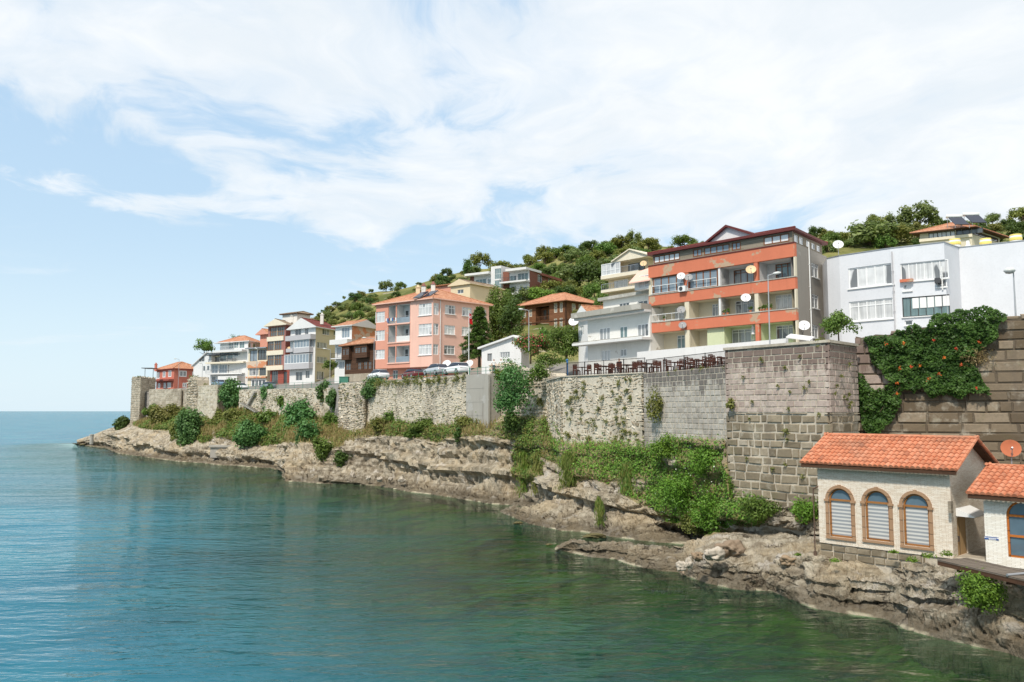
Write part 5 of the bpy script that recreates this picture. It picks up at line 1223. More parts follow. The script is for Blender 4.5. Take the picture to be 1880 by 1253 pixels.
downpipe(PK, f1, f1.hit(Z2(1536, 500))[0], zb4, zt); 
hip_roof(fs, zt + .02, 2.5, .45, 1.0).build('roof', [MAT['roof_tile'], MAT['pink_wall']], PK)
for x, y0, y1, d in ((1411, 238, 178, 121), (1484, 225, 165, 122), (1368, 232, 190, 124)):
    p = P(*Z2(x, y0), d); h = P(*Z2(x, y1), d).z - p.z; chimney(PK, (p.x, p.y, p.z - .4), .62, h + .1, MAT['cream_wall'] if x == 1368 else MAT['old_white'], MAT['maroon_wall'] if x != 1368 else None)
for k, x in enumerate((1330, 1405)):
    a = P(*Z2(x, 285 - k * 8), 118.4 + k * .2); b = a + Vector((1.15, -.45, .12)); t = thing('solar_heating_unit', f'dark solar panel on the pink house roof, {"left" if k == 0 else "right"} of two', 'solar panel', a, 'solar panels on the pink house roof')
    mb = MB(); mb.frame_box(a, b - a, (1.0, 1.5, 1.05), (0, -.05, .07)); mb.build('collector', MAT['solar_glass'], t)
    mb = MB(); mb.frame_box(a + Vector((-.03, 0, -.06)), b - a + Vector((.06, 0, 0)), (1.0, 1.5, 1.05), (0, 0, .05)); mb.tube(a + Vector((.9, 1.4, 1)), a + Vector((.9, 1.4, .1)), .04); mb.build('stand', MAT['grey_metal'], t)
# washing on its balcony
p = f0.at(f0.hit(Z2(1160, 470))[0], f0.zat(Z2(1160, 470)), .1); mb = MB()
for k in range(7):
    s = f0.hit(Z2(1122 + k * 12, 470))[0]; z = lg[0][2] + .9; fbox(mb, f0, s, s + .24, z - random.uniform(.3, .7), z, .03, .06, k % 3)
tag(mb.build('laundry', [MAT['white_cloth'], MAT['blue_paint'], MAT['rose_paint']]), 'white and blue washing hung over the top balcony of the pink house', 'laundry', kind='stuff')

# --- yellow house behind the pink one
A, B = XY(826, 146), XY(862, 143); fs = foot(A, B, L=9); f0 = fs[0]; zg = 19; zt = f0.zat(Z3(255, 350)); YH = house('yellow_house', 'small yellow house showing above the pink house roof', fs, zg)
h = rects(f0, Z3, [(250, 388, 296, 412)]); hwalls(YH, fs, zg, zt, {0: h}, MAT['cream_wall']); window(YH, f0, h[0], 2, pm=MAT['pane_dark'])
hip_roof(fs, zt + .02, 1.0, .4, 0, axis=1).build('roof', [MAT['roof_brown'], MAT['cream_wall']], YH)
A, B = XY(797, 150), XY(826, 147.5); fs = foot(A, B, L=8); zt2_ = fs[0].zat(Z3(150, 352)); BH = house('brown_roof_house', 'brown roofed house peeking over the ridge of the pink house', fs, 19)
hwalls(BH, fs, 19, zt2_, {}, MAT['salmon_wall']); hip_roof(fs, zt2_ + .02, .9, .4, .3).build('roof', [MAT['roof_tile_old'], MAT['brown_frame']], BH)

# --- low white gabled house right of the conifer
A, B, C = XY(884, 107), XY(957, 103.0), XY(972, 108); fs = foot(A, B, C); f0 = fs[0]; zg = 13.0; ze = f0.zat(Z3(500, 830)); zp = f0.zat(Z3(690, 748))
GH = house('white_cottage', 'low white gabled house between the conifer and the oleander', fs, zg)
wl = [(480, 876, 515, 930), (575, 866, 652, 906)]; h = rects(f0, Z3, wl)
mb = MB(); sp = f0.hit(Z3(690, 800))[0]
for k, f in enumerate(fs): wall_face(mb, f, 0, f.L, zg, ze, h if k == 0 else [], 0, .1)
bk = Vector((-f0.n.x, -f0.n.y, 0)) * fs[1].L
tri = [f0.at(0, ze), f0.at(f0.L, ze), f0.at(f0.L, zp - .7), f0.at(sp, zp)]; mb.poly(tri); mb.poly([p + bk for p in tri][::-1]); mb.build('wall', MAT['white_wall'], GH)
window(GH, f0, h[0], 2, 1, MAT['dark_frame'], MAT['pane_half']); window(GH, f0, h[1], 4, 1, MAT['white_frame'], MAT['pane_half'])
mb = MB(); fo = Vector((f0.n.x, f0.n.y, 0)) * .4; e0 = f0.at(-.4, ze - .15) ; e1 = f0.at(sp, zp); e2 = f0.at(f0.L + .35, zp - .95)
for a, b in ((e0, e1), (e1, e2)): mb.frame_box(a + fo, b - a, bk - fo * 2, (0, 0, .24))
mb.build('roof', MAT['white_wall'], GH)

# --- dark wooden house on the road
A, B = XY(631.5, 134.5), XY(686.8, 128.5); fs = foot(A, B, L=6); f0 = fs[0]; zg = 13.8; zt = f0.zat(Z2(920, 640)); zb_ = f0.zat(Z2(920, 862))
DW = house('dark_timber_house', 'dark weathered timber house left of the pink apartments', fs, zg)
hwalls(DW, fs, zg, zb_, {}, MAT['tower_far'], 'stone_base'); wl = [(812, 785, 850, 835), (905, 775, 930, 830), (950, 770, 975, 828), (985, 768, 1008, 826)]
h = rects(f0, Z2, wl); hwalls(DW, fs, zb_, zt, {0: h}, MAT['dark_planks'])
for r in h: window(DW, f0, r, 2, 2, MAT['konak_planks'], MAT['pane_dark'])
for x0, x1, y0, y1 in ((805, 862, 665, 760), (900, 1000, 650, 745)):
    a, b = f0.hit(Z2(x0, 700))[0], f0.hit(Z2(x1, 700))[0]; bf = foot(f0.at(a, 0, .6).xy, f0.at(b, 0, .6).xy, L=.58); z0, z1 = f0.zat(Z2(x0, y1)), zt - .15
    hh = [(.15, bf[0].L / 2 - .08, z0 + .8, z1 - .4), (bf[0].L / 2 + .08, bf[0].L - .15, z0 + .8, z1 - .4)]; hwalls(DW, bf, z0, z1, {0: hh}, MAT['dark_planks'], 'bay_window')
    for r in hh: window(DW, bf[0], r, 2, 3, MAT['konak_planks'], MAT['pane_dark'], fw=.05)
hip_roof(fs, zt + .02, 1.5, .8, .8).build('roof', [MAT['roof_tile_old'], MAT['konak_planks']], DW)

# --- peeling house behind it
A, B, C = XY(613, 148), XY(643.5, 145.5), XY(690, 152); fs = foot(A, B, C); f0, f1 = fs[0], fs[1]; zg = 14; zt = f0.zat(Z2(845, 492))
PH = house('peeling_house', 'white fronted house with a peeling orange side wall behind the dark timber house', fs, zg)
h = rects(f0, Z2, [(782, 510, 842, 586), (745, 660, 775, 720), (762, 770, 800, 828)]); mb = MB(); wall_face(mb, f0, 0, f0.L, zg, zt, h, 0, .12); mb.build('front_wall', MAT['white_wall'], PH)
for r in h: window(PH, f0, r, 3, pm=MAT['pane_sky'])
mb = MB()
for f in fs[1:]: wall_face(mb, f, 0, f.L, zg, zt)
mb.poly([fs[1].at(0, zt), fs[1].at(fs[1].L, zt), fs[1].at(fs[1].L / 2, zt + .9)]); mb.build('side_wall', MAT['peel_wall'], PH)
z = f0.zat(Z2(785, 635)); slab(PH, f0, -.2, f0.L + .1, z - .15, z + .75, 0, 1.2, MAT['white_wall'], 'balcony'); z = f0.zat(Z2(785, 745)); slab(PH, f0, .2, f0.L + .1, z - .15, z, 0, 1.2, MAT['white_wall'], 'balcony_slab')
railing(PH, f0, .2, f0.L, z, .9, 1.1, MAT['dark_metal'], .2)
hip_roof(fs, zt + .02, 1.3, .6, 0, axis=0).build('roof', [MAT['roof_tile_old'], MAT['white_wall']], PH)

# --- yellow and grey house with the dark red gable roof
A, B, C = XY(530, 164), XY(576.5, 158.5), XY(616, 166); fs = foot(A, B, C); f0, f1 = fs[0], fs[1]; zg = 13.6; zt = f0.zat(Z2(570, 505))
YG = house('gabled_house', 'yellow and grey house with a dark red gable roof and stacked bays', fs, zg)
h1 = rects(f1, Z2, [(636, 516, 688, 570), (592, 616, 668, 675), (592, 728, 668, 785), (592, 842, 645, 910), (722, 530, 766, 576)])
mb = MB()
for k in (1, 2, 3): wall_face(mb, fs[k], 0, fs[k].L, zg, zt, h1 if k == 1 else [], 0, .12)
mb.build('wall', MAT['yellow_wall'], YG)
for r in h1: window(YG, f1, r, 3, 1, pm=MAT['pane_half'], sill=MAT['cream_trim'])
h0 = rects(f0, Z2, [(425, 520, 470, 585), (500, 515, 525, 590), (432, 620, 445, 665), (505, 838, 535, 898), (430, 848, 478, 915)])
mb = MB(); wall_face(mb, f0, 0, f0.L, zg, zt, h0, 0, .12); zp = f0.zat(Z2(482, 438)); mb.poly([f0.at(0, zt), f0.at(f0.L, zt), f0.at(f0.L * .5, zp)]); mb.build('front_wall', MAT['white_wall'], YG)
for r in h0: window(YG, f0, r, 2, pm=MAT['pane_dark'], fw=.07)
for (x0, x1, y0, y1, nx, bh) in ((445, 566, 605, 705, 5, .62), (376, 566, 712, 828, 8, .62)):
    a, b = f0.hit(Z2(x0, 650))[0], f0.hit(Z2(x1, 650))[0]; bf = foot(f0.at(a, 0, 1.0).xy, f0.at(b, 0, 1.0).xy, L=.98); z0, z1 = f0.zat(Z2(480, y1)), f0.zat(Z2(480, y0)); zs_ = z0 + (z1 - z0) * (1 - bh)
    hh = {0: [(.08, bf[0].L - .08, zs_, z1 - .1)], 1: [(.08, .9, zs_, z1 - .1)]}; hwalls(YG, bf, z0, z1, hh, MAT['grey_wall'], 'bay'); window(YG, bf[0], hh[0][0], nx, 1, pm=MAT['pane_sky'], fw=.11); window(YG, bf[1], hh[1][0], 1, pm=MAT['pane_sky'])
z = f0.zat(Z2(480, 608)); slab(YG, f0, .02, f0.L + .05, z, z + 1.0, .0, 1.25, MAT['grey_wall'], 'balcony'); z = f0.zat(Z2(400, 700)); slab(YG, f0, .0, f0.hit(Z2(440, 650))[0], z, z + .7, .0, 1.0, MAT['grey_wall'], 'balcony')
hip_roof(fs, zt + .02, zp - zt, .7, 0, axis=1).build('roof', [MAT['roof_red'], MAT['white_wall']], YG)
chimney(YG, (*P(*Z2(632, 440), 163).xy, zt + 1.0), .6, 1.9, MAT['old_white'])

# --- maroon house with cream sills
A, B, C = XY(488.5, 171), XY(521, 167.5), XY(538, 171); fs = foot(A, B, C); f0, f1 = fs[0], fs[1]; zg = 13.5; zt = f0.zat(Z2(330, 488)); z1f = f0.zat(Z2(330, 828))
MH = house('maroon_house', 'tall narrow maroon house with cream sills and brown window pairs', fs, zg)
mb = MB(); rws = [(235, 510, 343, 570), (212, 597, 320, 680), (212, 712, 320, 796)]; hh = rects(f0, Z2, rws); wall_face(mb, f0, 0, f0.L, z1f, zt, hh)
for f in fs[1:]: wall_face(mb, f, 0, f.L, z1f, zt)
mb.poly([(f.A.x, f.A.y, z1f) for f in fs][::-1]); mb.poly([f0.at(0, zt), f0.at(f0.L, zt), f0.at(f0.L / 2, zt + .8)]); mb.build('wall', MAT['maroon_wall'], MH)
for r in hh:
    m_ = (r[0] + r[1]) / 2; window(MH, f0, (r[0], m_ - .06, r[2], r[3]), 3, 2, MAT['frame_wood'], MAT['pane_dark'], fw=.09); window(MH, f0, (m_ + .06, r[1], r[2], r[3]), 3, 2, MAT['frame_wood'], MAT['pane_dark'], fw=.09)
    slab(MH, f0, -.12, f0.L * .92, r[2] - 1.0, r[2] - .05, .0, .22, MAT['cream_trim'], 'sill_band')
    mb = MB(); mb.frame_box(f0.at(m_ - .06, r[2], 0), (f0.t.x * .12, f0.t.y * .12, 0), (f0.n.x * .03, f0.n.y * .03, 0), (0, 0, r[3] - r[2])); mb.build('mullion', MAT['cream_trim'], MH)
gfz = [Face(x.A, x.B) for x in foot(f0.at(.4, 0, -.5).xy, f0.at(f0.L + 2.2, 0, -.5).xy, L=5)]; hl = [(.5, 2.6, zg + 1.2, z1f - .3), (4.5, 5.6, zg + .2, z1f - .5)]; hl = [h for h in hl if h[1] < gfz[0].L]
hwalls(MH, gfz, zg, z1f, {0: hl}, MAT['rose_paint'], 'ground_floor')
for r in hl: window(MH, gfz[0], r, 3, pm=MAT['pane_dark'], fm=MAT['dark_frame'])
hip_roof(fs, zt + .02, 1.3, .8, 0, axis=1).build('roof', [MAT['roof_brown'], MAT['cream_trim']], MH)
rr_ = foot(f0.at(.8, 0, -3).xy, f0.at(f0.L - .2, 0, -3).xy, L=3.5); z2_ = f0.zat(Z2(300, 412), -3); hwalls(MH, rr_, zt + .3, z2_, {}, MAT['old_white'], 'rooftop_room'); hip_roof(rr_, z2_ + .02, .5, .5, .3).build('rooftop_roof', [MAT['roof_brown'], MAT['dark_planks']], MH)
rr_ = foot(f0.at(f0.L * .7, 0, -2).xy, f0.at(f0.L + 3.5, 0, -2.6).xy, L=6); hwalls(MH, rr_, zg, zt - .2, {}, MAT['maroon_wall'], 'rear_wing'); hip_roof(rr_, zt - .18, 1.8, .5, .5).build('rear_roof', [MAT['roof_brown'], MAT['old_white']], MH)
chimney(MH, (*P(*Z2(402, 425), 171).xy, zt + .8), .55, 1.3, MAT['old_white'])
dish('satellite_dish', 'cream satellite dish on the side of the maroon house', fs[1].at(.8, f0.zat(Z2(368, 690)), 0), AIM, .55, MAT['dish_cream'], Vector((.4, -.5, .5)))

# --- open brown house, half built
A, B = XY(453, 178), XY(489, 175); fs = foot(A, B, L=8); f0 = fs[0]; zg = 13.4; zz_ = [f0.zat(Z2(130, y)) for y in (945, 885, 818, 770, 672)]
BR = house('terrace_house', 'low brown and white house with open floors left of the maroon house', fs, zg)
mb = MB()
for k, f in enumerate(fs): wall_face(mb, f, 0, f.L, zg, zz_[4], [(.5, f.L * .45, zz_[3] + .1, zz_[4] - .3), (f.L * .5, f.L - .3, zz_[3] + .3, zz_[4] - .3), (.4, f.L * .55, zz_[1] + .2, zz_[2] - .1), (f.L * .6, f.L - .4, zz_[1] + .2, zz_[2] - .1), (1, f.L - .4, zg + .3, zz_[1] - .5)] if k == 0 else [], 0, .12)
mb.build('wall', MAT['loggia_cream'], BR)
L_ = f0.L
window(BR, f0, (.5, L_ * .45, zz_[3] + .1, zz_[4] - .3), 2, 1, MAT['dark_planks'], MAT['pane_sky']); window(BR, f0, (L_ * .5, L_ - .3, zz_[3] + .3, zz_[4] - .3), 3, 1, MAT['dark_planks'], MAT['pane_dark']); window(BR, f0, (.4, L_ * .55, zz_[1] + .2, zz_[2] - .1), 3, 1, MAT['white_frame'], MAT['pane_half']); window(BR, f0, (L_ * .6, L_ - .4, zz_[1] + .2, zz_[2] - .1), 3, 1, MAT['dark_frame'], MAT['pane_dark']); window(BR, f0, (1, L_ - .4, zg + .3, zz_[1] - .5), 4, 1, MAT['white_frame'], MAT['pane_dark'], fw=.3)
slab(BR, f0, -.1, L_, zz_[2], zz_[3], 0, .35, MAT['peel_wall'], 'brown_band'); slab(BR, f0, -.1, L_, zz_[1] - .35, zz_[1], 0, .5, MAT['peel_wall'], 'brown_band'); slab(BR, f0, -.3, L_ + .2, zz_[4], zz_[4] + .25, -8, .8, MAT['grey_metal'], 'roof')
xf = foot(XY(474, 185), XY(490, 183), L=5); zx = xf[0].zat(Z2(190, 560)); OH = house('orange_roof_house', 'sliver of a house with an orange roof left behind the maroon house', xf, 15); hwalls(OH, xf, 15, zx, {}, MAT['salmon_wall']); hip_roof(xf, zx + .02, 1.2, .8, .0, axis=1).build('roof', [MAT['roof_tile'], MAT['salmon_wall']], OH)

# --- tall white house with an orange hipped roof
A, B, C = XY(400.5, 187), XY(453, 182), XY(482, 190); fs = foot(A, B, C); f0, f1 = fs[0], fs[1]; zg = 14; zt = f0.zat(Z1(1340, 278)); zl_ = [f0.zat(Z1(1250, y)) for y in (455, 365, 350)]
WH = house('white_house', 'tall white house with an orange hipped roof and long glazed balcony', fs, zg)
h0 = rects(f0, Z1, [(1210, 288, 1245, 334), (1252, 286, 1284, 332), (1293, 280, 1330, 332), (1200, 362, 1240, 415), (1252, 358, 1282, 395), (1140, 370, 1190, 430)]); h1 = rects(f1, Z1, [(1362, 290, 1380, 330), (1398, 292, 1416, 330), (1362, 372, 1410, 402)])
hwalls(WH, fs, zg, zt, {0: h0, 1: h1}, MAT['white_wall'])
for r in h0: window(WH, f0, r, 2, pm=MAT['pane_teal'])
for r in h1: window(WH, f1, r, 1, pm=MAT['pane_dark'])
slab(WH, f0, -.4, f0.L - .3, zl_[1], zl_[2], 0, 1.6, MAT['white_wall'], 'balcony_slab'); railing(WH, f0, -.4, f0.L * .8, zl_[2], .9, 1.5, MAT['white_paint'], .5)
slab(WH, f0, -.4, f0.L * .5, zt - .3, zt - .1, 0, 1.6, MAT['white_wall'], 'canopy'); hip_roof(fs, zt + .02, 1.7, .5, 1.0).build('roof', [MAT['roof_tile'], MAT['white_wall']], WH)

# --- white gabled guest house with dark balcony
A, B, C = XY(352.5, 193), XY(385, 188), XY(450, 184); z0 = 13.8
fs = foot(A, B, L=8); f0 = fs[0]; ze = f0.zat(Z1(990, 405)); GW = house('gabled_guest_house', 'white gabled guest house right of the small red house', fs, z0)
h0 = rects(f0, Z1, [(990, 406, 1002, 432), (1008, 404, 1024, 430), (1014, 470, 1030, 508), (1044, 468, 1062, 504), (1046, 555, 1060, 600), (1082, 556, 1096, 590)])
zs_ = f0.zat(Z1(960, 462)); mb = MB()
for k, f in enumerate(fs): wall_face(mb, f, 0, f.L, z0, zs_, h0 if k == 0 else [], 0, .1)
zp = f0.zat(Z1(1030, 372)); g_ = [f0.at(0, zs_), f0.at(f0.L, zs_), f0.at(f0.L, zp), f0.at(f0.L * .8, zp)]; hg = [h for h in h0 if h[2] > zs_]; mb.poly(g_)
bk = Vector((-f0.n.x, -f0.n.y, 0)) * 8; mb.poly([p + bk for p in g_][::-1]); mb.poly([g_[1] + bk, g_[2] + bk, g_[2], g_[1]][::-1]); mb.build('wall', MAT['white_wall'], GW)
for r in h0: window(GW, f0, r, 1, pm=MAT['pane_dark'], rec=.1 if r[2] < zs_ else -.02, fm=MAT['dark_frame'] if r[2] > zs_ else None)
mb = MB(); e0 = f0.at(-.5, zs_ - .3, .4); e1 = f0.at(f0.L * .8, zp + .15, .4); mb.frame_box(e0, e1 - e0, bk * 1.05, (0, 0, .18)); mb.frame_box(e1, f0.at(f0.L + .2, zp - .1, .4) - e1, bk * 1.05, (0, 0, .18)); mb.build('roof', MAT['white_wall'], GW)
A2, B2 = XY(384, 187.5), XY(451, 183); fs = foot(A2, B2, L=9); f0 = fs[0]; zz_ = [f0.zat(Z1(1200, y)) for y in (600, 530, 452, 440, 385)]
GT = house('balcony_house', 'white flat roofed house with three dark stepped balconies', fs, z0)
h0 = [(.3, 2.2, zz_[1] + .2, zz_[2] - .2), (2.6, 5.0, zz_[1] + .2, zz_[2] - .2), (5.3, f0.L - .3, zz_[1] + .2, zz_[2] - .3), (.5, 1.6, z0 + .4, zz_[1] - .5), (2.2, 4.2, z0 + .2, zz_[1] - .5)]
hwalls(GT, fs, z0, zz_[2], {0: h0}, MAT['white_wall'])
for k, r in enumerate(h0): window(GT, f0, r, 3 if k else 2, pm=MAT['pane_sky'] if k < 2 else MAT['pane_dark'], fm=MAT['white_frame'] if k != 2 else MAT['dark_frame'])
slab(GT, f0, -.2, f0.L + .3, zz_[2], zz_[3], -8, 1.5, MAT['cream_trim'], 'roof_slab'); slab(GT, f0, .0, f0.L, zz_[1] - .15, zz_[1] + .1, 0, 1.6, MAT['white_wall'], 'balcony_slab'); railing(GT, f0, .1, f0.L - .1, zz_[1] + .1, .9, 1.5, MAT['grey_metal'], .25)
uf = foot(f0.at(-1.0, 0, -1.2).xy, f0.at(f0.L * .72, 0, -1.2).xy, L=5); h0 = [(.4, uf[0].L * .5, zz_[3] + .2, zz_[4] - .3), (uf[0].L * .55, uf[0].L - .4, zz_[3] + .2, zz_[4] - .3)]; hwalls(GT, uf, zz_[3], zz_[4], {0: h0}, MAT['loggia_cream'], 'upper_wall')
for r in h0: window(GT, uf[0], r, 4, fm=MAT['dark_frame'], pm=MAT['pane_dark'])
railing(GT, f0, -.1, f0.L * .75, zz_[3], .8, .6, MAT['dark_metal'], .18); slab(GT, uf[0], -.3, uf[0].L + 1.2, zz_[4], zz_[4] + .2, -5, 1.6, MAT['dark_metal'], 'roof')
lf = foot(f0.at(f0.L * .48, 0, 3).xy, f0.at(f0.L, 0, 3).xy, L=2.5); zl3 = lf[0].zat(Z1(1270, 545)); hwalls(GT, lf, z0 - .3, zl3, {0: [(.3, lf[0].L - .3, z0 + .2, zl3 - .8)]}, MAT['white_wall'], 'porch'); window(GT, lf[0], (.3, lf[0].L - .3, z0 + .2, zl3 - .8), 3, fm=MAT['white_frame'], pm=MAT['pane_dark'])

# --- small red house by the corner tower
A, B, C = XY(285, 205), XY(317.2, 198), XY(369.3, 204); fs = foot(A, B, C); f0, f1 = fs[0], fs[1]; zg = 13.6; zt = f0.zat(Z1(782, 488))
RH = house('red_house', 'small brick red house with white window frames beside the corner tower', fs, zg)
h0 = rects(f0, Z1, [(657, 520, 680, 566), (705, 512, 726, 556), (748, 505, 771, 552), (668, 602, 685, 640), (712, 598, 728, 640), (738, 597, 768, 636)]); h1 = rects(f1, Z1, [(833, 504, 888, 553), (932, 512, 978, 556), (858, 598, 888, 634)])
hwalls(RH, fs, zg, zt, {0: h0, 1: h1}, MAT['red_wall'])
for r in h0: window(RH, f0, r, 1, pm=MAT['pane_half'], fw=.16, rec=.06)
for r in h1: window(RH, f1, r, 2, pm=MAT['pane_half'], fw=.2, rec=.06)
hip_roof(fs, zt + .02, 1.9, .55, 1.0).build('roof', [MAT['roof_tile'], MAT['rose_paint']], RH)
z = f0.zat(Z1(700, 588)); slab(RH, f0, -.3, f0.L + .0, z, z + .45, 0, 1.3, MAT['rose_paint'], 'awning'); chimney(RH, (*P(*Z1(652, 490), 203).xy, zt - .5), .5, 1.7, MAT['red_wall'])
# ---------------------------------------------------------------- the two tiled cottages at the water
def tile_slope(mb, p, ds, dt, L, T, pitch=.235, row=.37):
    """barrel tiles: p = left end of the eave, ds along the eave, dt up the slope"""
    n = ds.cross(dt).normalized(); ncol = int(round(L / pitch)); pitch = L / ncol; nrow = int(math.ceil(T / row)); K = 6
    for r in range(nrow):
        t0 = r * row; t1 = min(T, t0 + row + .04); base = .0
        for c in range(ncol):
            v = random.random() ** 1.3 if random.random() > .03 else 1.0; jt = random.uniform(-.018, .018); jh = random.uniform(-.006, .006)
            vs = []
            for k in range(K + 1):
                s = c * pitch + pitch * k / K; h = .10 * math.sin(math.pi * k / K) ** .8 if 0 < k < K else 0.0
                vs.append(p + ds * s + dt * (t0 + jt - .02) + n * (h + .052 + jh)); 
            for k in range(K + 1):
                s = c * pitch + pitch * k / K; h = .088 * math.sin(math.pi * k / K) ** .8 if 0 < k < K else 0.0
                vs.append(p + ds * s + dt * (t1 + jt * .3) + n * (h + .004))
            for k in range(K + 1):
                s = c * pitch + pitch * k / K; h = .10 * math.sin(math.pi * k / K) ** .8 if 0 < k < K else 0.0
                vs.append(p + ds * s + dt * (t0 + jt - .02) + n * (h * .2 - .006 + jh))
            fs_ = [(k, k + 1, K + 2 + k, K + 1 + k) for k in range(K)] + [(2 * K + 2 + k, 2 * K + 3 + k, k + 1, k) for k in range(K)]
            mb.raw(vs, fs_, 0, v)
def arch_pts(sc, hw, zs, n=14): return [(sc + hw * math.cos(math.pi * (1 - k / n)), zs + hw * math.sin(math.pi * (1 - k / n))) for k in range(n + 1)]
def arch_wall(mb, f, z0, z1, arches, extra=()):
    holes = [(sc - hw, sc + hw, zb, zs + hw) for sc, hw, zb, zs in arches] + list(extra)
    wall_face(mb, f, 0, f.L, z0, z1, list(extra) + holes[:len(arches)], 0, 0.0)
    for sc, hw, zb, zs in arches:
        pts = arch_pts(sc, hw, zs); top = zs + hw
        for (a, b), (c, d) in zip(pts, pts[1:]): mb.poly([f.at(a, b), f.at(c, d), f.at(c, top), f.at(a, top)])
        rim = [(sc - hw, zb)] + pts + [(sc + hw, zb)]
        for (a, b), (c, d) in zip(rim, rim[1:] + rim[:1]): mb.poly([f.at(a, b), f.at(a, b, -.16), f.at(c, d, -.16), f.at(c, d)])
def band(mb, f, inner, outer, o0, o1):
    for (a, b), (c, d), (e, g), (h, i) in zip(inner, inner[1:], outer, outer[1:]):
        q = [f.at(a, b, o1), f.at(c, d, o1), f.at(h, i, o1), f.at(e, g, o1)]; r = [f.at(a, b, o0), f.at(c, d, o0), f.at(h, i, o0), f.at(e, g, o0)]
        mb.poly(q[::-1]); mb.poly([q[0], q[1], r[1], r[0]]); mb.poly([q[2], q[3], r[3], r[2]])
def arch_window(par, f, sc, hw, zb, zs, fm, pm, sur=True, bars=()):
    inn = lambda w: [(sc - hw + w, zb + (w if w > 0 else w * .6))] + arch_pts(sc, hw - w, zs) + [(sc + hw - w, zb + (w if w > 0 else w * .6))]
    mb = MB(); band(mb, f, inn(.075), inn(0.002), -.14, -.06)
    fbox(mb, f, sc - hw + .075, sc + hw - .075, zb + .004, zb + .085, -.14, -.062)
    for z in (zs,) + tuple(bars): fbox(mb, f, sc - hw + .075, sc + hw - .075, z - .045, z + .045, -.14, -.05)
    w_ = mb.build('arched_window', fm, par)
    g = MB(); g.poly([f.at(sc - hw + .07, zb + .08, -.12), f.at(sc + hw - .07, zb + .08, -.12), f.at(sc + hw - .07, zs, -.12), f.at(sc - hw + .07, zs, -.12)]); g.build('pane', pm, w_)
    g = MB(); a = arch_pts(sc, hw - .05, zs); g.poly([f.at(x, z, -.122) for x, z in a][::-1]); g.build('fanlight', MAT['pane_blue'], w_)
    if sur:
        mb = MB(); band(mb, f, inn(-.01), inn(-.15), -.02, .065)
        fbox(mb, f, sc - hw - .16, sc + hw + .16, zb - .11, zb - .005, -.02, .09)
        for q in (-1, 1): fbox(mb, f, sc + q * (hw + .085) - .115, sc + q * (hw + .085) + .115, zs - .08, zs + .02, -.01, .10)
        fbox(mb, f, sc - .07, sc + .07, zs + hw + .01, zs + hw + .185, -.01, .09); mb.build('window_surround', MAT['surround_stone'], w_)
def cottage_roof(par, fs, ze, zr, ov, left, right, mat=None, fascia='dark_planks'):
    f0, f2 = fs[0], fs[2]; W = fs[1].L; up = Vector((0, 0, 1)); ds = Vector((f0.t.x, f0.t.y, 0)); inw = Vector((-f0.n.x, -f0.n.y, 0))
    slope = Vector((inw.x * W / 2, inw.y * W / 2, zr - ze)); sl = slope.length; dt = slope / sl
    L = f0.L + left + right
    p = f0.at(-left, ze) - dt * ov; mb = MB(); tile_slope(mb, p, ds, dt, L, sl + ov)
    dt2 = Vector((-inw.x * W / 2, -inw.y * W / 2, zr - ze)).normalized(); p2 = f2.at(-right, ze) - dt2 * ov; tile_slope(mb, p2, -ds, dt2, L, sl + ov)
    rg0 = f0.at(-left, ze) + slope; k = 0.0
    while k < L - .05:                                           # ridge caps
        a = rg0 + ds * k + up * .05; mb.tube(a, a + ds * .40 + up * .015, .10, .088, 8); k += .36
    for q in (0, L):                                             # verge tiles
        for d_, b_ in ((dt, p), (dt2, p2)):
            o = b_ + (ds if d_ is dt else -ds) * (q if d_ is dt else L - q)
            k = 0.0
            while k < sl + ov - .1: mb.tube(o + d_ * k + up * .055, o + d_ * (k + .40) + up * .035, .085, .075, 7); k += .36
    mb.build('roof_tiles', MAT['clay_tile'], par)
    mb = MB(); n1 = ds.cross(dt).normalized()
    for d_, b_, s_ in ((dt, p, ds), (dt2, p2, -ds)):
        nn = s_.cross(d_).normalized(); mb.frame_box(b_ - nn * .09, s_ * L, d_ * (sl + ov - .02), nn * .06)
    mb.build('roof_boarding', MAT['dark_planks'], par)
    mb = MB()
    mb.frame_box(p - n1 * .08 - up * .10, ds * L, -inw * .035, up * .12); fb = mb.build('fascia_board', MAT[fascia], par)
    mb = MB(); k = 0.0
    while k < L - .1:                                            # scalloped trim under the eave
        o = p - n1 * .08 - up * .11 + ds * k - inw * .02; mb.poly([o, o + ds * .06 - up * .05, o + ds * .12 - up * .055, o + ds * .18, o + ds * .18 + up * .05, o + up * .05]); k += .18
    mb.build('scalloped_trim', MAT['grey_planks'], fb)
A, B = XY(1497, 40.5), XY(1738, 36.0); fs = foot(A, B, L=4.7); f0, f1 = fs[0], fs[1]
zr = P(*Z6(1297, 175), 37.7).z; ze = (P(1738, 865, 35.4).z + .19 * zr) / 1.19; zg = f0.zat(Z6(1130, 1003)); zgl = f0.zat(Z6(225, 905))
CT = house('stone_cottage', 'cream stone clad cottage with three arched windows and an orange barrel tiled roof', fs, zg - .3)
ar = []
for x0, x1, xc, yt, yb, ys in ((313, 472, 392, 522, 862, 603), (566, 734, 648, 538, 886, 630), (829, 1010, 918, 560, 925, 655)):
    a, b = f0.hit(Z6(x0, 720))[0], f0.hit(Z6(x1, 720))[0]; sc = (a + b) / 2; hw = (b - a) / 2; ar.append((sc, hw, f0.zat(Z6(xc, yb)), f0.zat(Z6(xc, yt)) - hw))
mb = MB(); arch_wall(mb, f0, zg - .02, ze, ar)
dr = (f1.hit(Z6(1207, 850))[0], f1.hit(Z6(1276, 850))[0], zg + .02, f1.zat(Z6(1240, 715)))
for f in fs[1:]: wall_face(mb, f, 0, f.L, zg - .02, ze, [dr] if f is f1 else [], 0, .12)
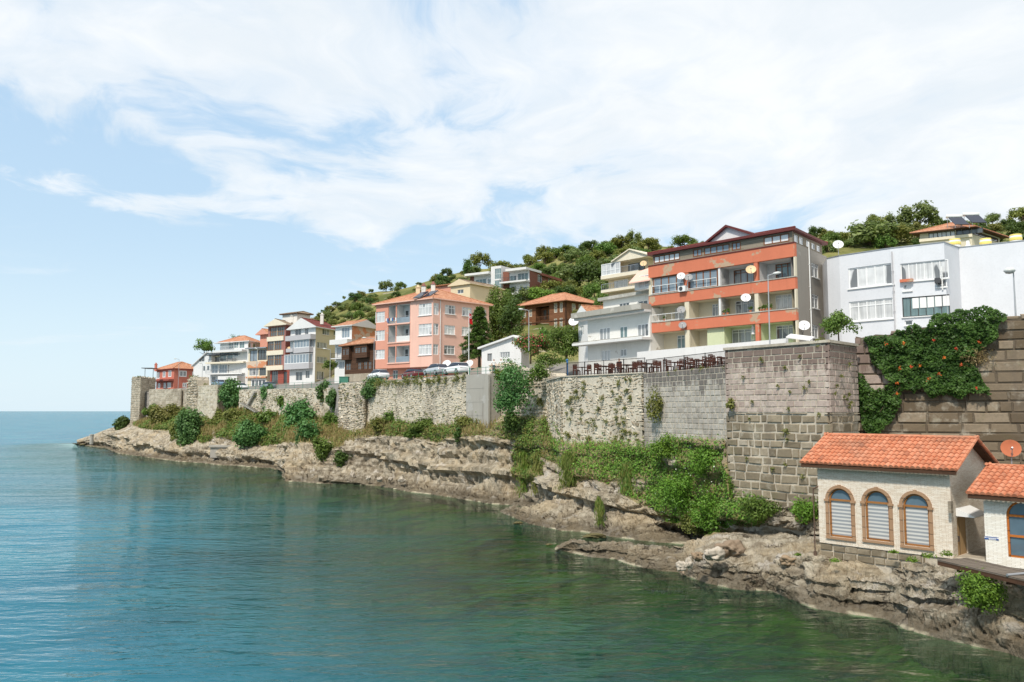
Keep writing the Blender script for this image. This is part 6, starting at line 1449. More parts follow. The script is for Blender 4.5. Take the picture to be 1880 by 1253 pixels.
for f in (fs[1], fs[3]): mb.poly([f.at(0, ze), f.at(f.L, ze), f.at(f.L / 2, zr - .05)])
mb.build('wall', MAT['stone_cladding'], CT)
for q in ar: arch_window(CT, f0, *q, MAT['frame_wood'], MAT['pane_blind'])
cottage_roof(CT, fs, ze, zr, .50, .62, .42)
mb = MB()
fbp = Face(f0.A - f0.n * 0 , f0.B); blocks(mb, f0, -.02, f0.L - 1.2, zg - .75, zg - .03, (.30, .42), (.45, .95), .05, .015, .04, 0, -.04); 
mb2 = MB(); fbox(mb2, f0, .02, f0.L - .02, zg - 1.2, zg - .021, -4.6, -.09); mb.build('foundation_stones', MAT['tower_low'], CT); mb2.build('foundation', MAT['mortar'], CT)
mb = MB(); fbox(mb, f1, dr[0] + .03, dr[1] - .03, dr[2], dr[3] - .03, -.11, -.05); dd = mb.build('door', MAT['door_planks'], CT)
mb = MB(); z = (dr[2] + dr[3]) / 2 - .1; mb.tube(f1.at(dr[0] + .16, z - .12, .0), f1.at(dr[0] + .16, z + .12, .0), .022, .022, 8); 
for q in (-.1, .1): mb.tube(f1.at(dr[0] + .16, z + q, -.06), f1.at(dr[0] + .16, z + q, .0), .016)
mb.build('handle', MAT['dark_metal'], dd)
ca, cb = f1.hit(Z6(1200, 690), .0)[0] - .1, f1.hit(Z6(1276, 690), .0)[0] + .35; zc = dr[3] + .42; mb = MB()
mb.raw([f1.at(ca, zc, .01), f1.at(cb, zc, .01), f1.at(cb, zc - .32, .75), f1.at(ca, zc - .32, .75), f1.at(ca, zc - .34, .01), f1.at(cb, zc - .34, .01), f1.at(cb, zc - .36, .75), f1.at(ca, zc - .36, .75)], [(0, 3, 2, 1), (4, 5, 6, 7), (3, 7, 6, 2), (0, 4, 7, 3), (1, 2, 6, 5)]); mb.build('door_canopy', MAT['white_paint'], CT)
s, z = f1.hit(Z6(1150, 690)); mb = MB(); fbox(mb, f1, s - .12, s + .14, z, z + .5, .0, .12); mb.build('meter_box', MAT['grey_planks'], CT)
pp = P(*Z6(212, 520), 40.6); pb_ = P(*Z6(222, 965), 40.2); mb = MB(); mb.tube(pb_ + Vector((-.05, 0, -.2)), Vector((pb_.x - .05, pb_.y, pp.z)), .03, .03, 8); mb.tube(Vector((pb_.x - .05, pb_.y, pp.z)), Vector((pb_.x + .25, pb_.y + .2, pp.z + .1)), .04, .04, 8)
mb.tube(pb_ + Vector((-.05, 0, -.2)), pb_ + Vector((-.05, 0, .05)), .09, .08, 8); tag(mb.build('rusty_pipe', MAT['rust_metal']), 'thin rusty pipe standing at the left corner of the cottage with three arches', 'pipe')

A2 = XY(1797, 34.85); B2 = A2 + f0.t * 6.4; fs2 = foot(A2, B2, L=4.7); g0 = fs2[0]
zr2 = P(*Z6(1560, 372), 36.4).z; ze2 = (P(*Z6(1272, 560), 34.7).z + .19 * zr2) / 1.19; zg2 = g0.zat(Z6(1365, 1040))
C2 = house('small_cottage', 'whiter stone clad cottage at the right edge with an orange arched window frame', fs2, zg2 - .3)
a = g0.hit(Z6(1552, 820))[0]; hw = .62; zb_ = g0.zat(Z6(1590, 1002)); zs_ = g0.zat(Z6(1600, 712)); 
mb = MB(); arch_wall(mb, g0, zg2 - .02, ze2, [(a + hw, hw, zb_, zs_)])
for f in fs2[1:]: wall_face(mb, f, 0, f.L, zg2 - .02, ze2)
for f in (fs2[1], fs2[3]): mb.poly([f.at(0, ze2), f.at(f.L, ze2), f.at(f.L / 2, zr2 - .05)])
mb.build('wall', MAT['stone_cladding_white'], C2); arch_window(C2, g0, a + hw, hw, zb_, zs_, MAT['orange_frame'], MAT['pane_blue'], False, ((zb_ + zs_) / 2 + .02,))
cottage_roof(C2, fs2, ze2, zr2, .50, .45, .5)
mb = MB(); fbox(mb, g0, .02, g0.L, zg2 - 1.0, zg2 - .021, -4.6, -.04); mb.build('foundation', MAT['mortar'], C2)
# address plate: blue ends, white field with two lines of blue lettering
r = g0.rect(Z6(1397, 852), Z6(1497, 884)); t = thing('address_sign', 'small blue and white plate on the whiter cottage wall left of its arched window', 'sign', g0.at(r[0], r[2], .01))
mb = MB(); fbox(mb, g0, r[0], r[1], r[2], r[3], .004, .02); mb.build('plate', MAT['white_paint'], t)
mb = MB(); w_ = r[1] - r[0]; h_ = r[3] - r[2]; fbox(mb, g0, r[0], r[0] + w_ * .3, r[2] + .0, r[2] + h_ * .45, .02, .024); fbox(mb, g0, r[1] - w_ * .2, r[1], r[2], r[2] + h_ * .45, .02, .024); fbox(mb, g0, r[0], r[1], r[3] - .02, r[3], .02, .024); mb.build('blue_field', MAT['sign_blue'], t)
mb = MB(); x = r[0] + .04
while x < r[1] - .06:
    w = random.uniform(.012, .03); fbox(mb, g0, x, x + w, r[2] + h_ * .58, r[2] + h_ * .82, .021, .025); x += w + .012
x = r[0] + w_ * .36
while x < r[1] - w_ * .25:
    w = random.uniform(.012, .025); fbox(mb, g0, x, x + w, r[2] + h_ * .12, r[2] + h_ * .38, .021, .025); x += w + .012
tag(mb.build('lettering', MAT['sign_blue'], t), kind='stuff')
dish('satellite_dish', 'rust orange satellite dish standing above the ridge of the right edge cottage', P(*Z6(1586, 358), 37.0) - Vector((0, 0, .05)), Vector((-.35, -.8, .38)), .41, MAT['dish_rust'], Vector((0, 0, .80)))
# alley slab and dark plank walkway
al = [f0.B + f1.t * .0, A2 + f0.t * .02, A2 + f0.t * .02 + fs2[1].t * 4.2, f0.B + f1.t * 4.2]
mb = MB(); mb.poly([(p.x, p.y, zg + .01) for p in al]); mb.poly([(al[0].x, al[0].y, zg - .8), (al[1].x, al[1].y, zg - .8), (al[1].x, al[1].y, zg + .01), (al[0].x, al[0].y, zg + .01)]); tag(mb.build('alley_paving', MAT['mortar']), kind='structure')
c_ = [P(*ZF(*q), d) for q, d in (((1257, 200), 33.6), ((1300, 172), 35.4), ((1858, 255), 31.6), ((1782, 297), 30.2))]
z = sum(p.z for p in c_) / 4
WD = thing('plank_walkway', 'dark plank walkway in front of the whiter cottage above the green bush', 'walkway', (c_[0].x, c_[0].y, z))
base = Vector((c_[0].x, c_[0].y, z)); along = Vector((c_[3].x - c_[0].x, c_[3].y - c_[0].y, 0)); al_ = along.normalized(); ac_ = Vector((-al_.y, al_.x, 0)) * 1.5
if ac_.y < 0: ac_ = -ac_
ln = along.length + 2.6
mb = MB()
for k in range(6): mb.frame_box(base + ac_ * (k / 6) + Vector((0, 0, random.uniform(-.008, .008))), al_ * ln, ac_ * (.96 / 6), (0, 0, .06))
mb.build('planks', MAT['deck_planks'], WD)
mb = MB(); mb.frame_box(base - Vector((0, 0, .16)), al_ * ln, ac_ * .06, (0, 0, .155)); 
for k in range(5): mb.frame_box(base + al_ * (ln * (k + .5) / 5.2) + ac_ * .25 - Vector((0, 0, .35)), al_ * .12, ac_ * .5, (0, 0, .34))
mb.build('beam', MAT['dark_planks'], WD)
mb = MB(); e = base + al_ * (along.length - .1); mb.tube(e + Vector((0, 0, .10)) - ac_ * .03, e + ac_ * .55 + Vector((0, 0, .12)), .05, .05, 8); tag(mb.build('metal_pipe', MAT['grey_metal']), 'short grey metal pipe lying across the dark plank walkway', 'pipe')
# ---------------------------------------------------------------- plants
def rdir(n, rng): v = rng.normal(size=(n, 3)); return v / (np.linalg.norm(v, axis=1, keepdims=True) + 1e-9)
def leaf_geo(c, nrm, size, aspect=.6, rng=RNG, droop=0.0):
    n = len(c); t = np.cross(nrm, rdir(n, rng)); t /= np.linalg.norm(t, axis=1, keepdims=True) + 1e-9; b = np.cross(nrm, t)
    if droop: t = t * (1 - droop) + np.array((0, 0, -1.0)) * droop; t /= np.linalg.norm(t, axis=1, keepdims=True)
    size = np.broadcast_to(size, (n,))[:, None]
    v = np.stack([c - t * size, c + b * size * aspect + nrm * size * .12, c + t * size, c - b * size * aspect + nrm * size * .12], 1)
    return v.reshape(-1, 3)
def leaf_obj(name, vs, var, mats, parent=None, org=None, midx=None):
    n = len(vs) // 4; og = np.array(ORG[parent.name]) if parent is not None else np.array(org, float)
    me = bpy.data.meshes.new(name); me.vertices.add(4 * n); me.vertices.foreach_set('co', (vs - og).astype(np.float32).ravel())
    me.loops.add(4 * n); me.loops.foreach_set('vertex_index', np.arange(4 * n, dtype=np.int32))
    me.polygons.add(n); me.polygons.foreach_set('loop_start', np.arange(0, 4 * n, 4, dtype=np.int32)); me.polygons.foreach_set('loop_total', np.full(n, 4, dtype=np.int32))
    for m in (mats if isinstance(mats, (list, tuple)) else [mats]): me.materials.append(m)
    me.attributes.new('var', 'FLOAT', 'FACE').data.foreach_set('value', np.clip(var, 0, 1).astype(np.float32))
    if midx is not None: me.polygons.foreach_set('material_index', midx.astype(np.int32))
    me.update(calc_edges=True); me.validate()
    return link_mesh(me, name, parent, None if parent is not None else org)
def cloud(n, r, ncl=14, rng=RNG, low=-.35, cl=(.28, .46), fill=.25):
    """points and normals of a lumpy crown of half-axes r about the origin"""
    d = rdir(ncl * 3, rng); d = d[d[:, 2] > low][:ncl]; k = len(d)
    cen = d * rng.uniform(.35, .80, (k, 1)); rad = rng.uniform(*cl, k); tone = rng.uniform(-.22, .22, k)
    i = rng.integers(0, k, n); e = rdir(n, rng); rr = rng.uniform(.55, 1.05, n); inner = rng.random(n) < fill; rr = np.where(inner, rr * .6, rr)
    p = cen[i] + e * (rad[i] * rr)[:, None]
    nn = e * .8 + np.array((0, 0, .35)) + rdir(n, rng) * .55; nn /= np.linalg.norm(nn, axis=1, keepdims=True)
    return p * np.array(r), nn, np.clip(.5 + tone[i] + rng.normal(0, .16, n), 0, 1)
def limbs(mb, base, top, r0, n=5, spread=1.0, rng=random, m=0):
    base = Vector(base); top = Vector(top); mid = base.lerp(top, .5) + Vector((rng.uniform(-.1, .1), rng.uniform(-.1, .1), 0)) * spread
    mb.tube(base - Vector((0, 0, .3)), mid, r0, r0 * .7, 7, m); mb.tube(mid, top, r0 * .7, r0 * .25, 6, m)
    for k in range(n):
        a = rng.uniform(0, 6.28); s = mid.lerp(top, rng.uniform(-.3, .6)); e = s + Vector((math.cos(a) * spread, math.sin(a) * spread, spread * rng.uniform(.4, .9))); mb.tube(s, e, r0 * .42, r0 * .12, 5, m)
def tree(name, label, cat, base, H_, r, mat, n, leaf, trunk=.3, group=None, ncl=16, low=-.35, cz=None, seed=None):
    """trunk with limbs and a crown of leaves; base on the ground, crown half-axes r, centred cz above the base"""
    rng = np.random.default_rng(seed if seed is not None else int(abs(base[0] * 131 + base[1] * 17)) % 9999)
    t = thing(name, label, cat, base, group); base = Vector(base); cz = cz if cz is not None else H_ - r[2]
    mb = MB(); limbs(mb, base, base + Vector((0, 0, cz + r[2] * .4)), trunk, 6, min(r[0], r[1]) * .55); mb.build('trunk', MAT['bark'], t)
    p, nn, va = cloud(n, r, ncl, rng, low); c = p + np.array(base + Vector((0, 0, cz)))
    leaf_obj('crown', leaf_geo(c, nn, rng.uniform(.7, 1.25, n) * leaf, .62, rng), va, MAT[mat], t)
    return t
# where a sight line meets the slope
_mk = (MAIN['kk'] > 3.0) & (MAIN['kk'] < 8.2)
_mu, _mv, _mp = MAIN['uu'][_mk], MAIN['vv'][_mk], MAIN['V'][_mk]
def on_slope(u, v):
    i = np.argmin((_mu - u) ** 2 + (_mv - v) ** 2); return Vector(_mp[i])
def bush(u, v, ru, rv, label, mat='leaf_fig', d=None, name='bush', leaf=.17, dens=1.0, group='bushes on the cliff', cat='bush', ncl=16, low=-.95, fwd=.35):
    if d is None: d = on_slope(u, v + rv * .3).y
    c = P(u, v, d); k = d / F * 1.2; rx, rz = ru * k, rv * k; ry = min(rx, rz) * .8
    c.y -= ry * fwd; base = Vector((c.x, c.y + ry * .5, c.z - rz * .8))
    rng = np.random.default_rng(int(u * 7 + v)); t = thing(name, label, cat, base, group)
    n = int(max(260, min(7500, rx * rz * 620 * dens * (.17 / leaf) ** 1.4))); p, nn, va = cloud(n, (rx, ry, rz), ncl, rng, low, (.36, .58), .3)
    leaf_obj('foliage', leaf_geo(p + np.array(c), nn, rng.uniform(.7, 1.3, n) * leaf * max(.62, d / 110), .62, rng), va, MAT[mat], t)
    mb = MB(); limbs(mb, Vector((c.x, c.y + ry * .4, c.z - rz * .45)), c + Vector((0, 0, rz * .2)), max(.04, rx * .035), 5, rx * .4); mb.build('stem', MAT['bark'], t)
    return t
# --- bushes on the cliff and walls, left to right
bush(226, 781, 13, 13, 'small dark bush at the seaward foot of the corner tower', 'leaf_dark')
bush(273, 757, 9, 8, 'small round bush against the shaded side of the corner tower', 'leaf_mid'); bush(288, 754, 11, 9, 'low bush under the seaward wall right of the corner tower', 'leaf_mid')
bush(312, 764, 27, 19, 'wide olive green bush under the ruined pillar', 'leaf_olive')
bush(353, 784, 23, 36, 'tall blue green fig bush hanging down the rock below the ruined pillar', 'leaf_fig', fwd=.6)
bush(329, 792, 14, 22, 'yellowish bush left of the tall hanging fig bush', 'leaf_olive')
bush(426, 722, 20, 23, 'dark fig bush at the right corner of the plastered bastion', 'leaf_fig', 157)
bush(405, 770, 13, 15, 'olive bush below the plastered bastion', 'leaf_olive'); bush(434, 765, 18, 13, 'low olive bush right of the plastered bastion foot', 'leaf_olive')
bush(493, 722, 14, 17, 'narrow dark bush growing over the wall edge right of the zigzag steps', 'leaf_fig', 146); bush(493, 746, 11, 12, 'trailing end of greenery below the narrow dark bush by the steps', 'leaf_fig', 146.5)
bush(463, 800, 29, 24, 'large pale green fig bush low on the cliff above the sea', 'leaf_fig', fwd=.6)
bush(526, 738, 14, 12, 'light bush against the retaining wall under the grey house', 'leaf_mid', 141); bush(497, 768, 22, 14, 'sprawling bush left of the biggest fig on the slope', 'leaf_mid')
bush(553, 764, 29, 28, 'biggest fig bush in the middle of the slope left of the stone pier', 'leaf_fig', fwd=.6)
bush(568, 795, 20, 24, 'dark fig bush below the biggest fig of the slope', 'leaf_fig', fwd=.6)
bush(596, 718, 12, 15, 'fig bush over the wall edge left of the stone pier', 'leaf_fig', 130); bush(612, 733, 12, 18, 'fig bush hanging against the left side of the stone pier', 'leaf_fig', 126)
bush(607, 775, 15, 16, 'bright bush at the left foot of the stone pier', 'leaf_mid'); bush(594, 822, 17, 22, 'yellow green bush low on the cliff near the flat sea rocks', 'leaf_mid', fwd=.6)
bush(629, 842, 17, 12, 'small dark bush in the cliff hollow above the flat sea rocks', 'leaf_dark')
bush(690, 720, 24, 24, 'round dark fig bush growing out of the wall right of the stone pier', 'leaf_fig', 113)
bush(733, 768, 24, 18, 'bright bush on the slope below the limewashed wall', 'leaf_mid'); bush(703, 780, 20, 14, 'olive bush at the right foot of the stone pier', 'leaf_olive')
bush(756, 752, 17, 14, 'light green bush against the limewashed wall', 'leaf_fig', 105.5); bush(783, 782, 26, 13, 'spreading bush under the middle of the limewashed wall', 'leaf_mid'); bush(764, 795, 20, 10, 'drooping bush at the cliff edge under the limewashed wall', 'leaf_mid')
bush(865, 772, 24, 12, 'olive bush at the foot of the concrete buttress', 'leaf_olive'); bush(842, 798, 9, 14, 'dark bush in the cleft below the concrete buttress', 'leaf_dark')
bush(941, 712, 33, 44, 'huge dark green fig bush over the crumbling wall', 'leaf_fig', 82, leaf=.16, dens=1.2, ncl=22, fwd=.7)
bush(990, 686, 17, 18, 'bright bush right of the huge fig bush', 'leaf_mid', 80); bush(938, 775, 14, 22, 'dark trailing greenery below the huge fig bush', 'leaf_dark', 81); bush(918, 688, 13, 12, 'small bush at the top of the concrete buttress', 'leaf_mid', 86)
bush(1010, 660, 30, 11, 'low light green shrubs at the left end of the terrace railing', 'leaf_mid', 82, leaf=.13)
bush(1340, 741, 8, 9, 'yellow green tuft on the left edge of the bastion', 'leaf_olive', 51.4, leaf=.14)
bush(1798, 1083, 37, 33, 'dense green bush hanging under the plank walkway', 'leaf_bright', 31.6, leaf=.09, dens=3.2, ncl=34, fwd=.2)
bush(1228, 825, 34, 22, 'leafy green shrub at the left foot of the grey squared wall', 'leaf_bright', None, leaf=.13, dens=1.3)
bush(1200, 748, 16, 28, 'shrub climbing the joint between the rubble wall and the grey squared wall', 'leaf_olive', 60.5, leaf=.14)
bush(1300, 850, 40, 30, 'leafy green shrub in the corner between the grey wall and the bastion', 'leaf_bright', None, leaf=.12, dens=1.4)
bush(1255, 905, 48, 38, 'widest green shrub on the near slope left of the bastion', 'leaf_bright', None, leaf=.12, dens=1.4, ncl=24); bush(1305, 935, 38, 36, 'green shrub with pale flowers at the lower left of the bastion', 'leaf_bright', None, leaf=.12, dens=1.3, ncl=22)
bush(1270, 960, 26, 20, 'brownish shrub low on the near slope above the sea rock', 'leaf_olive', None, leaf=.12)
bush(1385, 935, 42, 20, 'green creeper mound at the foot of the bastion', 'leaf_mid', 48.3, leaf=.11, dens=1.4); bush(1472, 940, 24, 17, 'green shrub between the bastion and the stone cottage', 'leaf_bright', 46.4, leaf=.11, dens=1.3)
# --- trees on the terraces
b = P(880, 671, 111); tree('conifer', 'dark conifer with drooping tiers beside the flagpole', 'tree', b, 8.3, (.1, .1, .1), 'leaf_dark', 10, .1, .22)
cr = [o for o in bpy.data.objects['conifer'].children if o.name.startswith('crown')][0]; bpy.data.objects.remove(cr)
rng = np.random.default_rng(5); pc, nc_, vc_ = [], [], []
for k in range(64):
    h = 1.1 + 6.9 * (k / 63) ** .9; L_ = 2.9 * (1 - ((h - 1.1) / 7.2)) ** .75 * rng.uniform(.65, 1.1) + .25; a = k * 2.4 + rng.uniform(-.4, .4); m_ = int(90 + 150 * L_)
    s = rng.uniform(.05, 1, m_) ** .7; w_ = .42 * L_ * (1 - s * .75) + .08
    pc.append(np.stack([math.cos(a) * s * L_ + rng.normal(0, 1, m_) * w_ * .5, math.sin(a) * s * L_ + rng.normal(0, 1, m_) * w_ * .5, h + .10 * L_ * s - .32 * L_ * s ** 2 + rng.normal(0, .10, m_)], 1))
    nc_.append(np.array((0, 0, .9)) + rdir(m_, rng) * .6); vc_.append(np.clip(rng.normal(.35 + .4 * s, .15), 0, 1))
pc = np.concatenate(pc); nc_ = np.concatenate(nc_); nc_ /= np.linalg.norm(nc_, axis=1, keepdims=True)
leaf_obj('crown', leaf_geo(pc + np.array(b), nc_, rng.uniform(.09, .19, len(pc)), .4, rng), np.concatenate(vc_), MAT['leaf_dark'], bpy.data.objects['conifer'])
tree('walnut_tree', 'tall spreading green tree behind the right end of the pink house', 'tree', P(916, 628, 133), 9.5, (3.7, 3.0, 5.0), 'leaf_mid', 8000, .18, .25, ncl=46, low=-.95, cz=4.6)
tree('walnut_tree', 'dark leafy tree squeezed between the pink house and the timber mansion', 'tree', P(938, 632, 128), 7.5, (2.6, 2.4, 3.8), 'leaf_dark', 4500, .17, .22, ncl=32, low=-.95, cz=3.8)
tree('round_tree', 'broad round green tree in front of the timber mansion', 'tree', P(1039, 660, 97), 4.6, (2.9, 2.4, 2.25), 'leaf_mid', 8500, .12, .2, ncl=40, low=-.95, cz=2.1)
t = tree('oleander', 'pink flowering oleander left of the broad round tree', 'flowering shrub', P(974, 664, 98), 3.6, (2.5, 1.7, 1.9), 'leaf_mid', 3600, .12, .12, ncl=18, low=-.7)
rng = np.random.default_rng(8); p_, n_, v_ = cloud(900, (2.6, 1.8, 2.0), 18, np.random.default_rng(int(abs(P(974, 664, 98)[0] * 131 + 98 * 17)) % 9999), -.7); c = p_ + np.array(P(974, 664, 98) + Vector((0, 0, 1.75)))
o = leaf_obj('blossom', leaf_geo(c, n_, rng.uniform(.07, .13, 900), .8, rng), v_, MAT['flower_pink'], t); tag(o, kind='stuff')
tree('round_tree', 'light green bushy tree beside the brick apartment house', 'tree', P(992, 560, 166), 4.2, (3.4, 2.6, 2.0), 'leaf_bright', 1800, .22, .2, low=-.7)
tree('seaside_tree', 'loose feathery tree rising behind the small red house', 'tree', P(374, 668, 209), 6.6, (3.4, 2.6, 2.5), 'leaf_mid', 1300, .26, .18, ncl=13)
tree('young_tree', 'young tree with upright sprays behind the bastion top', 'tree', P(1541, 640, 52.5), 2.6, (1.45, 1.1, 1.15), 'leaf_mid', 1500, .10, .06, ncl=22, low=-.5)
tree('bare_tree', 'thin bare pale tree beside the timber mansion roof', 'tree', P(1103, 588, 106), 3.6, (.9, .7, .8), 'leaf_olive', 40, .06, .09)
for u, v, d, r, m, lab in ((608, 690, 140, 1.5, 'leaf_mid', 'small garden tree between the yellow house and the dark timber house'), (1065, 600, 108, 1.3, 'leaf_olive', 'scrubby bush beside the low orange roof of the old white house'), (1105, 575, 118, 1.6, 'leaf_mid', 'green bush above the old white house terraces'), (432, 640, 215, 2.0, 'leaf_mid', 'bush on the hill behind the tall white house'), (1000, 640, 103, 1.4, 'leaf_mid', 'green shrub under the timber mansion between oleander and round tree')):
    tree('garden_tree', lab, 'tree', P(u, v, d), r * 2.1, (r, r * .8, r), m, 700, .16, .09, low=-.6)

# --- trees and shrubs of the hill: a dozen shapes, copied
protos = []
for k, (m, r, ncl, n, lf) in enumerate([('leaf_dark', (1, 1, .85), 16, 1500, .085), ('leaf_far', (1, 1, .75), 18, 1500, .085), ('leaf_far', (1, 1, .95), 12, 1300, .09), ('leaf_olive', (1, 1, .72), 15, 1300, .085), ('leaf_yellow', (1, 1, .85), 14, 1300, .085), ('leaf_dark', (.72, .72, 1.15), 14, 1300, .085), ('leaf_mid', (1, 1, .8), 20, 1600, .08), ('leaf_far', (1.1, 1, .62), 14, 1200, .085)]):
    n = int(n * 1.5); ncl = int(ncl * 1.7); rng = np.random.default_rng(100 + k); p, nn, va = cloud(n, r, ncl, rng, -.5, (.22, .40), .35); vs = leaf_geo(p + np.array((0, 0, r[2] * .75)), nn, rng.uniform(.6, 1.35, n) * lf * .8, .65, rng)
    mb = MB(); limbs(mb, (0, 0, -.35), (0, 0, r[2] * .9), .07, 4, .4); tv = np.array(mb.v); 
    q = [f for f in mb.f if len(f) == 4]; tvq = np.concatenate([tv[list(f)] for f in q])
    o = leaf_obj('hill_tree', np.concatenate([vs, tvq]), np.concatenate([va, np.full(len(q), .5)]), [MAT[m], MAT['bark']], None, (0, 0, 0), np.concatenate([np.zeros(n), np.ones(len(q))]))
    protos.append((o, m)); COL.objects.unlink(o)
TONE = {'leaf_dark': 'dark green', 'leaf_far': 'dull green', 'leaf_olive': 'olive green', 'leaf_yellow': 'yellow green', 'leaf_mid': 'fresh green'}
LAND = [(520, 640, 'behind the yellow gabled house'), (640, 720, 'behind the peeling house'), (720, 800, 'above the pink house chimneys'), (800, 868, 'right of the pink house chimneys'), (868, 950, 'above the white stair tower'), (950, 1040, 'behind the brick apartments'), (1040, 1120, 'left of the cream tower house'), (1120, 1200, 'above the cream pediment'), (1200, 1300, 'left of the white dormer'), (1300, 1400, 'behind the white dormer'), (1400, 1490, 'right of the white dormer'), (1490, 1600, 'above the white block\'s left part'), (1600, 1700, 'left of the hilltop house'), (1700, 1790, 'behind the hilltop house'), (1790, 1900, 'right of the hilltop house')]
def skyline(u): return interp([(540, 592), (600, 560), (650, 541), (700, 527), (780, 512), (850, 496), (900, 486), (1000, 470), (1100, 457), (1183, 440), (1280, 428), (1350, 420), (1420, 418), (1500, 410), (1560, 405), (1700, 396), (1780, 393), (1900, 398)], u)
HILLN = {}
def hill_tree(u, v, rpx, k, sq=1.0):
    p = hill_hit(u, v)
    if p is None: return
    o, m = protos[k]; c = o.copy(); COL.objects.link(c); r = rpx * p.y / F; c.location = (p.x, p.y, p.z - r * .1); c.scale = (r, r, r * sq); c.rotation_euler = (0, 0, random.uniform(0, 6.28))
    land = next((x[2] for x in LAND if x[0] <= u < x[1]), 'on the hillside'); q = v - skyline(u); pos = 'on the skyline' if q < 9 else 'high on the hill' if q < 32 else 'low on the hill'
    size = 'large' if rpx > 24 else 'small' if rpx < 11 else 'middling'; kind = 'tree' if rpx > 15 else 'shrub'
    lab = f'{size} {TONE[m]} {kind} {pos} {land}'; tag(c, lab, kind, f'{TONE[m]} {kind}s {pos} {land}'); HILLN[lab] = HILLN.get(lab, 0) + 1
big = [(1598, 452, 58, 1, .75), (1560, 408, 20, 0, .9), (1640, 418, 20, 2, 1), (1690, 418, 40, 2, .9), (1735, 408, 30, 1, .9), (1782, 400, 26, 0, .9), (1835, 402, 24, 0, .8), (1868, 400, 16, 2, .8), (1500, 440, 22, 0, .9), (1530, 450, 24, 6, .9), (1650, 450, 34, 4, .9), (1720, 440, 30, 3, .8), (1600, 405, 14, 0, .8),
       (1219, 432, 13, 0, .9), (1256, 452, 27, 6, .7), (1284, 428, 9, 2, 1.1), (1356, 416, 18, 0, .8), (1395, 416, 10, 2, 1), (1436, 415, 12, 0, .8), (1142, 456, 24, 4, .8), (1190, 450, 14, 3, .8),
       (858, 512, 17, 5, 1.25), (1008, 464, 9, 0, 1.1), (820, 508, 14, 0, .9), (800, 497, 13, 0, .9), (920, 478, 18, 3, .9), (960, 480, 18, 4, 1), (1000, 487, 24, 4, .9), (1065, 480, 30, 7, .9), (1110, 470, 26, 6, .9), (1080, 530, 42, 0, .95), (1055, 515, 36, 7, .9), (1120, 520, 34, 0, .9), (1140, 490, 30, 7, .9), (1160, 470, 22, 4, .8), (1035, 555, 26, 0, .9), (1085, 563, 24, 7, .8), (1180, 475, 20, 6, .8)]
for b_ in big: hill_tree(*b_)
rng_ = random.Random(3); pts_ = [(b_[0], b_[1], b_[2] * .75) for b_ in big]
def fill(u0, u1, dv0, dv1, r0, r1, ks, n, sep=1.15):
    made = 0
    for _ in range(n * 30):
        if made >= n: break
        u = rng_.uniform(u0, u1); v = skyline(u) + rng_.uniform(dv0, dv1); r = rng_.uniform(r0, r1)
        if any((u - a) ** 2 + ((v - b_) * 1.5) ** 2 < ((r + q) * .5 * sep) ** 2 for a, b_, q in pts_): continue
        pts_.append((u, v, r)); hill_tree(u, v, r, rng_.choice(ks), rng_.uniform(.8, 1.1)); made += 1
for k_, (u_, v_, r_, p_) in enumerate([(884, 566, 22, 2), (908, 540, 20, 1), (936, 548, 18, 6), (950, 588, 16, 1), (893, 610, 20, 0), (1012, 548, 16, 1), (1068, 590, 15, 7), (1110, 556, 16, 1), (1040, 540, 18, 4), (962, 640, 19, 2), (988, 634, 17, 3), (1008, 640, 18, 1), (1064, 634, 18, 6), (1082, 616, 10, 3), (1110, 600, 9, 1), (690, 590, 9, 1), (640, 585, 9, 3), (615, 590, 9, 2)]): hill_tree(u_, v_, r_, p_)
fill(860, 1190, 2, 95, 16, 26, (0, 1, 2, 3, 4, 6, 7, 1, 7), 72, .85)
fill(550, 868, 3, 72, 8, 17, (0, 1, 2, 3, 6, 7, 3, 0), 82, .9)
fill(1190, 1300, 8, 50, 9, 18, (3, 6, 1, 7), 16, 1.0); fill(1200, 1480, 3, 12, 5, 8, (0, 3), 10, 1.6)
fill(1480, 1890, 6, 60, 15, 30, (0, 1, 2, 3, 6, 7, 4), 50, .9)
fill(545, 870, 2, 80, 4, 8, (0, 3, 4, 7), 44, .9)

